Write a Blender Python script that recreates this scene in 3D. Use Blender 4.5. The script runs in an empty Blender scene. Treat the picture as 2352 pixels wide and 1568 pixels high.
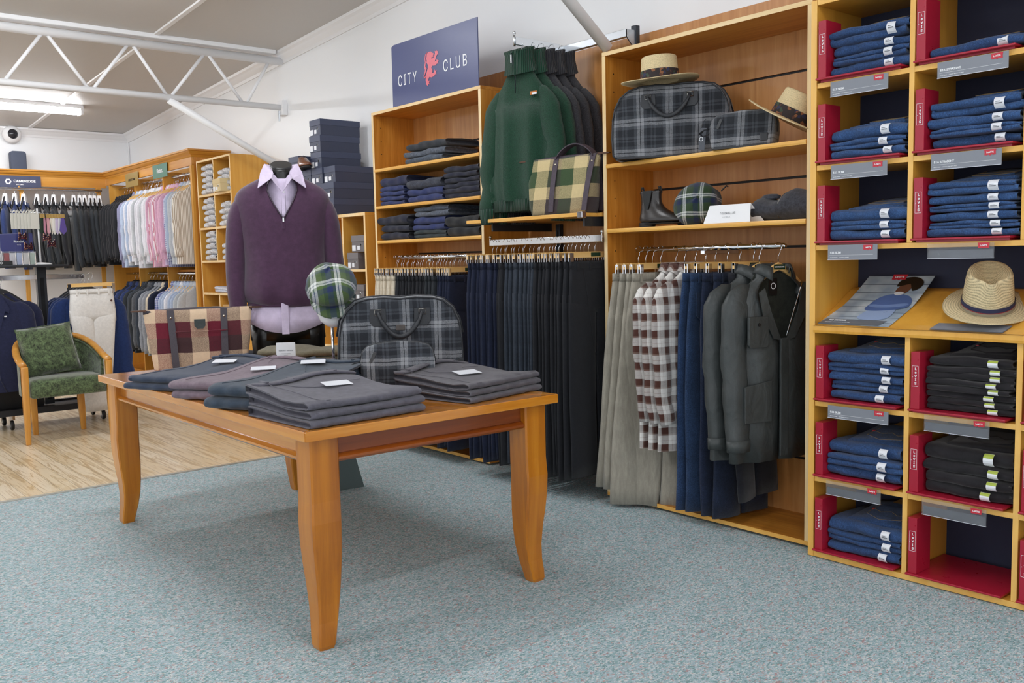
import bpy, bmesh, math, random
import numpy as np
from mathutils import Vector, Matrix

PI = math.pi
scn = bpy.context.scene
COL = scn.collection

# ---------------------------------------------------------------- camera
H = 1.28
_yaw, _pit, _rol = (math.radians(a) for a in (39.78, 5.2254, -1.2986))
_f = Vector((math.sin(_yaw)*math.cos(_pit), math.cos(_yaw)*math.cos(_pit), -math.sin(_pit)))
_r = Vector((math.cos(_yaw), -math.sin(_yaw), 0))
_u = _r.cross(_f)
_r, _u = _r*math.cos(_rol) + _u*math.sin(_rol), -_r*math.sin(_rol) + _u*math.cos(_rol)
cam = bpy.data.cameras.new('camera')
cam.sensor_width = 36.0
cam.lens = 36.0*2116.5/2352.0
cam.clip_start = 0.05
camo = bpy.data.objects.new('camera', cam)
camo.matrix_world = Matrix(((_r.x, _u.x, -_f.x, 0), (_r.y, _u.y, -_f.y, 0), (_r.z, _u.z, -_f.z, H), (0, 0, 0, 1)))
COL.objects.link(camo)
scn.camera = camo

# ---------------------------------------------------------------- world, exposure
w = bpy.data.worlds.new('world')
scn.world = w
w.use_nodes = True
w.node_tree.nodes['Background'].inputs[0].default_value = (0.93, 0.96, 1.0, 1)
w.node_tree.nodes['Background'].inputs[1].default_value = 1.0
scn.view_settings.view_transform = 'Standard'
scn.view_settings.look = 'None'
scn.view_settings.exposure = 0.62
scn.view_settings.gamma = 1.0
scn.view_settings.use_curve_mapping = False

def ceil_z(y):
    return 3.136 - 0.0524*(y - 7.69)

# ceiling tubes of the shop: (x0, x1, y)  (the fittings themselves are built further down)
LIGHTS = [(1.0, 2.93, 10.6), (-1.6, 0.3, 10.6), (0.9, 2.4, 6.3), (-1.9, -0.4, 6.3),
          (0.9, 2.4, 3.9), (-2.0, -0.5, 3.2), (0.6, 2.1, 0.6), (-2.4, -0.9, -0.4), (0.9, 2.4, -2.2)]
TUBE_GLOW = 24.0

# ---------------------------------------------------------------- colour and material helpers
def C(h, k=1.0):
    h = h.lstrip('#')
    v = [int(h[i:i+2], 16)/255 for i in (0, 2, 4)]
    return tuple(((c/12.92) if c <= 0.04045 else ((c+0.055)/1.055)**2.4)*k for c in v) + (1.0,)

class NT:
    def __init__(s, name):
        s.m = bpy.data.materials.new(name)
        s.m.use_nodes = True
        s.t = s.m.node_tree
        s.n = s.t.nodes
        s.b = s.n['Principled BSDF']
        s.co = s.n.new('ShaderNodeTexCoord').outputs['Object']
    def link(s, a, b): s.t.links.new(a, b)
    def node(s, typ, **kw):
        n = s.n.new(typ)
        for k, v in kw.items():
            if k in ('operation', 'blend_type', 'data_type', 'feature', 'interpolation', 'noise_dimensions', 'offset', 'offset_frequency', 'squash'):
                setattr(n, k, v)
            else:
                i = n.inputs[k]
                if hasattr(v, 'is_output') or isinstance(v, bpy.types.NodeSocket): s.link(v, i)
                else: i.default_value = v
        return n
    def mapping(s, scale=(1, 1, 1), rot=(0, 0, 0), loc=(0, 0, 0), src=None):
        n = s.n.new('ShaderNodeMapping')
        s.link(src or s.co, n.inputs[0])
        n.inputs['Scale'].default_value = scale
        n.inputs['Rotation'].default_value = rot
        n.inputs['Location'].default_value = loc
        return n.outputs[0]
    def noise(s, vec, scale, detail=2.0, rough=0.5, dist=0.0):
        n = s.node('ShaderNodeTexNoise', Scale=scale, Detail=detail, Roughness=rough, Distortion=dist)
        s.link(vec, n.inputs['Vector'])
        return n.outputs['Fac']
    def ramp(s, fac, stops, interp='LINEAR'):
        n = s.n.new('ShaderNodeValToRGB')
        s.link(fac, n.inputs[0])
        cr = n.color_ramp
        cr.interpolation = interp
        while len(cr.elements) < len(stops): cr.elements.new(0.5)
        for e, (p, c) in zip(cr.elements, stops):
            e.position = p; e.color = c if len(c) == 4 else tuple(c)+(1,)
        return n.outputs[0]
    def math(s, op, a, b=None, c=None):
        n = s.n.new('ShaderNodeMath'); n.operation = op
        for i, v in enumerate((a, b, c)):
            if v is None: continue
            if isinstance(v, bpy.types.NodeSocket): s.link(v, n.inputs[i])
            else: n.inputs[i].default_value = v
        return n.outputs[0]
    def mix(s, fac, a, b, mode='MIX'):
        n = s.n.new('ShaderNodeMix'); n.data_type = 'RGBA'; n.blend_type = mode
        for i, v in ((0, fac), (6, a), (7, b)):
            if isinstance(v, bpy.types.NodeSocket): s.link(v, n.inputs[i])
            else: n.inputs[i].default_value = v
        return n.outputs[2]
    def bump(s, h, strength=0.3, dist=0.01):
        n = s.n.new('ShaderNodeBump')
        n.inputs['Strength'].default_value = strength
        n.inputs['Distance'].default_value = dist
        s.link(h, n.inputs['Height'])
        s.link(n.outputs[0], s.b.inputs['Normal'])
    def base(s, v):
        if isinstance(v, bpy.types.NodeSocket): s.link(v, s.b.inputs['Base Color'])
        else: s.b.inputs['Base Color'].default_value = v
    def set(s, **kw):
        for k, v in kw.items(): s.b.inputs[k.replace('_', ' ')].default_value = v

MC = {}
def scale_c(c, k): return (min(1, c[0]*k), min(1, c[1]*k), min(1, c[2]*k), 1)

def plain(name, col, rough=0.5, metal=0.0, **kw):
    if name in MC: return MC[name]
    t = NT(name); t.base(col if not isinstance(col, str) else C(col))
    t.set(Roughness=rough, Metallic=metal, **kw)
    n = t.noise(t.co, 35, 3); t.link(t.math('MULTIPLY_ADD', n, 0.12, rough-0.06), t.b.inputs['Roughness'])
    MC[name] = t.m; return t.m

def cloth(name, col, v=0.18, sc=60, stretch=(1, 1, 1), bump=0.25, rough=0.9, weave=700, sheen=0.2, spec=0.25, fleck=0.0):
    """woven or knitted fabric: fine thread noise plus a broad wear variation"""
    if name in MC: return MC[name]
    if isinstance(col, str): col = C(col)
    t = NT(name)
    v1 = t.mapping(stretch)
    n1 = t.noise(v1, sc, 4, 0.7)
    n2 = t.noise(t.mapping((1, 1, 1)), weave, 2, 0.6)
    f = t.math('ADD', t.math('MULTIPLY', n1, 0.6), t.math('MULTIPLY', n2, 0.4))
    out = t.ramp(f, [(0.37, scale_c(col, 1-v*1.7)), (0.5, col), (0.63, scale_c(col, 1+v*2.2))])
    if fleck:
        out = t.mix(t.ramp(n2, [(0.58, (0, 0, 0, 1)), (0.7, (fleck, fleck, fleck, 1))]), out, scale_c(col, 3.2))
    t.base(out)
    t.set(Roughness=rough, Sheen_Weight=sheen, Sheen_Roughness=0.5)
    t.b.inputs['Specular IOR Level'].default_value = spec
    t.bump(t.math('ADD', n1, n2), bump, 0.004)
    MC[name] = t.m; return t.m

def wood(name, dark, mid, light, axis='z', sc=1.0, rough=0.38, coat=0.0, knots=0.0):
    if name in MC: return MC[name]
    t = NT(name)
    s = {'x': (2.2, 42, 42), 'y': (42, 2.2, 42), 'z': (42, 42, 2.2)}[axis]
    vec = t.mapping(tuple(a*sc for a in s))
    n1 = t.noise(vec, 1.0, 5, 0.65, 0.4)
    s2 = {'x': (0.7, 7, 7), 'y': (7, 0.7, 7), 'z': (7, 7, 0.7)}[axis]
    n2 = t.noise(t.mapping(tuple(a*sc for a in s2)), 1.0, 3, 0.6, 1.2 + knots)
    f = t.math('ADD', t.math('MULTIPLY', n1, 0.5), t.math('MULTIPLY', n2, 0.5))
    t.base(t.ramp(f, [(0.32, C(dark)), (0.5, C(mid)), (0.7, C(light))]))
    t.set(Roughness=rough, Coat_Weight=coat, Coat_Roughness=0.12)
    t.bump(n1, 0.05, 0.002)
    MC[name] = t.m; return t.m

def stripes(t, coord, seq, period):
    """constant ramp along one coordinate; seq = [(start 0..1, colour)]"""
    fr = t.math('FRACT', t.math('DIVIDE', coord, period))
    return t.ramp(fr, seq, 'CONSTANT')

def plaid(name, warp, wp, weft, fp, offs=(0, 0), ax='x', ay='z', speck=0.5, bump=0.5, mixv=0.5, rough=0.95, rot=0.0, amp=0.24):
    """woven check: warp and weft stripes crossing, their yarns speckled where they differ"""
    if name in MC: return MC[name]
    t = NT(name)
    sep = t.n.new('ShaderNodeSeparateXYZ')
    nz = t.n.new('ShaderNodeTexNoise'); nz.inputs['Scale'].default_value = 9; t.link(t.co, nz.inputs['Vector'])
    wob = t.mix(0.012, t.co, nz.outputs['Color'], 'ADD')
    t.link(t.mapping(rot=(0, rot, 0), src=wob), sep.inputs[0])
    idx = {'x': 0, 'y': 1, 'z': 2}
    a = t.math('ADD', sep.outputs[idx[ax]], offs[0]+10*wp); b = t.math('ADD', sep.outputs[idx[ay]], offs[1]+10*fp)
    A = stripes(t, a, warp, wp); B = stripes(t, b, weft, fp)
    n = t.noise(t.co, 640, 2, 0.6)
    m = t.ramp(n, [(0.5-speck*0.12, (mixv-amp, )*3), (0.5+speck*0.12, (mixv+amp, )*3)])
    n2 = t.noise(t.co, 90, 3, 0.6)
    colr = t.mix(m, A, B)
    t.base(t.mix(t.math('MULTIPLY', n2, 0.35), colr, t.mix(0.6, colr, (0, 0, 0, 1))))
    t.set(Roughness=rough, Sheen_Weight=0.25); t.b.inputs['Specular IOR Level'].default_value = 0.2
    t.bump(n, bump, 0.003)
    MC[name] = t.m; return t.m

# ---------------------------------------------------------------- mesh helpers
class MB:
    """collects vertices and faces for ONE mesh"""
    def __init__(s): s.v = []; s.f = []; s.mi = []
    def add(s, vs, fs, mi=0):
        o = len(s.v); s.v += [tuple(map(float, p)) for p in vs]
        s.f += [tuple(i+o for i in f) for f in fs]; s.mi += [mi]*len(fs); return s
    def box(s, x0, y0, z0, x1, y1, z1, mi=0, front=None):
        vs = [(x0, y0, z0), (x1, y0, z0), (x1, y1, z0), (x0, y1, z0), (x0, y0, z1), (x1, y0, z1), (x1, y1, z1), (x0, y1, z1)]
        fs = [(0, 3, 2, 1), (4, 5, 6, 7), (0, 1, 5, 4), (1, 2, 6, 5), (2, 3, 7, 6), (3, 0, 4, 7)]
        s.add(vs, fs, mi)
        if front is not None: s.mi[-4] = front
        return s
    def tube(s, pts, r, n=10, flat=1.0, cap=True, up=(0, 0, 1), mi=0):
        P = [Vector(p) for p in pts]; rings = []
        R = r if isinstance(r, (list, tuple)) else [r]*len(P)
        for i, p in enumerate(P):
            d = (P[min(i+1, len(P)-1)] - P[max(i-1, 0)]).normalized()
            u = Vector(up)
            if abs(d.dot(u)) > 0.95: u = Vector((0, 1, 0)) if abs(d.y) < 0.9 else Vector((1, 0, 0))
            a = d.cross(u).normalized(); b = a.cross(d).normalized()
            rings.append([p + a*(R[i]*math.cos(2*PI*k/n)) + b*(R[i]*flat*math.sin(2*PI*k/n)) for k in range(n)])
        return s.loft(rings, True, cap, cap, mi)
    def loft(s, rings, closed=True, cap0=False, cap1=False, mi=0):
        n = len(rings[0]); vs = [p for r in rings for p in r]; fs = []
        m = n if closed else n-1
        for i in range(len(rings)-1):
            for k in range(m):
                k2 = (k+1) % n
                fs.append((i*n+k, i*n+k2, (i+1)*n+k2, (i+1)*n+k))
        if cap0: fs.append(tuple(range(n))[::-1])
        if cap1: fs.append(tuple((len(rings)-1)*n+k for k in range(n)))
        return s.add(vs, fs, mi)
    def lathe(s, prof, n=24, c=(0, 0, 0), sx=1.0, sy=1.0, cap0=False, cap1=False, mi=0):
        rings = [[(c[0]+r*sx*math.cos(2*PI*k/n), c[1]+r*sy*math.sin(2*PI*k/n), c[2]+z) for k in range(n)] for r, z in prof]
        return s.loft(rings, True, cap0, cap1, mi)
    def prism(s, poly, y0, y1, mi=0):
        """polygon in the x-z plane extruded from y0 (front) to y1 (back)"""
        n = len(poly)
        vs = [(x, y0, z) for x, z in poly] + [(x, y1, z) for x, z in poly]
        fs = [tuple(range(n)), tuple(range(2*n-1, n-1, -1))] + [(i, (i+1) % n + 0, (i+1) % n + n, i+n)[::-1] for i in range(n)]
        return s.add(vs, fs, mi)
    def prism_z(s, poly, z0, z1, mi=0):
        n = len(poly)
        vs = [(x, y, z0) for x, y in poly] + [(x, y, z1) for x, y in poly]
        fs = [tuple(range(n))[::-1], tuple(range(n, 2*n))] + [(i, (i+1) % n, (i+1) % n + n, i+n) for i in range(n)]
        return s.add(vs, fs, mi)
    def xf(s, M):
        s.v = [tuple(M @ Vector(p)) for p in s.v]; return s
    def mesh(s, name, mats, smooth=False, weld=False):
        me = bpy.data.meshes.new(name)
        me.from_pydata(s.v, [], s.f)
        for m in (mats if isinstance(mats, (list, tuple)) else [mats]): me.materials.append(m)
        if any(s.mi): me.polygons.foreach_set('material_index', s.mi)
        bm = bmesh.new(); bm.from_mesh(me)
        if weld: bmesh.ops.remove_doubles(bm, verts=bm.verts, dist=1e-5)
        bmesh.ops.recalc_face_normals(bm, faces=bm.faces)
        bm.to_mesh(me); bm.free()
        if smooth: me.polygons.foreach_set('use_smooth', [True]*len(me.polygons))
        me.update(); return me

def tag(o, label=None, cat=None, group=None, kind=None):
    if label: o['label'] = label
    if cat: o['category'] = cat
    if group: o['group'] = group
    if kind: o['kind'] = kind
    return o

def obj(name, mb, mats, parent=None, smooth=False, bevel=0, seg=2, sub=0, weld=False, loc=None, rotz=None, rot=None, label=None):
    me = mb.mesh(name, mats, smooth, weld) if isinstance(mb, MB) else mb
    o = bpy.data.objects.new(name, me); COL.objects.link(o)
    if label: o['label'] = label
    if parent is not None: o.parent = parent
    if loc is not None: o.location = loc
    if rotz is not None: o.rotation_euler = (0, 0, rotz)
    if rot is not None: o.rotation_euler = rot
    if bevel:
        b = o.modifiers.new('bevel', 'BEVEL'); b.width = bevel; b.segments = seg; b.limit_method = 'ANGLE'; b.angle_limit = 0.7
        me.polygons.foreach_set('use_smooth', [True]*len(me.polygons)) if seg > 2 else None
    if sub:
        m = o.modifiers.new('sub', 'SUBSURF'); m.levels = sub; m.render_levels = sub
    return o

def thing(name, label, cat, loc=(0, 0, 0), rotz=0, group=None, rot=None):
    o = bpy.data.objects.new(name, None); COL.objects.link(o)
    o.empty_display_size = 0.05
    o.location = loc; o.rotation_euler = rot if rot else (0, 0, rotz)
    return tag(o, label, cat, group)

def struct(name, mb, mats, **kw):
    return tag(obj(name, mb, mats, **kw), kind='structure')

KIDS = {}
def dup(root, loc, rotz=None, label=None, group=None, mats=None, scale=None, rot=None, cat=None):
    """copy of a thing with copies of its parts and sub-parts; mats = {part name: material}"""
    r = root.copy(); COL.objects.link(r); r.location = loc
    if rotz is not None: r.rotation_euler = (0, 0, rotz)
    if rot is not None: r.rotation_euler = rot
    if scale: r.scale = scale
    if label: r['label'] = label
    if group: r['group'] = group
    elif 'group' in r.keys(): del r['group']
    if cat: r['category'] = cat
    def remat(o):
        k = o.name.split('.')[0]
        if mats and o.data is not None and (k in mats or '*' in mats):
            mt = mats.get(k, mats.get('*'))
            if mt:
                o.material_slots[0].link = 'OBJECT'; o.material_slots[0].material = mt
    if r.data is not None: remat(r)
    for ch in kids_of(root):
        c = ch.copy(); COL.objects.link(c); c.parent = r; remat(c); KIDS.setdefault(r.name, []).append(c)
        for g in kids_of(ch):
            d = g.copy(); COL.objects.link(d); d.parent = c; remat(d); KIDS.setdefault(c.name, []).append(d)
    return r
def kids_of(o):
    if o.name in KIDS: return KIDS[o.name]
    KIDS[o.name] = [c for c in COL.objects if c.parent == o]
    return KIDS[o.name]

FONT = None
try:        # Blender's own interface font, shipped with the program
    import os
    FONT = bpy.data.fonts.load(os.path.join(bpy.utils.system_resource('DATAFILES'), 'fonts', 'Inter.woff2'))
except Exception:
    FONT = None
def text(s, size, m, parent, loc, rot=(PI/2, 0, 0), name='lettering', align='CENTER', bold=0.0, ex=0.0004, sx=1.0, spacing=1.0, shear=0.0, label=None):
    cu = bpy.data.curves.new(name, 'FONT'); cu.body = s; cu.size = size; cu.extrude = ex; cu.offset = bold*size*(0 if FONT else 1)
    cu.align_x = align
    if FONT: cu.font = FONT; cu.size = size*.92
    cu.align_x = align; cu.align_y = 'CENTER'; cu.space_character = spacing; cu.shear = shear; cu.resolution_u = 3
    to = bpy.data.objects.new(name, cu); COL.objects.link(to)
    bpy.context.view_layer.update()
    me = bpy.data.meshes.new_from_object(to.evaluated_get(bpy.context.evaluated_depsgraph_get()))
    bpy.data.objects.remove(to); bpy.data.curves.remove(cu)
    if FONT and bold:          # thicken the strokes: the same letters again, a hair to either side
        src = me; v0 = [v.co.copy() for v in src.vertices]; f0 = [tuple(p.vertices) for p in src.polygons]; b_ = min(.05, bold*.75+.012)*size
        vs, fs = [], []
        for q_, (dx, dy) in enumerate(((-b_, 0), (b_, 0), (0, b_*.6), (0, -b_*.6))):
            o_ = len(vs); vs += [(v.x+dx, v.y+dy, v.z+.00012*q_) for v in v0]; fs += [tuple(k+o_ for k in f) for f in f0]
        me = bpy.data.meshes.new(name); me.from_pydata(vs, [], fs); me.update(); bpy.data.meshes.remove(src)
    me.name = name; me.materials.clear(); me.materials.append(m)
    o = bpy.data.objects.new(name, me); COL.objects.link(o); o.parent = parent; o.location = loc; o.rotation_euler = rot; o.scale = (sx, 1, 1)
    if label: o['label'] = label
    return o

def face_cam(x, y): return -math.atan2(x, y)
WALL = -PI/2          # local x runs to the right along the wall, local y goes into it
def ordn(i): return ['first', 'second', 'third', 'fourth', 'fifth', 'sixth', 'seventh', 'eighth', 'ninth', 'tenth', 'eleventh', 'twelfth', 'thirteenth', 'fourteenth', 'fifteenth', 'sixteenth', 'seventeenth', 'eighteenth', 'nineteenth', 'twentieth', 'twenty-first', 'twenty-second', 'twenty-third', 'twenty-fourth'][i]

# ---------------------------------------------------------------- materials
white_paint = plain('white_paint', '#eeeef0', 0.45)
wall_paint = plain('wall_paint', '#f1f2f4', 0.4)
ceil_paint = plain('ceiling_paint', '#c9c6c3', 0.5)
veneer = wood('veneer', '#a8661c', '#c98430', '#dd9d48', 'z')
veneer_h = wood('veneer_horizontal', '#a8661c', '#c98430', '#dd9d48', 'x')
veneer_back = wood('veneer_back', '#a9703a', '#bf8448', '#d09a5e', 'z')
ply_edge = wood('ply_edge', '#e3bf84', '#f0d3a0', '#f7e2ba', 'x', rough=0.5)
ply_edge_v = wood('ply_edge_vertical', '#dcb674', '#f0d3a0', '#f7e2ba', 'z', rough=0.5)
yellow_wood = wood('yellow_wood', '#cf9232', '#dea340', '#e6b04e', 'z', 0.5, rough=0.35)
pale_pine = wood('pale_pine', '#d99a3c', '#e8b055', '#f0c274', 'x', rough=0.4)
navy_board = plain('navy_board', '#262c46', 0.7)
black_groove = plain('black_groove', '#1b1815', 0.6)
chrome = plain('chrome', '#d8dade', 0.12, 1.0)
galv = plain('galvanised', '#b4b8bd', 0.35, 1.0)
gunmetal = plain('gunmetal', '#3c4047', 0.45, 0.6)
black_metal = plain('black_metal', '#2c2e33', 0.4, 0.3)
black_plastic = plain('black_plastic', '#141416', 0.45)
hanger_wood = wood('hanger_wood', '#dba85c', '#ebbf79', '#f3d095', 'x', rough=0.35)
white_card = plain('white_card', '#f1f1f3', 0.6)
label_white = plain('label_white', '#e9ebf1', 0.45)
ink_grey = plain('ink_grey', '#77797f', 0.6)
ink_black = plain('ink_black', '#222226', 0.6)
ink_white = plain('ink_white', '#f4f5f8', 0.5)
sign_grey = plain('sign_grey', '#82868f', 0.35)
logo_red = plain('logo_red', '#c62b3c', 0.4)
box_red = plain('organiser_red', '#a81c34', 0.3)
hole_black = plain('hole_black', '#0c0c0e', 0.8)
# ================================================================ THE ROOM
def carpet_mat():
    t = NT('carpet')
    v = t.mapping((1, 1.9, 1), (0, 0, 0.5))
    vo = t.node('ShaderNodeTexVoronoi', Scale=118.0, feature='F1'); t.link(t.mapping((1, 1, 1), src=v), vo.inputs['Vector'])
    sep = t.n.new('ShaderNodeSeparateColor'); t.link(vo.outputs['Color'], sep.inputs[0])
    patch = t.noise(t.co, 14, 3, 0.7)
    f = t.math('ADD', sep.outputs[0], t.math('MULTIPLY', t.math('SUBTRACT', patch, 0.5), 0.55))
    c = t.ramp(f, [(0.0, C('#7a9fa1')), (0.17, C('#9bbcc0')), (0.33, C('#aec2ca')), (0.5, C('#c3d1d7')), (0.66, C('#a2bdc4')), (0.8, C('#dadedc')), (0.93, C('#bcacaa'))], 'CONSTANT')
    p2 = t.noise(t.mapping((1, 1.6, 1), (0, 0, 0.5)), 32, 3, 0.75)
    red = t.math('MULTIPLY', t.math('GREATER_THAN', sep.outputs[1], 0.62), t.math('GREATER_THAN', p2, 0.575))
    c = t.mix(t.math('MULTIPLY', red, 0.7), c, C('#b56f6c'))
    t.base(t.mix(0.15, c, t.ramp(t.noise(t.co, 600, 2), [(0.35, (0.02, 0.03, 0.03, 1)), (0.7, (0.9, 0.9, 0.9, 1))])))
    t.set(Roughness=0.95); t.b.inputs['Specular IOR Level'].default_value = 0.1
    t.bump(t.math('ADD', vo.outputs['Distance'], t.noise(t.co, 300, 2)), 0.5, 0.006)
    return t.m
def plank_mat():
    t = NT('floor_planks')
    v = t.mapping((1, 1, 1), (0, 0, PI/2))
    br = t.node('ShaderNodeTexBrick', Scale=1.0, offset=0.37, offset_frequency=2)
    t.link(v, br.inputs['Vector'])
    for k, val in (('Mortar Size', 0.0016), ('Mortar Smooth', 0.3), ('Brick Width', 1.9), ('Row Height', 0.095), ('Bias', 0.0)): br.inputs[k].default_value = val
    br.inputs['Color1'].default_value = (0, 0, 0, 1); br.inputs['Color2'].default_value = (1, 1, 1, 1); br.inputs['Mortar'].default_value = (0.5, 0.5, 0.5, 1)
    base = t.ramp(br.outputs['Color'], [(0, C('#e2cba6')), (0.5, C('#ead6b5')), (1, C('#f0e0c6'))])
    g = t.noise(t.mix(0.35, t.mapping((30, 1.6, 1)), br.outputs['Color'], 'ADD'), 1.0, 5, 0.65, 1.5)
    c = t.mix(t.ramp(g, [(0.42, (0.75, )*3), (0.5, (0.0, )*3), (0.62, (0.0,)*3), (0.7, (0.3, )*3)]), base, C('#c0a070'))
    k = t.noise(t.mapping((6, 2.2, 1)), 1.3, 3, 0.6, 0.5)
    c = t.mix(t.ramp(k, [(0.56, (0,)*3), (0.72, (0.55,)*3)]), c, C('#cdac72'))
    c = t.mix(t.math('MULTIPLY', br.outputs['Fac'], 0.75), c, C('#8b7a5e'))
    t.base(c); t.set(Roughness=0.3)
    return t.m
FX = 3.85
m = MB(); m.add([(-6, 5.62, 0), (FX, 5.62, 0), (FX, 12.04, 0), (-6, 12.04, 0), (-6, 5.62, -.05), (FX, 5.62, -.05), (FX, 12.04, -.05), (-6, 12.04, -.05)],
    [(0, 1, 2, 3), (4, 7, 6, 5), (0, 4, 5, 1)])
struct('floor', m, plank_mat())
m = MB().box(-6, -4, -.05, FX, 5.62, 0.0)
struct('floor_carpet', m, carpet_mat())
struct('trim_1', MB().box(-6, 5.615, 0.0, 3.46, 5.65, 0.004), plain('threshold', '#b9b7ae', 0.4, 0.5))
struct('wall_right', MB().box(FX, -4, 0, FX+0.1, 12.14, 3.9), wall_paint)
struct('wall_back', MB().box(-6, 12.04, 0, FX, 12.14, 3.4), wall_paint)
m = MB()
y0, y1 = -4, 12.14
m.add([(-6, y0, ceil_z(y0)), (FX, y0, ceil_z(y0)), (FX, y1, ceil_z(y1)), (-6, y1, ceil_z(y1)),
       (-6, y0, ceil_z(y0)+.1), (FX, y0, ceil_z(y0)+.1), (FX, y1, ceil_z(y1)+.1), (-6, y1, ceil_z(y1)+.1)],
      [(0, 3, 2, 1), (4, 5, 6, 7), (0, 1, 5, 4), (1, 2, 6, 5), (2, 3, 7, 6), (3, 0, 4, 7)])
struct('ceiling', m, ceil_paint)
# cornice along the right wall and the back wall
def cornice(p0, p1, inward, name):
    prof = [(0, 0), (0, -.10), (.012, -.10), (.018, -.075), (.05, -.035), (.07, -.02), (.075, 0)]
    m = MB(); rings = []
    for p in (p0, p1): rings.append([(p[0]+inward[0]*a, p[1]+inward[1]*a, p[2]+b) for a, b in prof])
    m.loft(rings, True, True, True); struct(name, m, white_paint)
cornice((FX, -4, ceil_z(-4)), (FX, 12.04, ceil_z(12.04)), (-1, 0), 'trim_2')
cornice((-6, 12.04, ceil_z(12.04)), (FX, 12.04, ceil_z(12.04)), (0, -1), 'trim_3')
n = 4
for bx in (2.72, 0.9, -0.9, -2.7):           # cover battens between the ceiling sheets
    m = MB(); ring = []
    for yy in (-4, 12.0): ring.append([(bx+a, yy, ceil_z(yy)+b) for a, b in ((-.022, 0.002), (-.018, -.012), (.018, -.012), (.022, 0.002))])
    m.loft(ring, True, True, True); struct('trim_%d' % n, m, white_paint); n += 1
for yy in (3.352, 7.72):
    z = ceil_z(yy)
    struct('trim_%d' % n, MB().box(-6, yy-.055, z-.03, 3.76, yy+.055, z+.01), white_paint, bevel=.006); n += 1
struct('trim_%d' % n, MB().box(3.846, 12.0, 0, 3.851-.012, 12.04, 2.82), white_paint)
for k, yy in enumerate((1.2, 2.4, 4.9, 6.1, 7.3, 8.5, 9.7, 10.9)):      # fine joints between the wall sheets
    pass
# ---- roof trusses
def truss(Y, label):
    t = thing('roof_truss', label, 'roof truss', (0, Y, 0))
    zt, zb = 3.055, 2.652
    obj('top_chord', MB().tube([(-4.6, 0, zt), (3.83, 0, zt)], .034, 14), white_paint, t, smooth=True)
    obj('bottom_chord', MB().tube([(-4.6, 0, zb), (3.80, 0, zb)], .026, 14), white_paint, t, smooth=True)
    xs = [3.73, 3.47, 3.15, 2.82, 2.53, 2.21, 1.90, 1.59]
    while xs[-1] > -4: xs.append(xs[-1]-.312)
    for i in range(len(xs)-1):
        a, b = (zt-.02, zb+.015) if i % 2 == 0 else (zb+.015, zt-.02)
        obj('web_bar', MB().tube([(xs[i]-(.02), 0, a), (xs[i+1]+.02, 0, b)], .0135, 10), white_paint, t, smooth=True)
    obj('wall_plate', MB().box(3.80, -.05, zb-.07, 3.849, .05, zb+.06), white_paint, t, bevel=.004)
    sl = (2.10-2.622)/(3.83-2.825)
    obj('brace', MB().tube([(2.815, 0, 2.63), (3.84, 0, 2.63+sl*1.02)], .029, 16), white_paint, t, smooth=True)
    obj('bolt', MB().tube([(3.79, -.0, zb-.12), (3.79, 0, zb-.03)], .008, 8), galv, t)
    return t
truss(7.72, 'white tubular steel roof truss crossing above the back of the shop')
t = thing('roof_brace', 'white tubular steel roof brace coming down onto the tall shelf unit with the hats', 'roof brace', (3.47, 3.352, 2.315))
obj('tube', MB().tube([(-1.15, 0, .86), (-.005, 0, .01)], .029, 16), white_paint, t, smooth=True)

# ---- fluorescent battens
glow = bpy.data.materials.new('tube_glow'); glow.use_nodes = True
g = glow.node_tree.nodes; g.remove(g['Principled BSDF']); em = g.new('ShaderNodeEmission')
em.inputs[0].default_value = (0.95, 0.97, 1.0, 1); em.inputs[1].default_value = TUBE_GLOW
glow.node_tree.links.new(em.outputs[0], g['Material Output'].inputs[0])
def tube_light(x0, x1, Y, label):
    z = ceil_z(Y)
    t = thing('ceiling_light', label, 'ceiling light', ((x0+x1)/2, Y, z), group='fluorescent lights on the ceiling' if 'out of' in label else None)
    h = (x1-x0)/2
    obj('housing', MB().box(-h, -.07, -.035, h, .07, 0.004), white_paint, t, bevel=.005)
    m = MB(); pr = [(-.062, -.035), (-.064, -.06), (-.045, -.088), (0, -.096), (.045, -.088), (.064, -.06), (.062, -.035)]
    m.loft([[(xx, a, b) for a, b in pr] for xx in (-h+.03, h-.03)], False, False, False)
    m.f += [tuple(range(7)), tuple(range(7, 14))]; m.mi += [0, 0]
    obj('diffuser', m, glow, t)
    for s in (-1, 1): obj('end_cap', MB().box(s*h-.03 if s > 0 else -h, -.068, -.1, s*h if s > 0 else -h+.03, .068, -.03), white_paint, t, bevel=.004)
for (a, b, Y), lab in zip(LIGHTS, ('long white fluorescent light fixed to the ceiling near the back wall', 'white fluorescent ceiling light left of the one near the back wall', 'white fluorescent ceiling light above the far end of the display table',
        'white fluorescent ceiling light far left of the mannequin', 'white fluorescent ceiling light right above the display table', 'white fluorescent ceiling light left of the display table', 'white fluorescent ceiling light above the place of the camera',
        'white fluorescent ceiling light behind and left of the camera', 'white fluorescent ceiling light furthest behind the camera')):
    tube_light(a, b, Y, lab)

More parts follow.
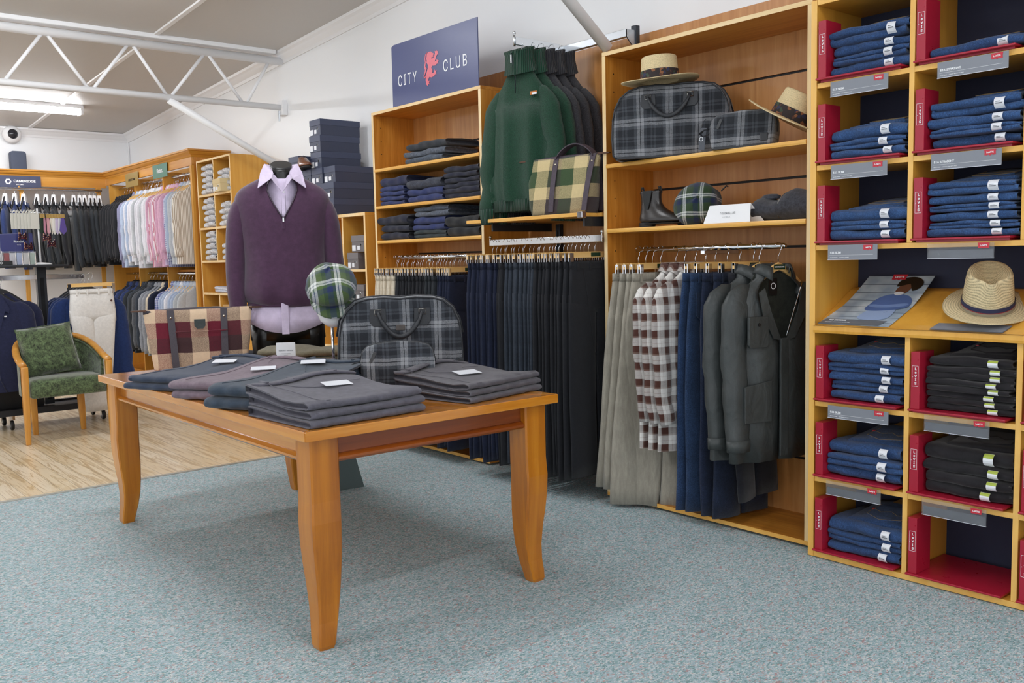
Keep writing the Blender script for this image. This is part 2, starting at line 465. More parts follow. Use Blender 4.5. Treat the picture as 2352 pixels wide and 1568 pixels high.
# ---- security camera and speaker
t = thing('security_camera', 'round white dome security camera high on the back wall', 'camera', (2.53, 11.99, 2.82))
obj('housing', MB().lathe([(.0, .0), (.095, 0), (.1, .012), (.098, .03), (.08, .055), (.055, .07)], 28).xf(Matrix.Rotation(PI/2, 4, 'X')), white_paint, t, smooth=True)
obj('lens_dome', MB().lathe([(.056, .06), (.05, .08), (.03, .098), (.001, .104)], 24).xf(Matrix.Rotation(PI/2, 4, 'X')), plain('dark_glass', '#2a2a30', .08), t, smooth=True)
t = thing('loudspeaker', 'small grey loudspeaker standing on the wooden crown of the back cabinets', 'speaker', (2.566, 11.93, 2.405), rotz=.0)
def rrect(w, h, r, n=6):
    pts = []
    for cx, cz, a0 in ((w/2-r, h-r, 0), (-w/2+r, h-r, PI/2), (-w/2+r, r, PI), (w/2-r, r, 3*PI/2)):
        for k in range(n+1):
            a = a0 + PI/2*k/n; pts.append((cx+r*math.cos(a), cz+r*math.sin(a)))
    return pts
obj('cabinet', MB().prism(rrect(.165, .22, .03), -.04, .07), plain('speaker_grey', '#4d5568', .7), t, bevel=.01, seg=3)
obj('foot', MB().box(-.06, -.04, -.006, .06, .06, .0), hanger_wood, t)

# ================================================================ CABINETS ALONG THE RIGHT WALL
struct('trim_20', MB().box(3.822, 2.10, 0.02, 3.848, 4.93, 2.458), veneer_back)     # veneered wall board behind the units
# shelf unit helper in local frame: x right, y into the wall
def board(m, x0, y0, z0, x1, y1, z1): m.box(x0, y0, z0, x1, y1, z1, 0, 1); return m
def add_board(name, t, x0, z0, x1, z1, d, mats, y0=0.0, **kw):
    return obj(name, MB().box(x0, y0, z0, x1, d, z1, 0, 1), mats, t, bevel=.0012, **kw)
def slat_back(t, x0, x1, z0, z1, y, grooves, mt):
    m = MB(); zs = [z0] + sorted(grooves) + [z1]
    for a, b in zip(zs[:-1], zs[1:]):
        m.box(x0, y, a+(.006 if a != z0 else 0), x1, y+.012, b-(.006 if b != z1 else 0))
    m.box(x0, y+.0115, z0, x1, y+.014, z1, 1)
    return obj('back_panel', m, [mt, black_groove], t)
PEG = MB().tube([(0, 0, 0), (.004, 0, 0)], .0035, 8).mesh('peg_hole', hole_black)
def pegs(t, x, d, zs):
    for z in zs: obj('peg_hole', PEG, None, t, loc=(x-.0035, .06, z))

def ply_unit(label, X, Yl, w, depth, top, shelves, grooves, left_sh=True):
    t = thing('shelf_unit', label, 'shelf unit', (X, Yl, 0), WALL)
    T = .024
    for s in (0, 1):
        x0 = 0 if s == 0 else w-T
        obj('side_panel', MB().box(x0, 0, .03, x0+T, depth, top-.02, 0, 1), [veneer, ply_edge_v], t, bevel=.001)
    add_board('top_panel', t, 0, top-.02, w, top, depth, [veneer_h, ply_edge])
    add_board('base_panel', t, 0, .012, w, .032, depth, [veneer_h, pale_pine])
    for z in shelves:
        m = MB(); 
        m.loft([[(xx, -.004, z-.02), (xx, -.006, z-.012), (xx, -.006, z-.006), (xx, -.003, z), (xx, depth-.015, z), (xx, depth-.015, z-.02)] for xx in (T+.001, w-T-.001)], True, True, True)
        obj('shelf', m, pale_pine if True else ply_edge, t)
    slat_back(t, T, w-T, .03, top-.02, depth-.018, grooves, veneer_back)
    pegs(t, T, depth, [z for z in np.arange(.4, top-.1, .09) if all(abs(z-s) > .04 for s in shelves)])
    return t
U3 = ply_unit('tall open wooden shelf unit holding straw hats, plaid bags and hanging clothes', 3.445, 3.374, 1.205, .375, 2.303,
              [1.741, 1.413], [2.10, 1.93, 1.62, 1.30, .95, .6, .3])
U1 = ply_unit('wooden shelf unit of folded jumpers under the navy sign', 3.465, 5.643, 1.24, .355, 2.303,
              [1.911, 1.655, 1.416], [2.06, 1.93, 1.78, 1.54, 1.32, .95, .6, .3])
# ---- shelf, arms and slotted posts of the bay between the two units
t = thing('wall_shelf', 'wooden wall shelf under the green jumpers between the two tall units', 'shelf', (3.32, 4.385, 1.5), WALL)
obj('shelf_board', MB().box(0, 0, -.02, .955, .13, 0).box(.02, .13, -.02, .99, .49, 0), pale_pine, t, bevel=.002)
for xx in (.2, .955): obj('bracket', MB().box(xx, .03, -.07, xx+.012, .49, -.021), black_metal, t)
obj('bracket_tip', MB().box(.955, -.012, -.028, .99, .02, .004), chrome, t, bevel=.002)
for k, (yy, z1) in enumerate(((3.425, 2.49), (4.10, 2.38))):
    t = thing('slotted_post', ['dark slotted steel post rising behind the tall unit with the hats', 'dark slotted steel wall post below the wall shelf'][k], 'post', (3.74 if k == 0 else 3.79, yy, 0), WALL)
    z0 = 2.31 if k == 0 else 1.0
    if k: z1 = 1.47
    obj('channel', MB().box(-.018, 0, z0, .018, .03, z1), gunmetal, t, bevel=.002)
    m = MB()
    z = z0+.02
    while z < z1-.04: m.box(-.006, -.0012, z, .006, .002, z+.042); z += .062
    obj('slots', m, hole_black, t)
t = thing('wall_rail', 'galvanised steel rail running above the veneered wall board', 'rail', (3.70, 3.93, 2.445))
obj('channel', MB().box(-.014, -.5, -.018, .014, .02, .022), galv, t, bevel=.002)
obj('end_bracket', MB().add([(-.012, -.5, .02), (.01, -.5, .02), (.05, -.51, .02), (.05, -.51, -.09), (-.012, -.5, -.02)], [(0, 1, 2, 3, 4)]).add([(-.012, -.506, .02), (.01, -.506, .02), (.05, -.516, .02), (.05, -.516, -.09), (-.012, -.506, -.02)], [(0, 1, 2, 3, 4)]), galv, t)
t = thing('face_out_arm', 'chrome face-out arm carrying the green and charcoal jumpers', 'display arm', (3.70, 3.945, 2.46))
obj('bar', MB().box(-.345, -.006, -.022, -.012, .006, .022), plain('clear_chrome', '#e3e6ea', .08, .9), t, bevel=.002)
obj('end_stop', MB().tube([(-.35, 0, -.03), (-.35, 0, .04)], .006, 10).lathe([(.001, .052), (.009, .046), (.009, .038), (.001, .034)], 10, c=(-.35, 0, 0)), chrome, t, smooth=True)
# rails with their brackets
def round_rail(label, X, y0, y1, z, wallx):
    t = thing('hanging_rail', label, 'rail', (X, (y0+y1)/2, z))
    h = (y1-y0)/2
    obj('tube', MB().tube([(0, -h, 0), (0, h, 0)], .0125, 16), chrome, t, smooth=True)
    obj('bracket', MB().box(-.004, -.01, -.03, wallx-X, .01, .0).box(-.02, -.012, -.03, .0, .012, -.012), chrome, t, bevel=.002)
    obj('end_stop', MB().tube([(0, -h-.012, 0), (0, -h-.001, 0)], [.006, .0125], 12), chrome, t, smooth=True)
    return t
round_rail('chrome rail under the sign shelf holding chinos, checked shirts, jeans and jackets', 3.55, 2.37, 3.24, 1.303, 3.80)
round_rail('chrome rail of cream, black and navy trousers in the jumper unit', 3.50, 4.57, 5.45, 1.293, 3.80)
t = thing('hanging_rail', 'flat chrome bar of dark dress trousers between the two units', 'rail', (3.42, 3.83, 1.367))
obj('bar', MB().box(-.006, -.47, -.018, .006, .46, .018), chrome, t, bevel=.002)
for s in (-.10, .30): obj('arm', MB().box(.0, s, -.015, .40, s+.01, .012), chrome, t)
for s in (-.465, .455): obj('end_stop', MB().tube([(0, s, -.02), (0, s, .03)], .006, 10).lathe([(.001, .043), (.009, .037), (.009, .03), (.001, .026)], 10, c=(0, s, 0)), chrome, t, smooth=True)

# ---- yellow cubby unit with the jeans
LEVI = thing('cubby_unit', 'yellow wooden cubby unit full of folded jeans at the right edge', 'cubby unit', (3.37, 2.128, 0), WALL)
LT = .02
cols = [(.028, .408), (.428, .810), (.830, 1.212)]
rows = [(.025, .322), (.343, .641), (.66, .945), (.97, 1.281), (1.30, 1.602), (1.62, 1.925), (1.945, 2.249)]
D = .335
YE = [yellow_wood, wood('yellow_edge', '#e6a94a', '#f0b95c', '#f6c874', 'z', .5, rough=.4)]
for x0, x1 in ((0, .026), (1.214, 1.24)): obj('side_panel', MB().box(x0, 0, 0.002, x1, D, 2.27, 0, 1), YE, LEVI, bevel=.001)
for x0 in (.408, .81):
    obj('divider', MB().box(x0, .002, .0251, x0+LT, D-.001, .944, 0, 1), YE, LEVI, bevel=.001)
    obj('divider', MB().box(x0, .002, 1.3001, x0+LT, D-.001, 2.248, 0, 1), YE, LEVI, bevel=.001)
for z in (.343, .66, 1.30, 1.62, 1.945):
    obj('shelf', MB().box(.027, .003, z-.02, 1.213, D-.001, z, 0, 1), YE, LEVI, bevel=.001)
obj('base_panel', MB().box(.027, .0, 0.003, 1.213, D, .025, 0, 1), YE, LEVI, bevel=.001)
obj('top_panel', MB().box(.027, .0, 2.249, 1.213, D, 2.27, 0, 1), YE, LEVI, bevel=.001)
m = MB().loft([[(x, -.012, .945), (x, -.014, .955), (x, -.012, .972), (x, .01, .974), (x, .27, 1.108), (x, .30, 1.116), (x, D, 1.118), (x, D, 1.09), (x, .28, 1.085), (x, .02, .948)] for x in (.027, 1.213)], True, True, True)
obj('sloping_counter', m, YE[1] if False else yellow_wood, LEVI)
obj('back_panel', MB().box(.0, D, .003, 1.24, D+.012, 2.27), navy_board, LEVI)
obj('price_rail', MB().box(.03, -.006, .9745, 1.212, -.004, .992).box(.03, -.016, .9725, 1.212, -.004, .9745), plain('clear_plastic', '#ffffff', .05, 0, Transmission_Weight=1.0, IOR=1.2), LEVI)
# ================================================================ GARMENT BUILDERS
def S(a, p): return math.copysign(abs(a)**p, a)
def clip_hanger_parts(t, w=.36, full=True, hook_h=.085, named=True):
    pts = [(0, 0, 0), (0, 0, hook_h-.045), (.010, 0, hook_h-.03)]
    for k in range(9):
        a = -1.0 + k*0.5
        pts.append((.019*math.cos(a), 0, hook_h-.004+.019*math.sin(a)))
    obj('hook', MB().tube(pts, .0019, 6), chrome, t, smooth=True)
    obj('bar', MB().box(-w/2, -.005, -.016, w/2, .005, .014), hanger_wood, t)
    if named:
        obj('badge', MB().box(-.035, -.0056, -.012, .035, -.0048, .009), plain('badge_green', '#1d3a26', .5), t)
    for s in (-1, 1):
        x = s*(w/2-.012)
        obj('clip', MB().box(x-.011, -.0095, -.036, x+.011, -.006, .008).box(x-.011, .006, -.036, x+.011, .0095, .008).box(x-.009, -.006, -.006, x+.009, .006, .002).tube([(x-.012, 0, .004), (x+.012, 0, .004)], .007, 8), chrome, t)
def clip_hanger(label, loc, rz, w=.36, **kw):
    t = thing('trouser_hanger', label, 'hanger', loc, rz); clip_hanger_parts(t, w, **kw); return t
def coat_hanger(label, loc, rz, mt=None, w=.40, name='coat_hanger', badge=False, hook=.085):
    """curved shoulder hanger; origin at the neck of the wood"""
    t = thing(name, label, 'hanger', loc, rz)
    pts = [(0, 0, 0), (0, 0, hook-.045), (.010, 0, hook-.03)]
    for k in range(9):
        a = -1.0+k*.5; pts.append((.019*math.cos(a), 0, hook-.004+.019*math.sin(a)))
    obj('hook', MB().tube(pts, .0019, 6), chrome, t, smooth=True)
    m = MB(); rings = []
    for k in range(17):
        u = -1+k/8; x = u*w/2; z = -.135*abs(u)**1.35; th = .021*(1-.35*abs(u))
        dy = .012*u*u
        rings.append([(x, -.007+dy, z-th), (x, .007+dy, z-th), (x, .007+dy, z+th*.6), (x, -.007+dy, z+th*.6)])
    m.loft(rings, True, True, True)
    obj('shoulder_bar', m, mt or hanger_wood, t, smooth=False, bevel=.002)
    if badge:
        obj('badge', MB().box(-.032, -.0085, -.018, .032, -.0075, .004), plain('badge_green', '#1d3a26', .5), t)
        text('STEVENSONS', .0125, ink_white, t, (0, -.009, -.007), bold=.01)
    return t

def trouser_body(L=1.1, W=.40, hem=.21, t=.013, seed=0, twist=0.0, swing=0.0, crotch=.27, n=14, gap=.004, crease=True):
    """waist at z=0, hanging down; x across"""
    rnd = random.Random(seed); m = MB(); ph = [rnd.uniform(0, 6.3) for _ in range(6)]
    def place(x, y, z):
        k = min(1, max(0, -z/L)); a = twist*k
        y += swing*k*k + .006*math.sin(z*7+ph[0])*k + .5*t*math.sin(x*22+ph[1]+z*2)*(.3+k)
        x += .006*math.sin(z*6+ph[2])*k
        return (x*math.cos(a)-y*math.sin(a), x*math.sin(a)+y*math.cos(a), z)
    def ring(cx, a, b, z, p=.7):
        return [place(cx+a*S(math.cos(2*PI*k/n), 1.0), b*S(math.sin(2*PI*k/n), p), z) for k in range(n)]
    rs = []
    for z, a, b in ((0, W*.45, t), (-.04, W*.455, t*1.05), (-.042, W*.46, t*1.1), (-.12, W*.48, t*1.3), (-crotch+.06, W*.495, t*1.25), (-crotch+.0, W*.49, t*.5)):
        rs.append(ring(0, a, b, z))
    m.loft(rs, True, True, True)
    for s in (-1, 1):
        rs = []
        for i in range(13):
            f = i/12; z = -crotch+.10 + (-L+crotch-.10)*f
            wl = (W*.5*(1-f)**1.3 + hem*(1-(1-f)**1.3))/2
            cx = s*((W/4)*(1-f) + (hem/2+gap)*f)
            rs.append(ring(cx, wl*(.97 if i == 0 else 1), t*(1.28-.3*f)*(.5 if i == 0 else (.9 if i == 1 else 1)), z, .6))
        m.loft(rs, True, True, True)
    return m
def trousers(label, loc, rz, mt, L=1.1, W=.40, hem=.21, t=.013, seed=0, cat='trousers', name='trousers', group=None, jean=False, **kw):
    b = trouser_body(L, W, hem, t, seed, **kw)
    th = thing(name, label, cat, loc, rz, group)
    obj('legs', b, mt, th, smooth=True)
    obj('waistband', MB().loft([[((W*.462)*math.cos(2*PI*k/16), (t*1.25)*S(math.sin(2*PI*k/16), .7), z) for k in range(16)] for z in (-.038, -.001)], True, True, True), mt, th, smooth=True)
    m = MB()
    for bx in (-.34, -.12, .12, .34): obj('belt_loop', MB().box(bx*W-.006, -t*1.35-.003, -.046, bx*W+.006, -t*1.2, .002), mt, th)
    return th

def top_body(W=.46, L=.72, hemW=.5, t=.055, neck=.065, seed=0, n=28, fold=.010, belly=1.0, open_f=None, sh=.11):
    rnd = random.Random(seed); ph = [rnd.uniform(0, 6.3) for _ in range(5)]
    lv = [(-L, hemW/2, t*.9), (-L*.85, hemW/2*.99, t), (-L*.65, (hemW+W)/4, t*1.05*belly), (-L*.45, W/2*.97, t*1.1), (-.24, W/2*.97, t*1.15),
          (-sh-.05, W/2*.96, t), (-sh-.005, W/2*.90, t*.85), (-sh*.80, W/2*.80, t*.75), (-sh*.56, W/2*.62, t*.7), (-sh*.32, W/2*.44, t*.7), (-.01, neck*1.15, t*.8), (0.0, neck, t*.8)]
    rs = []
    for z, a, b in lv:
        g = open_f(z) if open_f else 0.0
        ring = []
        for k in range(n + (1 if open_f else 0)):
            u = k/n; ang = -PI/2 + g + u*(2*PI-2*g)
            c, s_ = math.cos(ang), math.sin(ang)
            d = min(1, -z/L)
            x = a*S(c, .85); y = b*S(s_, .8)
            y += fold*d*math.sin(x*38+ph[0])*(1 if s_ < 0 else .6) + fold*.6*d*math.sin(x*71+ph[1])
            x += fold*.3*d*math.sin(z*16+ph[2]+s_)
            ring.append((x, y, z))
        rs.append(ring)
    m = MB(); m.loft(rs, not open_f, False, False)
    return m
def sleeve_body(s, W=.46, L=.60, seed=0, r0=.078, r1=.05, flat=.5, out=.05, fwd=-.04, sh=.10, bend=0.0, n=14, wr=.006, shx=None):
    rnd = random.Random(seed+77*s); ph = rnd.uniform(0, 6.3)
    pts, R = [], []
    x0 = (shx if shx is not None else W/2-.055)
    N = 13
    pre = [(W/2-.10, -sh*.78, .026), (W/2-.06, -sh*.90, .046), (W/2-.030, -sh*1.12, .060)]
    for x_, z_, r_ in pre: pts.append((s*x_, 0, z_)); R.append(r_*r0/.084)
    for i in range(N):
        f = i/(N-1)
        x = s*(W/2-.018 + (out-.01)*(1-(1-f)**2) - .02*f*f*(1 if bend else 0)) + wr*math.sin(f*19+ph)*f
        y = fwd*f*f + bend*f*f + wr*math.sin(f*13+ph*2)*f
        z = -sh*1.12-.04 - (L-.05)*f
        pts.append((x, y, z)); R.append((r0*.92*(1-f)+r1*f)*(1+.05*math.sin(f*26+ph)*min(1, f*2)))
    return MB().tube(pts, R, n, flat, up=(0, 1, 0))
def collar_ring(neck, g=.3, t=.05, k=1.0, drop=.03):
    rg = []
    for r, z in ((neck*.92, -.004), (neck*.98, .022*k), (neck*1.12, .026*k), (neck*1.42, -.006-drop*.3)):
        ring = []
        for j in range(25):
            a = -PI/2+g+(2*PI-2*g)*j/24; fr = max(0, -math.sin(a))**2
            ring.append((r*math.cos(a)*(1-.15*fr), max(.62, t*13 if t < .05 else .8)*r*math.sin(a)*(1+.1*fr), z-(.03+drop*(r > neck*1.3))*fr))
        rg.append(ring)
    return MB().loft(rg, False)
def top_garment(label, loc, rz, mt, W=.46, L=.72, hemW=.5, t=.05, SL=.6, seed=0, cat='shirt', name='shirt', group=None, collar='shirt', cuff=True, neck=.065, sh=.11,
                rs=(.078, .05), flat=.5, fold=.010, fwd=-.04, out=.05, buttons=False, cuffmat=None, ribs=None, n=28, rot=None):
    th = thing(name, label, cat, loc, rz, group, rot=rot)
    obj('body', top_body(W, L, hemW, t, neck, seed, fold=fold, sh=sh, n=n), mt, th, smooth=True)
    for s in (-1, 1):
        obj('sleeve', sleeve_body(s, W, SL, seed, rs[0], rs[1], flat, out, fwd, sh), mt, th, smooth=True)
    cm = cuffmat or mt
    if collar == 'shirt':
        o = obj('collar', collar_ring(neck, .3, t), cm, th, smooth=True); so = o.modifiers.new('thick', 'SOLIDIFY'); so.thickness = .003
    elif collar == 'stand':
        obj('collar', MB().lathe([(neck*1.0, -.012), (neck*1.03, .03), (neck*.95, .03), (neck*.9, -.01)], 20, sx=1.0, sy=.8), cm, th, smooth=True)
    return th

def folded_body(w, d, t, layers=2, seed=0, sag=.004, tilt=0.0, n=22, back=None, rough=1.0):
    """folded cloth seen from the fold: x across, y into the shelf, front folds at y=0; z from 0 to t"""
    rnd = random.Random(seed); ph = [rnd.uniform(0, 6.3) for _ in range(8)]
    lt = t/layers; m = MB(); rings = []
    offs = [rnd.uniform(-.008, .008)*rough for _ in range(layers)]
    xo = [rnd.uniform(-.006, .010)*rough for _ in range(layers)]
    prof = []
    prof.append((d, 0.0))
    prof.append((d*.5, 0.0))
    for l in range(layers):
        for k in range(7):
            a = -PI/2 + PI*k/6
            prof.append((lt*.5 - lt*.55*math.cos(a) + offs[l] + (0.0 if abs(a) < 1.4 else .006), l*lt + lt/2 + lt*.49*math.sin(a), l))
    prof.append((d*.25, t)); prof.append((d*.5, t)); prof.append((d*.8, t*.98)); prof.append((d, t*.9))
    for i in range(n+1):
        u = i/n; x = (u-.5)*w
        e = min(u, 1-u)*n
        k = 1.0 if e >= 2 else (.98 if e >= 1 else .90)
        ring = []
        for p in prof:
            y, z = p[0], p[1]; l = p[2] if len(p) > 2 else 0
            zz = t/2 + (z-t/2)*k
            wave = sag*math.sin(x*17+ph[0]+l*1.3) + sag*.6*math.sin(x*39+ph[1]+l*2)
            zt = zz/t
            ring.append((x + (xo[l] if (len(p) > 2 and u > .5) else 0), y + rough*.004*math.sin(x*23+ph[2]+3*zt) + rough*.0025*math.sin(x*61+ph[3]+l), zz + wave*zt + tilt*x*zt + sag*.8*zt*math.sin(y*24+ph[4])))
        rings.append(ring)
    m.loft(rings, True, False, False)
    for rg, dx in ((rings[0], .012), (rings[-1], -.012)):
        n_ = len(rg); half = [(Vector(rg[q])+Vector(rg[n_-1-q]))/2 for q in range(n_)]
        in1 = [tuple(half[q].lerp(Vector(rg[q]), .55)) for q in range(n_)]
        in2 = [(p[0]+dx, p[1], p[2]) for p in in1]
        m.loft([rg, in1, in2], True, False, True)
    return m
def folded(label, loc, rz, mt, w, d, t, layers=2, seed=0, name='folded_jumper', cat='jumper', group=None, parts=True, **kw):
    o = obj(name, folded_body(w, d, t, layers, seed, **kw), mt, None, smooth=True, loc=loc, rotz=rz)
    return tag(o, label, cat, group)

# ---- cloth colours
navy_knit = cloth('navy_knit', '#22284a', bump=.5, v=.25); navy_dark = cloth('navy_dark_knit', '#1c2034', bump=.5)
blue_knit = cloth('blue_knit', '#27356b', bump=.7); char_knit = cloth('charcoal_knit', '#2b3038', bump=.6)
grey_knit = cloth('grey_knit', '#58606e', v=.3, bump=.7, fleck=.3); slate_knit = cloth('slate_knit', '#46505e', v=.3, fleck=.25)
black_knit = cloth('black_knit', '#1e2024', bump=.5); marl_knit = cloth('marl_knit', '#373c4c', v=.4, fleck=.4, bump=.9)
green_dark = cloth('bottle_knit', '#27343a', bump=.7)
suit_black = cloth('suit_black', '#202126', v=.1, bump=.1, rough=.8); suit_char = cloth('suit_charcoal', '#2d3136', v=.12, bump=.1, rough=.8)
suit_slate = cloth('suit_slate', '#343b46', v=.12, bump=.1, rough=.75); suit_navy = cloth('suit_navy', '#1b2239', v=.12, bump=.1, rough=.8)
suit_blue = cloth('suit_blue', '#2b3a68', v=.1, bump=.1, rough=.8); cream = cloth('cream_cotton', '#d9cdb8', v=.08, bump=.15)
khaki = cloth('khaki_cotton', '#9f998c', v=.1, bump=.2, stretch=(1, 1, .2))
def denim(name, c, v=.22):
    if name in MC: return MC[name]
    t = NT(name); c = C(c)
    n1 = t.noise(t.mapping((1.6, 1, .8)), 520, 2, .8); n2 = t.noise(t.mapping((1, 1, 1)), 150, 4, .8); n3 = t.noise(t.co, 9, 3, .6)
    f = t.math('ADD', t.math('MULTIPLY', n1, .5), t.math('ADD', t.math('MULTIPLY', n2, .32), t.math('MULTIPLY', n3, .18)))
    t.base(t.ramp(f, [(.38, scale_c(c, .35)), (.48, scale_c(c, .9)), (.54, scale_c(c, 1.25)), (.66, scale_c(c, 2.6))]))
    t.set(Roughness=.85, Sheen_Weight=.15); t.b.inputs['Specular IOR Level'].default_value = .2
    t.bump(t.math('ADD', n1, n2), .35, .004); MC[name] = t.m; return t.m
denim_blue = denim('denim_blue', '#293c5a'); denim_mid = denim('denim_mid', '#2b4062'); denim_dark = denim('denim_dark', '#20293f'); denim_black = cloth('denim_black', '#1d1b1f', v=.15, bump=.3, rough=.85)
denim_ink = denim('denim_ink', '#1c2539')
thread = plain('gold_thread', '#8d7a58', .7)
# ================================================================ DISPLAY TABLE
TZ = .745
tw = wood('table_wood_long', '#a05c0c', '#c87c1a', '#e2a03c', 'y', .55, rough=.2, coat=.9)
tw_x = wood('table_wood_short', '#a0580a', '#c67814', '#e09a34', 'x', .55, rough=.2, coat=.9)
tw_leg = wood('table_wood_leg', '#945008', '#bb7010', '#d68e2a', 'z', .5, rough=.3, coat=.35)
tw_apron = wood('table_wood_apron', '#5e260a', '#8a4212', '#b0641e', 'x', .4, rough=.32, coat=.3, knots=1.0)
tx0, tx1, ty0, ty1 = 1.325, 2.412, 2.622, 4.812
TC = ((tx0+tx1)/2, (ty0+ty1)/2)
TABLE = thing('display_table', 'large orange-brown wooden display table with curved legs', 'table', (TC[0], TC[1], 0))
hx, hy = (tx1-tx0)/2, (ty1-ty0)/2
bd = .13
m = MB().box(-hx+bd+.0008, -hy+bd+.0008, TZ-.032, hx-bd-.0008, hy-bd-.0008, TZ-.0003)
obj('tabletop_panel', m, tw, TABLE)
for s in (-1, 1):      # mitred border boards
    m = MB().prism_z([(s*hx, -hy), (s*hx, hy), (s*(hx-bd), hy-bd), (s*(hx-bd), -hy+bd)][::s], TZ-.034, TZ)
    obj('border_board', m, tw, TABLE, bevel=.003, seg=2)
    m = MB().prism_z([(-hx, s*hy), (hx, s*hy), (hx-bd, s*(hy-bd)), (-hx+bd, s*(hy-bd))][::-s], TZ-.034, TZ)
    obj('border_board', m, tw_x, TABLE, bevel=.003, seg=2)
ins = .045
for s in (-1, 1):
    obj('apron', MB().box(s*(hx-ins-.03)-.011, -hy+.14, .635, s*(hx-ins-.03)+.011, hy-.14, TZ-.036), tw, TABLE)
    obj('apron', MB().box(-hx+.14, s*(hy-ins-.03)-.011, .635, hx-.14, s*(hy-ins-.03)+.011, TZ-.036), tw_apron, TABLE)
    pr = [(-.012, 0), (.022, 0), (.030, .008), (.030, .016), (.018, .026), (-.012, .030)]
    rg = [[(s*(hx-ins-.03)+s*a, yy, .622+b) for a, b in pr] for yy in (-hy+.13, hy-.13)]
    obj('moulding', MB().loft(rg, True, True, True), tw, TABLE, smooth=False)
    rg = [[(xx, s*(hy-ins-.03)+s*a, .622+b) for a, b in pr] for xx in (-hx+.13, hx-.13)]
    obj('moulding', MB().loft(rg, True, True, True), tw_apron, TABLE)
for sx in (-1, 1):
    for sy in (-1, 1):
        rings = []
        for z, o, wd in ((TZ-.036, 0, .105), (.50, 0, .105), (.43, .004, .108), (.36, .002, .106), (.29, -.004, .100), (.22, -.012, .090), (.15, -.017, .080), (.09, -.016, .072), (.04, -.011, .066), (.012, -.010, .062), (0, -.014, .054)):
            a1 = hx-.035+o; a0 = a1-wd; b1 = hy-.035+o; b0 = b1-wd; r = .006
            q = [(a0, b0+r), (a0+r, b0), (a1-r, b0), (a1, b0+r), (a1, b1-r), (a1-r, b1), (a0+r, b1), (a0, b1-r)]
            rings.append([(sx*x, sy*y, z) for x, y in q])
        obj('leg', MB().loft(rings, True, True, True), tw_leg, TABLE, sub=0, bevel=0)
        for p in kids_of(TABLE)[:0]: pass
KIDS.clear()

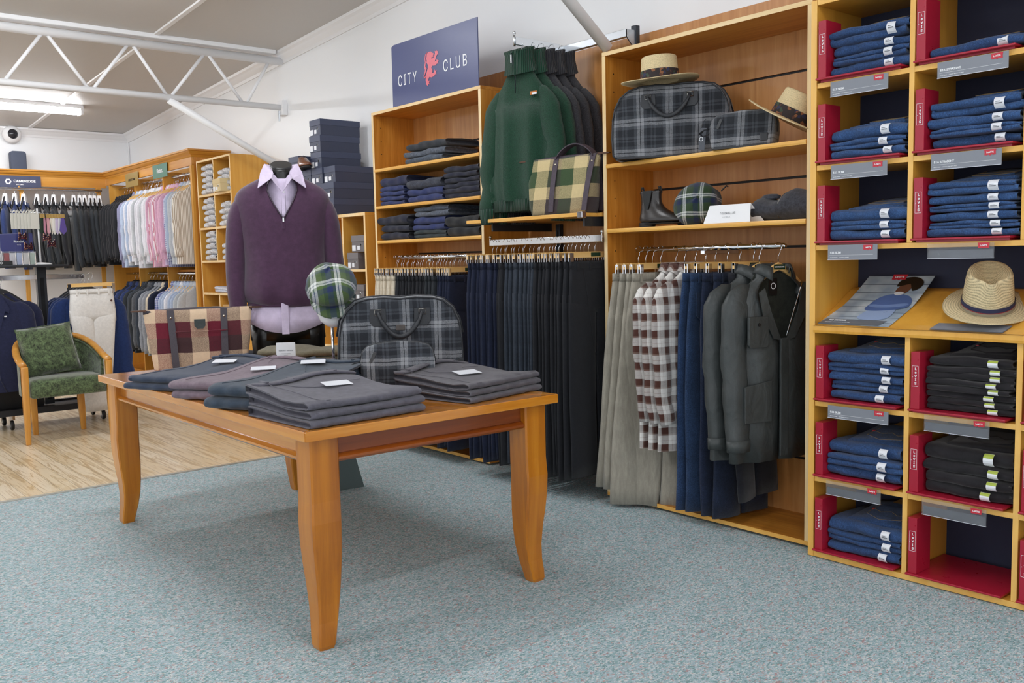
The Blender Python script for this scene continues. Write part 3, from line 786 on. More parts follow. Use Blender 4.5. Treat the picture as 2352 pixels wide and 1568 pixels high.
# ---- folded trousers laid out on the table
def plank_cloth(name, c): return cloth(name, c, v=.12, bump=.25, rough=.85, sc=40)
tr_navy = plank_cloth('merino_navy', '#323b4e'); tr_mauve = plank_cloth('merino_mauve', '#75656f'); tr_blue = plank_cloth('merino_blue', '#35404e'); tr_grey = plank_cloth('merino_grey', '#5a5862'); tr_grey2 = plank_cloth('merino_grey_brown', '#56535a')
def table_trousers(label, x, y, rz, mt, w, d, layers, t, seed, lab=(0, 0, 0), waist=1, parts=True):
    """folded pair: fold (knee) towards local -y, waistband at local +y; x across"""
    T = thing('folded_trousers', label, 'trousers', (x, y, TZ+.001), rz)
    rnd = random.Random(seed)
    lt = t/layers
    def surf(u, v, z0, k):            # u across -.5..5, v along 0..1 (fold -> waist)
        ww = w*(1-.10*v) ; xx = u*ww + .02*v*math.sin(seed) + k*.006
        yy = v*d
        # cloth bulges over the fold and lifts a little toward the waist
        zz = z0 + .006*math.sin(u*7+seed+k) *v + .004*math.sin(v*9+u*5+seed) + .034*v**2.2
        zz += .006*math.exp(-((u-.12)*9)**2)*math.sin(v*3) + .012*k*math.exp(-(v/.15)**2)*.2
        return xx, yy, max(.0, zz)
    # legs: layers of doubled cloth with a round fold at the front
    for k in range(layers):
        m = MB(); rings = []
        n = 26
        sh = rnd.uniform(-.014, .014); inset = .012*k + rnd.uniform(0, .01)
        for i in range(n+1):
            u = i/n-.5; e = min(i, n-i); sc_ = 1 if e >= 1 else .90
            ring = []; z0 = k*lt; th = lt*.96*sc_; mid = z0+lt*.48
            vs = [1.0, .8, .6, .4, .2, .06]
            for v in vs:
                a = surf(u, v, mid-th/2, k) ; ring.append((a[0]+sh, a[1]+inset, mid-th/2 + (a[2]-(mid-th/2))*k/layers))
            for q in range(7):
                an = -PI/2+PI*q/6; zz = mid+th/2*math.sin(an); a = surf(u, .02, 0, k)
                ring.append((a[0]+sh, inset+.02-th*.75*math.cos(an)+.003*math.sin(u*30+seed+k), zz+(a[2])*k/layers*.6))
            for v in vs[::-1]:
                a = surf(u, v, mid+th/2, k); kk = (k+1)/layers
                ring.append((a[0]+sh, a[1]+inset, mid+th/2+(a[2]-(mid+th/2))*kk))
            rings.append(ring)
        def hollow(rg, dx):
            c = [sum(p[q] for p in rg)/len(rg) for q in range(3)]
            a_ = [(p[0], c[1]+(p[1]-c[1])*.985, c[2]+(p[2]-c[2])*.72+(0 if abs(p[2]-c[2]) else 0)) for p in rg]
            zc = {}
            b_ = [(p[0]+dx, c[1]+(p[1]-c[1])*.97, p[2]) for p in a_]
            return a_, b_
        rings = [rings[0]] + rings + [rings[-1]]
        m.loft(rings, True, False, False)
        for rg, dx in ((rings[0], .02), (rings[-1], -.02)):
            mid_ = [Vector((0, 0, 0))]*0
            nn_ = len(rg); half = [ (Vector(rg[q])+Vector(rg[nn_-1-q]))/2 for q in range(nn_)]
            in1 = [tuple(half[q].lerp(Vector(rg[q]), .62)) for q in range(nn_)]
            in2 = [(p[0]+dx, p[1], p[2]) for p in in1]
            m.loft([rg, in1, in2], True, False, True)
        obj('leg_fold', m, mt, T, smooth=True)
    zt = t*.98
    # waistband at the far end, a doubled band with loops
    m = MB(); rings = []
    W2 = w*.98
    for i in range(25):
        u = i/24-.5; a = surf(u, 1.0, zt, layers-1)
        x0, y0, z0 = a[0]*1.02, a[1]-.004+.022*math.cos(u*3.1), a[2]-.001+.006*math.cos(u*PI)
        ring = [(x0, y0-.03, z0-.010), (x0, y0+.024, z0-.012), (x0, y0+.030, z0-.006), (x0, y0+.028, z0+.002), (x0, y0-.004, z0+.005), (x0, y0-.03, z0+.002)]
        rings.append(ring)
    m.loft(rings, True, True, True); obj('waistband', m, mt, T, smooth=True, sub=1)
    for u in (-.38, -.1, .3):
        a = surf(u, 1.0, zt, layers-1); m = MB().box(a[0]-.007, a[1]-.026+.022*math.cos(u*3.1), a[2]+.004, a[0]+.006, a[1]+.030+.02*math.cos(u*3.1), a[2]+.0085)
        obj('belt_loop', m, mt, T, bevel=.002)
    # side seam and pocket seam
    def path(pts): return [tuple(Vector(surf(u, v, zt, layers-1))+Vector((0, .012*0, .0025))) for u, v in pts]
    m = MB().tube(path([(-.36+.02*math.sin(v*6), v) for v in np.linspace(.05, .95, 14)]), .0012, 5)
    obj('side_seam', m, mt, T, smooth=True)
    obj('pocket_seam', MB().tube(path([(-.25+.3*q, .93-.32*q**.6) for q in np.linspace(0, 1, 9)]), .0012, 5), mt, T, smooth=True)
    obj('back_pocket_welt', MB().tube(path([(q, .72) for q in np.linspace(.12, .36, 7)]), .0016, 5, .6), mt, T, smooth=True)
    # white swing label lying on top
    lx, lv, la = lab
    a = surf(lx, lv, zt, layers-1)
    c, s_ = math.cos(la), math.sin(la); q = []
    for px_, py_ in ((-.05, -.034), (.05, -.034), (.05, .034), (-.05, .034)):
        xx, yy = px_*c-py_*s_, px_*s_+py_*c
        q.append((a[0]+xx, a[1]+yy, a[2]+.010+.10*py_))
    m = MB().add(q, [(0, 1, 2, 3)]); o = obj('paper_label', m, label_white, T, label='white paper label'); so = o.modifiers.new('thick', 'SOLIDIFY'); so.thickness = .001
    return T
table_trousers('navy folded trousers on the table in front of the burgundy check tote', 1.335, 3.92, -PI/2+.42, tr_navy, .46, .50, 2, .062, 1, lab=(.03, .68, .5))
table_trousers('mauve folded trousers on the table between navy pairs', 1.375, 3.50, -PI/2+.50, tr_mauve, .42, .56, 2, .072, 2, lab=(.02, .55, .6))
table_trousers('slate blue folded trousers behind the grey pair at the near table corner', 1.365, 3.165, -PI/2+.46, tr_blue, .36, .56, 2, .088, 3, lab=(-.2, .9, .6))
table_trousers('mid grey folded trousers at the nearest corner of the table', 1.60, 2.655, -.12+.20, tr_grey, .47, .42, 3, .078, 4, lab=(.06, .62, -.25))
table_trousers('grey folded trousers at the right end of the table beside the plaid pouch', 2.235, 2.70, .04+.16, tr_grey2, .44, .40, 3, .068, 5, lab=(-.04, .52, -.35))

# ---- bags -----------------------------------------------------------------
P_burg = plaid('check_burgundy', [(0, C('#e0c3a4')), (.333, C('#6e1f30')), (.667, C('#4c3434'))], .237, [(0, C('#e0c3a4')), (.34, C('#40292e')), (.67, C('#6e1f30'))], .222, offs=(.036, .184))
P_green = plaid('check_green', [(0, C('#dcc795')), (.333, C('#453a3c')), (.667, C('#3c5232'))], .26, [(0, C('#453a3c')), (.287, C('#dcc795')), (.51, C('#3c5232')), (.80, C('#dcc795'))], .30, offs=(.16, .0))
leather = cloth('leather_brown', '#3b333b', v=.08, bump=.25, rough=.5, sheen=0, spec=.5, sc=160)
leather_tan = cloth('leather_tan', '#5a3f31', v=.1, bump=.2, rough=.5, sheen=0)
brass = plain('brass_stud', '#cfc6b4', .25, 1.0)
def tote(label, loc, rz, mt, wb=.40, wt=.56, h=.335, db=.17, strap_x=(-.125, .135), strap_col=None, up=False):
    T = thing('tote_bag', label, 'bag', loc, rz)
    rings = []; n = 36
    for i in range(13):
        f = i/12; z = h*f
        a = (wb+(wt-wb)*(f**.75))/2; b = (db*(1-f**1.4)+.018*f)/2
        p = .28 if f < .6 else .45
        rings.append([(a*S(math.cos(2*PI*k/n), p) + .006*math.sin(z*22+k)*.3, b*S(math.sin(2*PI*k/n), p+.15) + .006*math.sin(a*9*math.cos(2*PI*k/n)+z*14), z-.012*(1-f)*0 - .01*f*math.cos(PI*math.cos(2*PI*k/n))*.5) for k in range(n)])
    obj('body', MB().loft(rings, True, True, True), mt, T, smooth=True)
    obj('top_binding', MB().tube([(x, 0, h-.004+.004*math.cos(PI*x/wt*2)) for x in np.linspace(-wt/2, wt/2, 15)], .0075, 8, 1.4), strap_col or leather, T, smooth=True)
    for s in (-1, 1):
        o = obj('zip_tab', MB().loft([[(s*(wt/2-.015), -.012, h-.006), (s*(wt/2-.015), .012, h-.006), (s*(wt/2-.015), .012, h+.004), (s*(wt/2-.015), -.012, h+.004)],
              [(s*(wt/2+.055), -.008, h-.004), (s*(wt/2+.055), .008, h-.004), (s*(wt/2+.055), .008, h+.002), (s*(wt/2+.055), -.008, h+.002)]], True, True, True), leather_tan, T)
    def front_y(z): return -((db*(1-(z/h)**1.4)+.018*z/h)/2)-.0035
    lm = strap_col or leather
    for side in (-1, 1):
        for sx in strap_x:
            m = MB(); rings = []
            for i in range(12):
                z = .012+(h-.012)*i/11; y = side*(-front_y(z))+0; x = sx*(1+.12*z/h)
                rings.append([(x-.016, y-side*.001*0, z), (x+.016, y, z), (x+.016, y+side*.004, z), (x-.016, y+side*.004, z)])
            m.loft(rings, True, True, True); st = obj('strap', m, lm, T)
            obj('stud', MB().lathe([(.006, 0), (.005, .003), (.001, .004)], 12).xf(Matrix.Translation((sx*1.11, side*(-front_y(h*.88))+side*.004, h*.88)) @ Matrix.Rotation(PI/2*(1 if side < 0 else -1), 4, 'X')), brass, st, smooth=True)
        if not up and side < 0: continue      # the loops of this bag hang down behind it
        m = MB(); rings = []     # handle loop
        x0, x1 = strap_x[0]*1.12, strap_x[1]*1.12
        for i in range(21):
            u = i/20; x = x0+(x1-x0)*u; z = h - .012 + (.07 if up else .012)*math.sin(PI*u)**.7 - (0 if up else .012)
            y = side*(.013+(.0 if up else .028*math.sin(PI*u)))
            if up: ring = [(x, y-.013, z), (x, y+.013, z), (x, y+.013, z+.006), (x, y-.013, z+.006)]
            else: ring = [(x, y-.003, z-.014), (x, y+.003, z-.014), (x, y+.003, z+.014), (x, y-.003, z+.014)]
            rings.append(ring)
        m.loft(rings, True, True, True); obj('handle', m, lm, T)
    return T
ang = math.atan2(4.33-4.545, 1.93-1.525)
B1 = tote('burgundy, cream and black check tote bag standing on the display table', (1.72, 4.475, TZ+.001), face_cam(1.735, 4.475)+.06, P_burg, wb=.42, wt=.51, h=.315, strap_x=(-.118, .105))
z0 = .315*.78
o = obj('logo_patch', MB().prism([(-.026, z0+.022), (.026, z0+.022), (.026, z0-.01), (.014, z0-.024), (-.014, z0-.024), (-.026, z0-.01)], -.062, -.055), cloth('patch_grey', '#3f4646', v=.1, rough=.6), B1, label='dark grey shield-shaped leather patch')
obj('front_pocket_edge', MB().tube([(x, -.067-.002*math.cos(x*12), z0-.036) for x in np.linspace(-.115, .13, 11)], .003, 6), P_burg, B1, smooth=True)

gp_w = [(0, C('#31343a')), (.16, C('#5c6067')), (.26, C('#a5a7ac')), (.36, C('#2e3036')), (.39, C('#a5a7ac')), (.50, C('#4d5158')), (.60, C('#2c2e34')), (.74, C('#50545b')), (.80, C('#2e3036')), (.84, C('#50545b')), (.92, C('#31343a'))]
P_grey = plaid('check_charcoal', gp_w, .135, gp_w, .13, offs=(.02, .05), speck=.8)
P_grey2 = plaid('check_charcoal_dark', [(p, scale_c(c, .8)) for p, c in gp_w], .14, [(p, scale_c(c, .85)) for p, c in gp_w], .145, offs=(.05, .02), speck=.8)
blk_leather = cloth('leather_black', '#2a2c31', v=.08, bump=.2, rough=.45, sheen=0, spec=.5, sc=160)
def duffel(label, loc, rz, mt, w=.53, h=.37, d=.20, handle='front', pouch=True, lean=0.0, corners=True, flop=False):
    T = thing('duffel_bag', label, 'bag', loc, rz)
    def outline(ins=0.0):
        pts = []; ww, hh = w/2-ins, h-ins
        prof = [(-.93, 0.0), (-.985, .06), (-1, .3), (-.985, .55), (-.94, .72), (-.85, .86), (-.70, .955), (-.52, .99), (-.25, 1.0), (0, .985), (.25, 1.0), (.52, .99), (.70, .955), (.85, .86), (.94, .72), (.985, .55), (1, .3), (.985, .06), (.93, 0)]
        return [(a*ww, max(ins*.5, b*hh)) for a, b in prof]
    rings = []
    for y, ins in ((-d/2-.006, .10), (-d/2-.008, .035), (-d/2, .008), (-d/2+.012, 0), (-d/4, -.004), (0, -.006), (d/4, -.004), (d/2-.012, 0), (d/2, .008), (d/2+.006, .035), (d/2+.006, .10)):
        rings.append([(x, y+lean*z + .004*math.sin(x*20), z) for x, z in outline(ins)])
    obj('body', MB().loft(rings, True, True, True), mt, T, smooth=True)
    for y in (-d/2+.002, d/2-.002):
        obj('piping', MB().tube([(x, y+lean*z-.002, z+.001) for x, z in outline(.004)], .0042, 6), blk_leather, T, smooth=True)
    obj('zip', MB().tube([(x, -d/4+lean*z, z) for x, z in outline(-.006)[3:16]], .006, 6, .5), blk_leather, T, smooth=True)
    obj('bottom_panel', MB().box(-w*.45, -d/2-.004, 0, w*.45, d/2, .012), blk_leather, T, bevel=.004)
    for sx in (-1, 1):
        if corners:
            m = MB().prism([(sx*w*.492, .004), (sx*w*.505, .05), (sx*w*.497, .105), (sx*w*.46, .103), (sx*w*.41, .075), (sx*w*.38, .03), (sx*w*.37, .004)], -d/2-.0125, -d/2+.004)
            obj('corner_patch', m, blk_leather, T, bevel=.003)
        hx_ = sx*w*.175
        m = MB().prism([(hx_-.034, h*.87), (hx_+.034, h*.87), (hx_+.036, h*.72), (hx_+.02, h*.67), (hx_-.02, h*.67), (hx_-.036, h*.72)], -d/2-.0145+lean*h*.8, -d/2-.009+lean*h*.8)
        pt = obj('handle_patch', m, blk_leather, T, bevel=.002)
        obj('buckle', MB().tube([(hx_-.014, -d/2-.019+lean*h*.8, h*.86), (hx_+.014, -d/2-.019+lean*h*.8, h*.86), (hx_+.014, -d/2-.019+lean*h*.8, h*.80), (hx_-.014, -d/2-.019+lean*h*.8, h*.80), (hx_-.014, -d/2-.019+lean*h*.8, h*.86)], .0025, 6), plain('nickel', '#a9a6a2', .3, 1.0), pt, smooth=True)
    yb = -d/2-.022+lean*h*.7
    if True:
        pts = []
        for i in range(17):
            u = i/16; x = (-.175+.35*u)*w; sagz = math.sin(PI*u)**.75
            pts.append((x, yb-.010*sagz, h*.83-h*.28*sagz))
        obj('handle', MB().tube(pts, [.007]*2+[.0105]*13+[.007]*2, 10), blk_leather, T, smooth=True)
    if lean == 0:
        for s in (-1, 1):
            obj('zip_pull', MB().box(-.006, -.002, -.032, .006, .002, .0).xf(Matrix.Translation((.012*s, -d/4-.028, h-.012)) @ Matrix.Rotation(.5*s, 4, 'Y') @ Matrix.Rotation(.9, 4, 'X')), blk_leather, T)
    return T
D1 = duffel('charcoal check duffel bag with black handles standing on the display table', (2.215, 3.43, TZ+.001), face_cam(2.2, 3.42)+.02, P_grey, w=.54, h=.375, d=.19)
obj('logo_patch', MB().box(-.02, -.112, .232, .02, -.104, .256), cloth('patch_brown_grey', '#57504d', v=.1, rough=.6), D1, bevel=.003, label='small brown leather logo patch')
obj('hanging_label', MB().box(-.245, -.085, .185, -.242, -.075, .235), label_white, D1, label='small white hanging label')
def pouch(label, loc, rz, mt, w=.29, h=.19, d=.11, tabs=-1):
    T = thing('wash_bag', label, 'wash bag', loc, rz)
    prof = [(-.80, 0), (-.93, .05), (-1, .35), (-1, .62), (-.95, .80), (-.82, .90), (-.55, .96), (0, 1.0), (.55, .97), (.82, .92), (.95, .82), (1, .62), (1, .35), (.95, .05), (.85, 0)]
    def ol(i_): return [(a*(w/2-i_), max(i_*.5, b*(h-i_))) for a, b in prof]
    rings = [[(x, y*(1-.35*z/h) + .003*math.sin(x*30), z) for x, z in ol(i_)] for y, i_ in ((-d/2-.003, .05), (-d/2-.003, .02), (-d/2, .005), (-d/2+.01, 0), (0, 0), (d/2-.01, 0), (d/2, .005), (d/2+.003, .05))]
    obj('body', MB().loft(rings, True, True, True), mt, T, smooth=True)
    obj('base_trim', MB().loft([[(x*1.012, y*1.03, z) for x, y in ((-.8*w/2, -d/2), (.86*w/2, -d/2), (.95*w/2, -d/4), (.95*w/2, d/4), (.86*w/2, d/2), (-.8*w/2, d/2), (-.93*w/2, d/4), (-.93*w/2, -d/4))] for z in (0, .012)], True, True, True), blk_leather, T)
    obj('zip', MB().tube([(x, -.012, z+.001) for x, z in ol(0)[2:13]], .005, 6, .6), blk_leather, T, smooth=True)
    s = tabs
    pts = [(s*w/2*.98, -.01, h*.60), (s*(w/2+.03), -.018, h*.58), (s*(w/2+.05), -.02, h*.48), (s*(w/2+.035), -.02, h*.40), (s*w/2*.98, -.01, h*.50)]
    obj('side_loop', MB().tube(pts, .009, 8, .35), blk_leather, T, smooth=True)
    obj('zip_pull', MB().box(-.006, -.003, -.045, .006, .001, 0).xf(Matrix.Translation((-w*.30, -d/2*.75-.008, h*.80)) @ Matrix.Rotation(.45, 4, 'Y')), cloth('pull_grey', '#4b4c4e', v=.1, rough=.6), T)
    obj('logo_patch', MB().box(w*.29, -d/2*.93-.006, h*.12, w*.29+.036, -d/2*.93+.004, h*.12+.036), blk_leather, T, bevel=.004, label='square black leather logo patch')
    return T
pouch('charcoal check wash bag standing in front of the duffel on the display table', (2.045, 3.19, TZ+.001), face_cam(2.03, 3.2)-.02, P_grey, w=.30, h=.205, d=.115)
D2 = duffel('charcoal check duffel bag on the top shelf under a straw hat', (3.535, 2.985, 1.742), -PI/2+.50, P_grey2, w=.58, h=.345, d=.15, corners=False)
W2 = pouch('charcoal check wash bag on the top shelf between duffel and tilted straw hat', (3.50, 2.545, 1.742), -PI/2+.32, P_grey2, w=.30, h=.165, d=.10)
tg = thing('swing_tag', 'grey swing tag hanging between the duffel and wash bag on the top shelf', 'tag', (3.437, 2.735, 1.80), -PI/2+.2)
obj('card', MB().prism(rrect(.03, .10, .002, 2), -.001, .001).xf(Matrix.Translation((0, 0, -.05))@Matrix.Rotation(.12, 4, 'Y')), sign_grey if False else plain('tag_slate', '#4b4f58', .5), tg)
obj('emblem', MB().lathe([(.0095, 0), (.0095, .0006), (.0072, .0006), (.0072, 0)], 20).xf(Matrix.Translation((.0, -.0018, .0)) @ Matrix.Rotation(PI/2, 4, 'X')), ink_white, tg)
obj('cord', MB().tube([(0, 0, .049), (.01, -.002, .075), (.02, .006, .09)], .001, 5), black_plastic, tg)
tote('green, cream and brown check tote bag on the wall shelf under the jumpers', (3.405, 3.63, 1.5015), -PI/2+.14, P_green, wb=.37, wt=.50, h=.30, db=.14, strap_x=(-.03, .19), strap_col=cloth('strap_mauve', '#4e454e', v=.08, rough=.6, sheen=0), up=True)

# ---- sweater folded, sign card, hat stand
olive_knit = cloth('olive_knit', '#78705c', v=.12, bump=.3)
olive_back = cloth('olive_dark_knit', '#4a4a40', v=.12, bump=.3)
th = face_cam(2.02, 4.1)
folded('khaki green folded jumper lying on the table in front of the mannequin', (2.055, 3.99, TZ+.052), th-.30, olive_knit, .50, .28, .068, 2, 5, sag=.006)
folded('dark olive folded jumper under the khaki jumper on the table', (2.07, 4.01, TZ+.001), th-.30, olive_back, .48, .27, .050, 2, 6)
folded('navy folded jumper on the table between the check tote and the mannequin', (1.905, 4.56, TZ+.001), th-.3, navy_dark, .24, .2, .075, 3, 16)
T = thing('price_sign', 'small white upright card for merino denim on the table', 'sign', (1.91, 3.93, TZ+.001), face_cam(1.91, 3.93)-.15)
obj('card', MB().prism(rrect(.088, .165, .004, 3), -.0012, .0012), white_card, T)
obj('easel_back', MB().add([(-.02, .001, .12), (.02, .001, .12), (.025, .06, .0), (-.025, .06, 0)], [(0, 1, 2, 3)]), white_card, T)
text('MERINO-DENIM', .0112, ink_grey, T, (0, -.0018, .128), spacing=1.1)
text('NATURAL, FLEXIBLE, COMFORTABLE', .0038, ink_grey, T, (0, -.0018, .114))
text('CARE TO LAST', .0038, ink_grey, T, (0, -.0018, .107))
for x in (-.024, 0, .024):
    obj('icon', MB().lathe([(.0062, 0), (.0062, .0006), (.0054, .0006), (.0054, 0)], 20).xf(Matrix.Translation((x, -.0014, .05)) @ Matrix.Rotation(PI/2, 4, 'X')), ink_grey, T)

hs = thing('hat_stand', 'white head form on a chrome post displaying the plaid cap on the table', 'hat stand', (1.985, 3.62, TZ+.001), face_cam(1.985, 3.62))
obj('base', MB().lathe([(.001, .006), (.06, .005), (.065, 0)], 28), chrome, hs, smooth=True)
obj('post', MB().tube([(0, 0, .004), (0, 0, .30)], .0065, 14), chrome, hs, smooth=True)
rings = []
for z, a, b, cy in ((.245, .012, .012, 0), (.252, .035, .033, -.006), (.275, .062, .058, -.012), (.31, .076, .072, .0), (.35, .078, .076, .012), (.39, .07, .07, .02), (.42, .05, .05, .02), (.43, .01, .01, .02)):
    rings.append([(a*math.cos(2*PI*k/28)+.012, b*math.sin(2*PI*k/28)+cy-.01, z) for k in range(28)])
obj('head_form', MB().loft(rings, True, True, True), plain('gloss_white', '#f0efee', .25), hs, smooth=True)
P_cap = plaid('check_green_blue', [(0, C('#3d5238')), (.16, C('#2a3660')), (.40, C('#3d5238')), (.52, C('#e6e8e4')), (.62, C('#6f7f88')), (.66, C('#e6e8e4')), (.76, C('#5f7340'))], .105, [(0, C('#3d5238')), (.2, C('#2a3660')), (.42, C('#4e6a3c')), (.55, C('#e6e8e4')), (.63, C('#77808c')), (.67, C('#e6e8e4')), (.78, C('#4a5a3a'))], .10, offs=(.03, .04), ay='y', speck=.7, rot=.0)
P_cap2 = plaid('check_green_navy', [(0, C('#34482f')), (.16, C('#232d52')), (.44, C('#34482f')), (.54, C('#dfe3e0')), (.62, C('#5f6f78')), (.66, C('#dfe3e0')), (.74, C('#34482f'))], .085, [(0, C('#34482f')), (.2, C('#232d52')), (.46, C('#34482f')), (.56, C('#dfe3e0')), (.64, C('#67707c')), (.68, C('#dfe3e0')), (.76, C('#34482f'))], .085, offs=(.03, .04), ay='y', speck=.7)
def flat_cap(label, loc, rot, mt, r=.106, name='flat_cap', spin=0.0):
    SM = Matrix.Rotation(spin, 4, 'Z')
    T = thing(name, label, 'cap', loc, rot=rot)
    rings = []
    for i, (z, k, f) in enumerate(((-.045, .88, 0), (-.03, .93, .01), (-.005, 1.02, .03), (.02, 1.05, .03), (.045, .98, .02), (.065, .80, .01), (.08, .52, 0), (.088, .22, 0), (.089, .02, 0))):
        rings.append([(r*k*math.cos(2*PI*j/32)*(1+.015*math.sin(4*2*PI*j/32)), (r*1.12*k*math.sin(2*PI*j/32)-f)*(1+.012*math.sin(5*2*PI*j/32)), z*(1+.05*math.sin(2*PI*j/32*4))) for j in range(32)])
    obj('crown', MB().loft(rings, True, False, False).xf(SM), mt, T, smooth=True)
    obj('button', MB().lathe([(.009, .086), (.009, .092), (.006, .096), (.001, .097)], 12), mt, T, smooth=True)
    m = MB(); top = []; bot = []
    rg = []
    for j in range(17):
        a = PI + PI*(.12+.76*j/16)
        x0, y0 = r*.93*math.cos(a), r*1.06*math.sin(a); k = math.sin(PI*(j/16))**.6
        x1, y1 = r*1.02*math.cos(a), r*1.06*math.sin(a)-.058*k
        dz = -.018*k
        rg.append([(x0, y0, -.030), (x1, y1, -.036+dz), (x1, y1, -.043+dz), (x0, y0, -.040)])
    obj('peak', MB().loft(rg, True, True, True).xf(SM), mt, T, smooth=False)
    return T
CP = flat_cap('green, blue and white plaid flat cap on the white head form', (1.985, 3.615, TZ+.43), (.55, -.10, face_cam(1.985, 3.62)), P_cap)
C2 = flat_cap('green and navy plaid flat cap beside the black ankle boot on the shelf', (3.58, 2.85, 1.414+.112), (1.35, .0, -PI/2+.45), P_cap2, r=.094, spin=-.95)
for s in (0, 1): pass
obj('strap_end', MB().tube([(.10, .04, .03), (.125, .06, .04), (.135, .05, .06)], .004, 6), black_plastic, C2)
# ================================================================ CONTENTS OF THE WALL UNITS
straw = None
def straw_mat(name, col, ring=True, period=.0075):
    if name in MC: return MC[name]
    t = NT(name)
    sep = t.n.new('ShaderNodeSeparateXYZ'); t.link(t.co, sep.inputs[0])
    r = t.math('SQRT', t.math('ADD', t.math('POWER', sep.outputs[0], 2.0), t.math('POWER', sep.outputs[1], 2.0)))
    k = t.math('ADD', r, sep.outputs[2])
    w1 = t.math('SINE', t.math('MULTIPLY', k, 2*PI/period)); n = t.noise(t.co, 260, 3, .6)
    f = t.math('ADD', t.math('MULTIPLY', w1, .22 if ring else .03), t.math('MULTIPLY', n, 1.0))
    c = C(col); t.base(t.ramp(f, [(.2, scale_c(c, .62)), (.5, c), (.8, scale_c(c, 1.25))]))
    t.set(Roughness=.75); t.bump(f, .5 if ring else .2, .003); MC[name] = t.m; return t.m
straw_plain = straw_mat('straw_smooth', '#d8c498', False); straw_ring = straw_mat('straw_braided', '#cfbd95', True)
def band_mat():
    t = NT('paisley_band'); v = t.node('ShaderNodeTexVoronoi', Scale=70.0); t.link(t.co, v.inputs['Vector'])
    s = t.n.new('ShaderNodeSeparateColor'); t.link(v.outputs['Color'], s.inputs[0])
    t.base(t.ramp(s.outputs[0], [(0, C('#2e2626')), (.45, C('#2f3350')), (.62, C('#5b3a2c')), (.78, C('#3a4a3a')), (.9, C('#8a5a3a'))], 'CONSTANT')); t.set(Roughness=.8); return t.m
paisley = band_mat()
def hat(label, loc, rot, mt, R=(.17, .15), hc=(.098, .083), h=.115, pinch=0.0, dent=.02, band=None, brimcurl=.012, bands=None, taper=.88):
    T = thing('straw_hat', label, 'hat', loc, rot=rot); n = 48; rings = []
    def P(a, b, z, k, pz=0): 
        return [(a*math.cos(2*PI*j/n), b*math.sin(2*PI*j/n), z + pz*(math.cos(2*PI*j/n)**2) - pz*.6*(math.sin(2*PI*j/n)**2)) for j in range(n)]
    for f in (0, .25, .5, .75, 1):
        a = R[0]+(hc[0]-R[0])*f; b = R[1]+(hc[1]-R[1])*f
        rings.append(P(a, b, .004*f, 0, brimcurl*(1-f)**1.5))
    obj('brim', MB().loft(rings, True, False, False), mt, T, smooth=True)
    kids = [o for o in COL.objects if o.parent == T]
    so = kids[0].modifiers.new('thick', 'SOLIDIFY'); so.thickness = .0035
    rings = []
    for f in (0, .2, .4, .6, .8, .93, 1.0):
        k = 1-(1-taper)*f**1.3 - (.05 if f > .95 else 0); z = .003+h*f
        ring = []
        for j in range(n):
            a = 2*PI*j/n; x = hc[0]*k*math.cos(a); y = hc[1]*k*math.sin(a)
            if pinch:
                # two side dents near the front (-x side is front)
                d1 = math.exp(-((a-PI*.82)/.35)**2) + math.exp(-((a-PI*1.18)/.35)**2)
                x *= 1-pinch*.22*d1*f*f; y *= 1-pinch*.9*d1*f*f
            ring.append((x, y, z + (.012*math.cos(a)*f if pinch else 0)))
        rings.append(ring)
    top = rings[-1]
    for q in (.85, .65, .4, .15):
        ring = []
        for (x, y, z) in top:
            yy = y*q; xx = x*q
            dd = dent*(1-q)**.8*2.2*math.exp(-(yy/(hc[1]*.45))**2) if pinch else dent*.35*(1-q) - .006*(1-q*q)*(-1)
            ring.append((xx, yy, z+.006*(1-q)-dd))
        rings.append(ring)
    obj('crown', MB().loft(rings, True, False, True), mt, T, smooth=True, sub=1)
    bs = bands or [(.004, .036, paisley, 1.02)]
    for (z0, z1, bm, k) in bs:
        rg = []
        for z in (z0, z1):
            f = z/h; kk = (1-(1-taper)*f**1.3)*k
            rg.append([(hc[0]*kk*math.cos(2*PI*j/n), hc[1]*kk*math.sin(2*PI*j/n), z+.003) for j in range(n)])
        o = obj('hat_band', MB().loft(rg, True), bm, T, smooth=True)
    return T
hat('straw hat with paisley band resting on top of the plaid duffel bag', (3.47, 3.01, 2.103), (.02, -.03, -PI/2+.35), straw_plain, R=(.19, .165), hc=(.092, .082), h=.118, dent=.02, taper=.93, brimcurl=.010, bands=[(.004, .05, paisley, 1.03)])
hat('straw hat with paisley band tilted against the side of the tall unit', (3.53, 2.335, 1.837), (-.05, .50, -PI/2+.3), straw_plain, R=(.20, .165), hc=(.088, .08), h=.125, dent=.02, taper=.90, brimcurl=.012, bands=[(.004, .05, paisley, 1.03)])
navy_band = plain('band_navy', '#25284a', .7); stone_band = plain('band_stone', '#8d846f', .7); red_band = plain('band_red', '#8c2b35', .7)
hat('woven straw fedora with navy and stone band on the sloping counter', (3.50, 1.475, 1.060), (0, -.42, .5), straw_ring, R=(.158, .150), hc=(.096, .088), h=.14, pinch=.55, dent=.035, taper=.84, brimcurl=.008,
    bands=[(.003, .016, stone_band, 1.025), (.016, .019, red_band, 1.03), (.019, .034, navy_band, 1.022)])
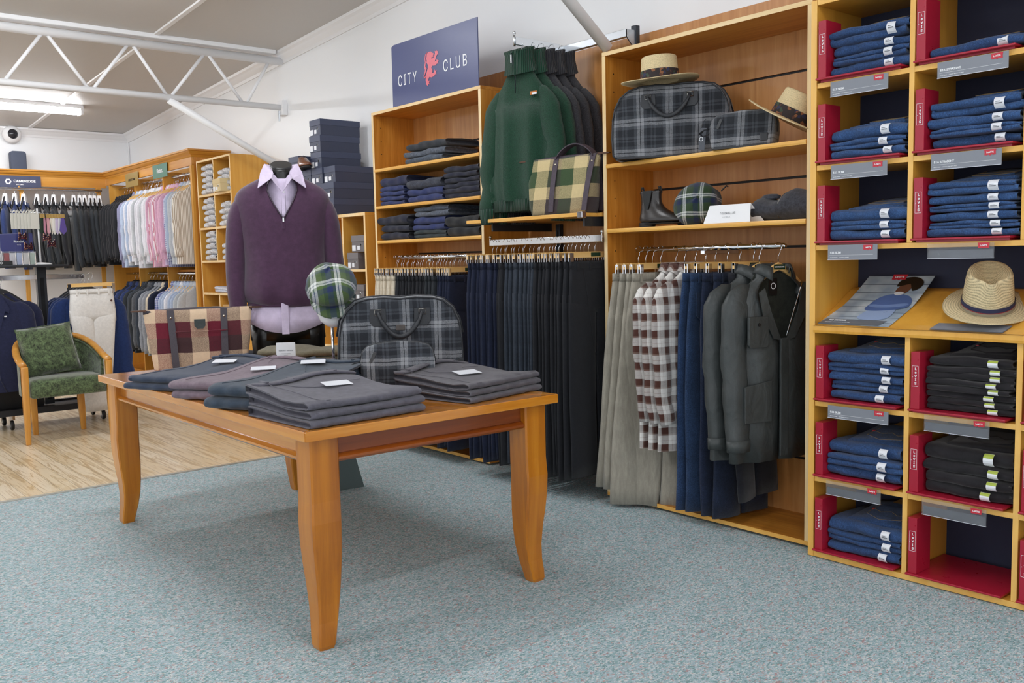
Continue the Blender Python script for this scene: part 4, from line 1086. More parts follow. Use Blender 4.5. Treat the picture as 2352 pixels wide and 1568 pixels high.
# boot
boot_l = cloth('boot_leather', '#26211f', v=.06, bump=.05, rough=.25, sheen=0, spec=.6, sc=30); elastic = cloth('boot_elastic', '#2f3030', v=.1, bump=.6, rough=.8, stretch=(1, 1, .1))
def foot_ring(x0, x1, hw, z, n=24, toe=1.0):
    c = (x0+x1)/2; a = (x1-x0)/2; r = []
    for j in range(n):
        t_ = 2*PI*j/n; x = c+a*math.cos(t_); y = hw*S(math.sin(t_), .85)*(1.0 - .12*math.cos(t_+.6) if toe else 1)
        r.append((x, y, z))
    return r
T = thing('ankle_boot', 'black leather pull-on ankle boot standing on the lower shelf', 'boot', (3.50, 3.06, 1.414), -PI/2+.10)
obj('sole', MB().loft([foot_ring(-.10, .155, .040, .012), foot_ring(-.10, .16, .042, .018)], True, True, True), black_plastic, T)
obj('heel', MB().loft([foot_ring(-.10, -.02, .034, 0), foot_ring(-.102, -.012, .036, .022)], True, True, True), black_plastic, T)
rg = [foot_ring(-.10, .155, .039, .018), foot_ring(-.104, .155, .042, .03), foot_ring(-.104, .145, .041, .045), foot_ring(-.10, .11, .038, .06), foot_ring(-.096, .065, .036, .078), foot_ring(-.092, .035, .034, .10), foot_ring(-.090, .022, .033, .125), foot_ring(-.094, .022, .034, .155), foot_ring(-.098, .026, .036, .178), foot_ring(-.095, .023, .033, .178), foot_ring(-.085, .012, .026, .12)]
obj('upper', MB().loft(rg, True, True, False), boot_l, T, smooth=True, sub=1)
for s in (-1, 1): obj('elastic_panel', MB().prism([(-.062, .176), (-.005, .176), (-.018, .12), (-.030, .085), (-.045, .085), (-.055, .12)], s*.0375-.002, s*.0375+.002), elastic, T, bevel=.001)
for x in (-.088, .016): obj('pull_tab', MB().tube([(x-.004, -.008, .165), (x, -.004, .198), (x, .004, .198), (x+.004, .008, .165)], .008, 6, .25), elastic, T, smooth=True)
# card tent
T = thing('tent_card', 'white folded name card standing on the lower shelf', 'sign', (3.475, 2.60, 1.4135), -PI/2)
th = .03
m = MB(); m.add([(-.132, -.03, 0), (.125, -.03, 0), (.108, 0, .082), (-.118, 0, .082)], [(0, 1, 2, 3)]).add([(-.132, .035, 0), (.125+.03, .035, 0), (.108, 0, .082), (-.118, 0, .082)], [(0, 1, 2, 3)])
o = obj('card', m, white_card, T); so = o.modifiers.new('thick', 'SOLIDIFY'); so.thickness = .0015
text('TOORALLIE', .0205, ink_grey, T, (-.005, -.0185, .044), rot=(PI/2-.35, 0, 0), spacing=1.15)
text('AUSTRALIA', .008, sign_grey, T, (-.005, -.026, .026), rot=(PI/2-.35, 0, 0), spacing=1.4)
# rolled vest
T = thing('rolled_jumper', 'dark grey rolled zip jumper at the right end of the lower shelf', 'jumper', (3.57, 2.36, 1.4135), -PI/2)
m = MB(); rings = []
for i in range(29):
    u = i/28; x = -.17+.345*u; e = min(u, 1-u); k = min(1, .35+e*9); hh = (.052+.012*u+.006*math.sin(x*40)+.006*math.sin(x*17))*k
    rings.append([(x, .085*k*math.cos(2*PI*j/20), hh + hh*.98*math.sin(2*PI*j/20)*(1+.07*math.sin(3*2*PI*j/20+x*20))) for j in range(20)])
obj('roll', m.loft(rings, True, True, True), grey_dark if False else cloth('vest_grey', '#3a3b42', v=.25, bump=.4, fleck=.15), T, smooth=True)
obj('zip', MB().tube([(-.005+.012*math.sin(a*1.2), .002-.083*math.cos(a), .062+.062*math.sin(a)) for a in np.linspace(-.9, 1.5, 12)], .0028, 6), plain('zip_grey', '#83807a', .4, .6), T, smooth=True)
obj('collar_fold', MB().lathe([(.03, -.004), (.032, .008), (.02, .016), (.002, .018)], 16, sx=1.5, sy=.8, c=(-.09, .0, .104)), MC['vest_grey'], T, smooth=True)

# ---- jumpers stacked in the left unit
def jump_stack(Y, z, specs, X=3.485, rz=0.0):
    for i, (label, mt, w, d, t, lay, dy, seed) in enumerate(specs):
        folded(label, (X, Y+dy, z+.0005), WALL+rz, mt, w, d, t-.001, lay, seed, sag=.004, rough=1.0 if w > .25 else .7)
        z += t
jump_stack(5.02, 1.911, [('slate grey folded jumper at the bottom of the top shelf pile', slate_knit, .44, .27, .042, 1, .02, 1),
    ('grey folded jumper in the middle of the top shelf pile', grey_knit, .46, .27, .044, 1, .03, 2), ('charcoal ribbed folded jumper on top of the top shelf pile', char_knit, .45, .26, .052, 1, -.01, 3)])
zz = 1.655
jump_stack(5.44, zz, [('royal blue folded jumper, %s of the left pile on the second shelf' % p, blue_knit, .30, .28, .032, 1, .004*q, 10+q) for q, p in enumerate(('lowest', 'second from bottom', 'third from bottom', 'fourth from bottom'))] +
    [('navy loosely folded jumper on top of the left pile on the second shelf', navy_knit, .33, .28, .066, 1, -.01, 15)])
jump_stack(5.045, zz, [('royal blue cable knit folded jumper, lowest of the middle pile on the second shelf', blue_knit, .40, .28, .044, 1, 0, 21),
    ('royal blue cable knit folded jumper under the marl one on the second shelf', blue_knit, .41, .28, .046, 1, .01, 22), ('navy marl folded jumper on top of the middle pile on the second shelf', marl_knit, .40, .27, .064, 1, .01, 23)])
jump_stack(4.65, zz, [('dark navy folded jumper, %s of the right pile on the second shelf' % p, navy_dark, .36, .28, .033, 1, .006*((q*7) % 3-1), 30+q) for q, p in enumerate(('lowest', 'second from bottom', 'third from bottom', 'fourth from bottom', 'fifth from bottom', 'topmost'))])
zz = 1.416
jump_stack(5.43, zz, [('navy folded jumper, lowest of the left pile on the third shelf', navy_dark, .34, .28, .055, 1, 0, 41), ('dark navy folded jumper in the middle of the left pile on the third shelf', navy_dark, .34, .28, .05, 1, -.02, 42), ('navy folded jumper topmost of the left pile on the third shelf', navy_dark, .36, .28, .066, 1, .01, 43)])
jump_stack(5.01, zz, [('dark green grey folded jumper at the bottom of the middle pile, third shelf', green_dark, .36, .28, .052, 2, 0, 51), ('royal blue folded jumper, lower one in the middle pile, third shelf', blue_knit, .36, .28, .04, 1, .02, 52),
    ('royal blue folded jumper, upper one in the middle pile, third shelf', blue_knit, .36, .28, .05, 1, 0, 53), ('grey marl folded jumper in the middle pile, third shelf', grey_knit, .36, .28, .034, 1, -.03, 54), ('slate folded jumper topmost of the middle pile, third shelf', slate_knit, .37, .28, .036, 1, -.02, 55)])
jump_stack(4.635, zz, [('black folded jumper at the bottom of the right pile, third shelf', black_knit, .33, .28, .06, 1, 0, 61), ('black folded jumper on top of the right pile, third shelf', black_knit, .34, .28, .07, 1, .01, 62)])

# ---- navy sign with the red lion
T = thing('shop_sign', 'navy sign board with white lettering and a red lion on the unit', 'sign', (3.485, 4.915, 2.3035), WALL)
navy_sign = plain('sign_navy', '#4c5480', .35)
obj('board', MB().add([(-.47, -.003, 0), (.475, -.003, 0), (.475, -.003, .405), (-.44, -.003, .41), (-.468, -.003, .40)], [(0, 1, 2, 3, 4)]).add([(-.47, .004, 0), (.475, .004, 0), (.475, .004, .405), (-.44, .004, .41), (-.468, .004, .40)], [(0, 4, 3, 2, 1)]).add([(-.47, -.003, 0), (.475, -.003, 0), (.475, .004, 0), (-.47, .004, 0)], [(0, 1, 2, 3)]).add([(.475, -.003, 0), (.475, -.003, .405), (.475, .004, .405), (.475, .004, 0)], [(0, 1, 2, 3)]), navy_sign, T)
text('CITY', .150, ink_white, T, (-.285, -.0045, .165), spacing=1.28, sx=.76)
text('CLUB', .150, ink_white, T, (.245, -.0045, .178), spacing=1.28, sx=.80)
def lion(parent, x, z, s, y):
    red = plain('lion_red', '#e2707f', .4)
    P = lambda pts: [(x+a*s, z+b*s) for a, b in pts]
    body = [(.30, 1.0), (.44, .99), (.52, .94), (.60, .90), (.55, .86), (.60, .83), (.50, .80), (.46, .82), (.48, .76), (.60, .80), (.66, .90), (.64, .97), (.70, .95), (.72, 1.0), (.76, .94), (.82, .95), (.79, .89), (.83, .87), (.74, .83), (.68, .72), (.62, .66), (.72, .67), (.74, .72), (.78, .67), (.84, .66), (.79, .62), (.82, .57), (.74, .58), (.66, .54), (.56, .55), (.50, .56), (.44, .50),
            (.50, .46), (.50, .38), (.46, .33), (.58, .35), (.60, .44), (.64, .39), (.72, .40), (.67, .34), (.70, .27), (.63, .29), (.58, .24), (.42, .22), (.34, .26), (.28, .20), (.26, .14), (.34, .14), (.30, .09), (.34, .03), (.27, .05), (.23, 0), (.17, .04), (.14, .12), (.12, .20), (.16, .27), (.14, .34), (.20, .42), (.26, .52), (.28, .60), (.24, .66), (.20, .70), (.22, .76), (.18, .82), (.22, .88), (.22, .94)]
    obj('lion_emblem', MB().prism(P(body), y-.0006, y), red, parent, label='red rampant lion emblem')
    tail = [(.14, .30), (.06, .26), (.05, .34), (.12, .44), (.16, .52), (.10, .58), (.14, .72), (.12, .84), (.16, .94), (.24, .99)]
    obj('lion_tail', MB().tube([(x+a*s, y-.0005, z+b*s) for a, b in tail], [.006, .005, .006, .006, .012, .007, .005, .004, .004, .003], 8, .12, up=(0, 1, 0)), red, parent, smooth=True)
lion(T, -.10, .083, .21, -.0045)

# ---- jumpers on the face-out arm
gk = cloth('green_wool', '#18402d', v=.30, bump=.9, fleck=.3, sc=260, weave=420); 
def ribs(name, col, axis='x', period=.009):
    if name in MC: return MC[name]
    t = NT(name); sep = t.n.new('ShaderNodeSeparateXYZ'); t.link(t.co, sep.inputs[0])
    a = t.math('ARCTAN2', sep.outputs[1], sep.outputs[0]) if axis == 'a' else sep.outputs[0]
    w1 = t.math('SINE', t.math('MULTIPLY', a, 56.0 if axis == 'a' else 2*PI/period)); c = C(col)
    f = t.math('MULTIPLY_ADD', w1, .5, .5); t.base(t.ramp(f, [(.1, scale_c(c, .55)), (.6, scale_c(c, 1.1))])); t.set(Roughness=.95, Sheen_Weight=.2); t.b.inputs['Specular IOR Level'].default_value = .15
    t.bump(f, 1.0, .008); MC[name] = t.m; return t.m
gr_a, gr_x = ribs('green_rib_neck', '#1f4a37', 'a'), ribs('green_rib_hem', '#1f4a37')
ck = cloth('charcoal_wool', '#333338', v=.45, bump=.9, fleck=.5, sc=260, weave=420); cr_a, cr_x = ribs('charcoal_rib_neck', '#333339', 'a'), ribs('charcoal_rib_hem', '#333339')
def wool_jumper(label, x, y, z, rz, mt, ra, rx, seed, front=False, L=.755):
    T = thing('wool_jumper', label, 'jumper', (x, y, z), rz)
    W = .40
    obj('body', top_body(W, L, .45, .05, .078, seed, n=40, fold=.022, sh=.19), mt, T, smooth=True)
    obj('hem_rib', MB().loft([[(.220*S(math.cos(2*PI*k/40), .8)*q, (.046+p)*S(math.sin(2*PI*k/40), .8)+.010*math.sin(.225*math.cos(2*PI*k/40)*38+seed), zz) for k in range(40)] for q, p, zz in ((1.0, .004, -L+.01), (.97, .004, -L-.055), (.95, -.004, -L-.055), (.97, -.006, -L+.01))], True), rx, T, smooth=True)
    for s in (-1, 1):
        sl = obj('sleeve', sleeve_body(s, W, .60, seed, .080, .050, .52, .085, -.03 if s > 0 else .0, .19, wr=.011), mt, T, smooth=True)
        m = sl.data; e = [v.co for v in m.vertices][-14:]; c = sum((Vector(v) for v in e), Vector())/14
        obj('cuff', MB().tube([(c.x, c.y, c.z+.012), (c.x-.003*s, c.y-.003, c.z-.03), (c.x-.006*s, c.y-.004, c.z-.072)], [.052, .046, .041], 16, .55), rx, sl, smooth=True)
    tilt = .0
    rg = [[(r*math.cos(2*PI*k/32), r*.72*math.sin(2*PI*k/32)-.004+zz*.10*(-1), zz + .022*math.sin(2*PI*k/32)) for k in range(32)] for r, zz in ((.104, -.050), (.096, -.015), (.090, .02), (.090, .055), (.095, .072), (.088, .076), (.080, .06), (.07, .0))]
    obj('neck', MB().loft(rg, True), ra, T, smooth=True)
    if front:
        obj('zip', MB().tube([(0, -.078, .045), (.0, -.074, .01), (.002, -.068, -.03), (.003, -.054, -.08), (.003, -.058, -.17)], .0035, 6), plain('zip_dark', '#3b4446', .3, .6), T, smooth=True)
        obj('zip_pull', MB().box(-.004, -.086, -.01, .004, -.081, .035), chrome, T, bevel=.001)
        p = obj('chest_label', MB().box(.105, -.0575, -.19, .15, -.0545, -.172).xf(Matrix.Rotation(.0, 4, 'Y')), plain('label_orange', '#c0702c', .6), T, label='small orange and white chest label')
        obj('label_strip', MB().box(.118, -.0585, -.19, .15, -.0570, -.180), label_white, p)
    return T
jr = WALL+.20
for i, (x, mt, ra, rx, lab) in enumerate(((3.40, gk, gr_a, gr_x, 'dark green zip neck wool jumper nearest on the chrome arm'), (3.475, gk, gr_a, gr_x, 'second dark green wool jumper, just behind the front one'),
        (3.535, ck, cr_a, cr_x, 'charcoal wool jumper hanging directly behind the green ones'), (3.60, ck, cr_a, cr_x, 'charcoal wool jumper second behind the green ones'), (3.665, ck, cr_a, cr_x, 'charcoal wool jumper furthest back against the wall board'))):
    yy = 3.955-.012*i
    wool_jumper(lab, x, yy, 2.345, jr-.05*(i > 1), mt, ra, rx, 3+i, front=(i == 0))
    coat_hanger('wooden hanger inside the %s jumper on the chrome arm' % ('front green', 'second green', 'first charcoal', 'middle charcoal', 'last charcoal')[i], (x, yy, 2.335), jr, w=.27, hook=.115)

# ---- chrome rail in the jumper unit and flat bar: dress trousers
def place_trs(n, y0, y1, X, zr, W, L, cfg, where, seed0, rot=0.0, hem=.2):
    """a row of clip hangers with trousers, far end first"""
    protos = {}; hp = None; cnt = {}
    for i in range(n):
        y = y0+(y1-y0)*i/(n-1); rnd = random.Random(seed0+i)
        colname, mt = cfg(i); cnt[colname] = cnt.get(colname, 0)+1
        zb = zr-.081; rz = rot+rnd.uniform(-.03, .03); xo = rnd.uniform(-.012, .012)
        key = i % 4
        last = i == n-1
        lab = '%s trousers on the %s, %s %s pair from the left' % (colname, where, ordn(cnt[colname]-1), colname) if not last else '%s trousers facing out at the right end of the %s' % (colname, where)
        if key not in protos:
            protos[key] = trousers(lab, (X+xo, y, zb-.034), rz, mt, L=L-.012*key, W=W, hem=hem, t=.0085, seed=seed0+key, group='trousers on the '+where)
        else:
            dup(protos[key], (X+xo, y, zb-.034), rz, label=lab, group='trousers on the '+where, mats={'*': mt})
        if last and W > .38:
            root = [o for o in COL.objects if o.parent is None and o.get('label') == lab][0]
            obj('pocket_welt', MB().tube([(.03, -.017, -.10), (.10, -.0185, -.095), (.165, -.017, -.088)], .0018, 5), mt, root, smooth=True)
            obj('pocket_button', MB().lathe([(.006, 0), (.005, .003), (.001, .003)], 10).xf(Matrix.Translation((.10, -.018, -.112)) @ Matrix.Rotation(PI/2, 4, 'X')), black_plastic, root)
            obj('side_seam', MB().tube([(-.10+.02*q, -.0185, -.04-.12*q) for q in range(8)], .0012, 5), mt, root, smooth=True)
        hl = 'wooden clip hanger on the %s, number %s from the left' % (where, ordn(i)) if i < 24 else 'wooden clip hanger on the %s, %s from the right' % (where, ordn(n-1-i))
        if hp is None: hp = clip_hanger(hl, (X+xo, y, zb), rz, w=W*.93, named=True); hp['group'] = 'hangers on the '+where
        else: dup(hp, (X+xo, y, zb), rz, label=hl, group='hangers on the '+where)
u1cols = lambda i: ('cream', cream) if i < 8 else (('black', suit_black) if i < 20 else (('charcoal', suit_char) if i < 24 else ('navy', suit_navy)))
place_trs(29, 5.44, 4.60, 3.50, 1.293, .37, 1.09, u1cols, 'jumper unit rail', 100)
u2cols = lambda i: ('navy', suit_navy) if i < 8 else (('black', suit_black) if i < 10 else (('slate', suit_slate) if i < 18 else ('charcoal', suit_black)))
place_trs(27, 4.265, 3.43, 3.425, 1.367, .40, 1.15, u2cols, 'flat chrome bar', 200)

# ---- the rail in the hat unit: chinos, checked shirts, jeans, jackets
RZ = 1.303
kh = []
for i, (y, lab) in enumerate(((3.215, 'leftmost'), (3.165, 'second from left'), (3.12, 'third from left'), (3.065, 'nearest'))):
    clip_hanger('wooden clip hanger of the %s beige chinos under the card shelf' % lab, (3.53, y, RZ-.081), 0.05, w=.34)
    trousers('beige cotton chinos, %s pair on the rail under the card shelf' % lab, (3.53-.0, y, RZ-.115), -.1-.12*(i == 3), khaki, L=1.10 if i < 2 else 1.17, W=.38, hem=.24, t=.013, seed=300+i, twist=-.9 if i == 3 else -.55, swing=-.05-.03*(i == 3), gap=.002, name='chinos')
P_shirt = plaid('check_brown_white', [(0, C('#54342c')), (.40, C('#efece8')), (.62, C('#b9a79f')), (.64, C('#efece8')), (.93, C('#8d766c'))], .072, [(0, C('#54342c')), (.38, C('#efece8')), (.60, C('#b9a79f')), (.62, C('#efece8')), (.9, C('#8d766c'))], .078, speck=.9, bump=.2, amp=.08)
for i, (y, lab) in enumerate(((2.985, 'leftmost'), (2.93, 'middle'), (2.865, 'rightmost'))):
    coat_hanger('yellow wooden coat hanger holding the %s checked shirt' % lab, (3.55, y, RZ-.085), 0.0, w=.40, mt=wood('hanger_yellow', '#d9a13c', '#e6b450', '#efc56c', 'x'), badge=False)
    top_garment('brown and white checked shirt, %s of three on the rail' % lab, (3.53, y, RZ-.092), -.05, P_shirt, W=.46, L=.87, hemW=.48, t=.030, SL=.62, seed=310+i, rs=(.07, .048), flat=.42, fold=.008, out=.03, fwd=-.045, name='checked_shirt')
jm = [('mid blue jeans, leftmost pair beside the checked shirts', denim_mid, 2.80, .06), ('blue jeans, second pair right of the checked shirts', denim_blue, 2.745, .0), ('ink blue jeans, third pair right of the checked shirts', denim_dark, 2.675, 0), ('dark blue jeans hanging just left of the waxed jackets', denim_ink, 2.605, -.05), ('black jeans hanging behind the waxed jackets', cloth('jeans_black', '#1c1d24', bump=.3), 2.53, 0)]
for i, (lab, mt, y, r_) in enumerate(jm):
    clip_hanger('wooden clip hanger of the %s' % ['leftmost mid blue jeans', 'second blue jeans', 'third ink blue jeans', 'dark jeans beside the jackets', 'black jeans behind the jackets'][i], (3.55, y, RZ-.081), 0, w=.30)
    T = trousers(lab, (3.53, y, RZ-.115), r_, mt, L=1.13 if i < 4 else 1.03, W=.36, hem=.17, t=.014, seed=330+i, cat='jeans', name='jeans', twist=(-.45, -.35, -.2, -.1, .1)[i], swing=-.03)
    m = MB(); 
    for s in (-1, 1): obj('back_pocket', MB().prism([(s*.045, -.10), (s*.15, -.09), (s*.15, -.20), (s*.10, -.235), (s*.045, -.205)], -.0275, -.0235), mt, T, bevel=.001)
def wax_mat():
    t = NT('waxed_cotton'); n = t.noise(t.mapping((1, 1, .6)), 13, 3, .5, .5); n2 = t.noise(t.co, 500, 2, .6); c = C('#3a3e3e')
    t.base(t.ramp(t.math('ADD', t.math('MULTIPLY', n, .5), t.math('MULTIPLY', n2, .5)), [(.35, scale_c(c, .75)), (.5, c), (.65, scale_c(c, 1.35))]))
    t.set(Roughness=.48); t.b.inputs['Specular IOR Level'].default_value = .45; t.bump(n, .55, .02); return t.m
wax = wax_mat(); wax_in = cloth('jacket_lining', '#23261f', v=.3, sc=30)
for i, (y, lab, rz) in enumerate(((2.475, 'left dark green grey waxed jacket on the rail, behind the open one', -.22), (2.375, 'open dark waxed jacket with zip at the right end of the rail', -.24))):
    coat_hanger('pale wooden coat hanger with dark green badge in the %s jacket' % ('left waxed', 'open waxed')[i], (3.515, y, RZ-.085), rz, w=.38, badge=True)
    T = thing('waxed_jacket', lab, 'jacket', (3.485, y, RZ-.10), rz)
    L = .84; W = .46
    g = (lambda z: max(0.0, min(.75, .75*(z+.30)/.24)) if z > -.30 else 0.0) if i == 1 else None
    bd_ = top_body(W, L, .50, .05, .085, 40+i, n=40, fold=.010, open_f=g, sh=.115)
    b = obj('body', bd_, wax, T, smooth=True)
    if i: 
        so = b.modifiers.new('thick', 'SOLIDIFY'); so.thickness = .003
        obj('lining', MB().prism([(-.10, -.02), (.10, -.02), (.15, -.10), (.13, -.34), (-.13, -.34), (-.15, -.10)], .012, .016), wax_in, T)
        p = obj('neck_label', MB().box(-.022, .007, -.115, .022, .0118, -.04), plain('label_black', '#101013', .5), T, label='black woven neck label')
        obj('emblem', MB().lathe([(.014, 0), (.014, .001), (.011, .001), (.011, 0)], 20).xf(Matrix.Translation((.0, .0066, -.075)) @ Matrix.Rotation(PI/2, 4, 'X')), ink_white, p)
    for s in (-1, 1):
        sl = obj('sleeve', sleeve_body(s, W, .66, 50+i, .080, .058, .55, .035, -.05, .11, wr=.007), wax, T, smooth=True)
        e = [v.co for v in sl.data.vertices][-14:]; c = sum((Vector(v) for v in e), Vector())/14
        obj('cuff', MB().tube([(c.x, c.y, c.z+.045), (c.x, c.y, c.z-.004)], [.060, .0585], 16, .56), wax, sl, smooth=True)
    o = obj('collar', collar_ring(.072, .75 if i else .3, .06, .9, .035), wax, T, smooth=True); so = o.modifiers.new('thick', 'SOLIDIFY'); so.thickness = .005
    if i:
        for s in (-1, 1):
            o = obj('front_facing', MB().add([(s*.012, -.060, -.31), (s*.075, -.066, -.18), (s*.105, -.060, -.08), (s*.135, -.058, -.10), (s*.12, -.067, -.20), (s*.06, -.066, -.30)], [(0, 1, 5), (1, 4, 5), (1, 2, 3, 4)]), wax, T)
            so = o.modifiers.new('thick', 'SOLIDIFY'); so.thickness = .004
    if i: obj('zip', MB().tube([(.03*q if False else max(.004, .11+.42*(z_+.05)), -.058-.008*q/8, z_) for q, z_ in enumerate(np.linspace(-.06, -.29, 9))], .0028, 6), chrome, T, smooth=True)
    obj('placket', MB().box(-.022, -.068, -L+.02, .022, -.056, -.30), wax, T, bevel=.003)
    for s in (-1,):
        obj('chest_pocket', MB().prism([(s*.20, -.20), (s*.09, -.20), (s*.09, -.32), (s*.10, -.335), (s*.19, -.335), (s*.20, -.32)], -.069, -.056), wax, T, bevel=.003)
        obj('lower_pocket', MB().prism([(s*.22, -.50), (s*.07, -.48), (s*.07, -.66), (s*.22, -.66)], -.068, -.054), wax, T, bevel=.003)
    obj('button', MB().lathe([(.008, 0), (.007, .004), (.001, .004)], 12).xf(Matrix.Translation((-.145, -.070, -.235)) @ Matrix.Rotation(PI/2, 4, 'X')), black_plastic, T)
# ================================================================ JEANS CUBBIES
def logo(parent, x, z, s, y, sub=None):
    """small red two-horned tab with the white wordmark"""
    P = [(-.5, .24), (-.46, -.02), (-.48, -.22), (-.30, -.25), (-.12, -.20), (0, -.30), (.12, -.20), (.30, -.25), (.48, -.22), (.46, -.02), (.5, .24)]
    b = obj('logo_tab', MB().prism([(x+a*s, z+c*s) for a, c in P], y-.0008, y), logo_red, parent)
    text("LeVI'S", s*.30, ink_white, b, (x, y-.0012, z), bold=.02, sx=1.0)
    return b
def organiser(x0, z0, w, row, h=.232, last=False):
    T = thing('jeans_organiser', 'red tray, %s' % row, 'display tray', (3.37, 2.128, 0), WALL)
    T.location = (3.37, 2.128-x0, z0)
    obj('tray', MB().box(-.001, -.022, .008, w-.02, .30, .0155), box_red, T, bevel=.002)
    obj('tray_runner', MB().box(.01, .0, .0005, w-.03, .28, .0079), box_red, T)
    u = obj('upright', MB().box(.006, -.012, .0157, .040, .098, h), box_red, T, bevel=.0012)
    obj('badge_frame', MB().box(.011, -.0127, h-.130, .035, -.0121, h-.129).box(.011, -.0127, h-.053, .035, -.0121, h-.052).box(.011, -.0127, h-.13, .0117, -.0121, h-.052).box(.0343, -.0127, h-.13, .035, -.0121, h-.052), ink_white, u)
    for i, ch in enumerate("LeVIS"):
        text(ch, .0185, ink_white, u, (.025, -.0129, h-.063-.0138*i), bold=.03, name='letter')
    text('R', .006, ink_white, u, (.014, -.0129, h-.094), name='registered_mark')
    return T
def stk(z): return z
rowname = {0: 'bottom row', 1: 'second row from bottom', 2: 'row under the counter', 4: 'row above the counter', 5: 'upper middle row', 6: 'top row'}
colname_ = ['left column', 'middle column', 'right column']
def jeans_pile(ci, ri, n, t, mt, black=False, top_t=None, wv=.33, sx=0.0, tagcol=None):
    x0, x1 = cols[ci]; z0 = rows[ri][0]
    where = '%s, %s' % (colname_[ci], rowname[ri])
    base = z0 + .0175
    kind = 'black' if black else 'blue'
    rnd = random.Random(ci*17+ri*5+n)
    z = base
    for i in range(n):
        th = (top_t or t) if i == n-1 else t*rnd.uniform(.92, 1.06)
        w = min(wv, .312)*rnd.uniform(.95, 1.02); dx = rnd.uniform(-.006, .003)
        xc = (x0+x1)/2+.022+sx+dx; yf = .012+rnd.uniform(-.006, .012)
        pos = 'only pair' if n == 1 else ('topmost' if i == n-1 else ('lowest' if i == 0 else ordn(i)+' from bottom'))
        T = thing('folded_jeans', 'folded %s jeans, %s in the %s' % (kind, pos, where), 'jeans', (3.37+yf, 2.128-xc, z+.0004), WALL, 'folded jeans in the cubbies')
        d = .285
        obj('folded_leg', folded_body(w, d, th-.0012, 2 if (i % 2 and not black) else 1, seed=rnd.randrange(999), sag=.003, rough=1.2), mt, T, smooth=True)
        # size sticker wrapped round the fold near the right end
        xs = w*.27+rnd.uniform(-.01, .02); sw = .034
        ring = []
        for xx in (xs-sw/2, xs+sw/2):
            ring.append([(xx, .5*th-.62*th*math.cos(a)-.011, th*.5+.43*th*math.sin(a)) for a in np.linspace(-1.0, 1.0, 7)])
        st = obj('size_sticker', MB().loft(ring, False), label_white, T)
        so = st.modifiers.new('thick', 'SOLIDIFY'); so.thickness = .0012; so.offset = 0
        if black:
            r2 = [[(x, y-.0012, zc) for x, y, zc in r[4:]] for r in ring]
            so = obj('green_band', MB().loft(r2, False), tagcol, st).modifiers.new('thick', 'SOLIDIFY'); so.thickness = .0008
        else:
            obj('size_print', MB().box(xs-sw*.32, -.0125-.12*th, th*.40, xs+sw*.32, -.011-.12*th, th*.47).box(xs-sw*.32, -.0125-.12*th, th*.53, xs+sw*.10, -.011-.12*th, th*.57), ink_grey, st)
        if i == n-1:
            # seat panel with back pocket lying on top, rising toward the back
            sl = .06
            def up(x, y, dz=0): return (x, y, th-.002+dz+max(0, (y-.05))*sl*3)
            m = MB(); rg = []
            for k in range(9):
                y = .045+.22*k/8; rg.append([(a, b, c) for a, b, c in (up(-w*.32+.03*k/8, y, -.004), up(-w*.30+.03*k/8, y, .006), up(0, y, .010+.003*math.sin(k)), up(w*.42, y, .008), up(w*.45, y, -.004))])
            m.loft(rg, True, True, True); st_ = obj('seat_panel', m, mt, T, smooth=True)
            px0, px1 = -w*.10, w*.36
            pp = [(px0, .20), (px0-.01, .10), ((px0+px1)/2-.01, .065), (px1, .09), (px1, .20)]
            pk = obj('back_pocket', MB().add([up(a, b, .0135) for a, b in pp] + [up(a, b, .008) for a, b in pp], [(0, 1, 2, 3, 4), (0, 5, 6, 1), (1, 6, 7, 2), (2, 7, 8, 3), (3, 8, 9, 4), (4, 9, 5, 0)]), mt, T)
            tm = thread if not black else plain('black_thread', '#3a3436', .6)
            obj('pocket_stitching', MB().tube([up(a, b, .0145) for a, b in pp], .0011, 4), tm, pk)
            obj('pocket_arc', MB().tube([up(a, b, .0148) for a, b in ((px0-.004, .15), ((px0*3+px1)/4, .13), ((px0+px1)/2, .15), ((px0+px1*3)/4, .125), (px1, .14))], .0011, 4), tm, pk)
            rt = up(px0-.007, .15, .012)
            if ri < 3: obj('red_tab', MB().box(rt[0]-.005, rt[1]-.006, rt[2]-.003, rt[0]+.005, rt[1]+.006, rt[2]+.004), logo_red, pk)
            if ri < 4:
                obj('waist_patch', MB().add([up(.0, .235, .016), (up(.10, .225, .018)), up(.13, .27, .022), up(.02, .275, .022)], [(0, 1, 2, 3)]), plain('patch_tan', '#8f6f3c', .7) if not black else tagcol, T)
        z += th
lime = plain('tag_lime', '#aab94a', .6)
jd = denim('jeans_denim', '#304a74'); jd2 = denim('jeans_denim_b', '#35527e'); jb = cloth('jeans_black_twill', '#201e22', v=.12, bump=.25, rough=.8)
for ci in range(3):
    x0 = cols[ci][0]+.006
    for ri in (0, 1, 2, 4, 5, 6):
        organiser(x0, rows[ri][0], .372 if ci < 2 else .37, '%s, %s' % (colname_[ci], rowname[ri]), h=.232 if ri < 4 else .238)
jeans_pile(0, 6, 4, .038, jd, top_t=.062, wv=.335, sx=-.004)
jeans_pile(0, 5, 3, .036, jd2, top_t=.05)
jeans_pile(0, 4, 3, .036, jd2, top_t=.048)
jeans_pile(0, 2, 5, .036, jd, top_t=.046)
jeans_pile(0, 1, 3, .046, jd, top_t=.052)
jeans_pile(0, 0, 3, .044, jd, top_t=.05)
jeans_pile(1, 6, 1, .038, jd)
jeans_pile(1, 5, 4, .036, jd2, top_t=.055, wv=.34)
jeans_pile(1, 4, 6, .031, jd2, top_t=.048, wv=.34)
jeans_pile(1, 2, 8, .0245, jb, True, top_t=.036, wv=.34, tagcol=lime)
jeans_pile(1, 1, 4, .040, jb, True, top_t=.06, wv=.345, tagcol=lime)
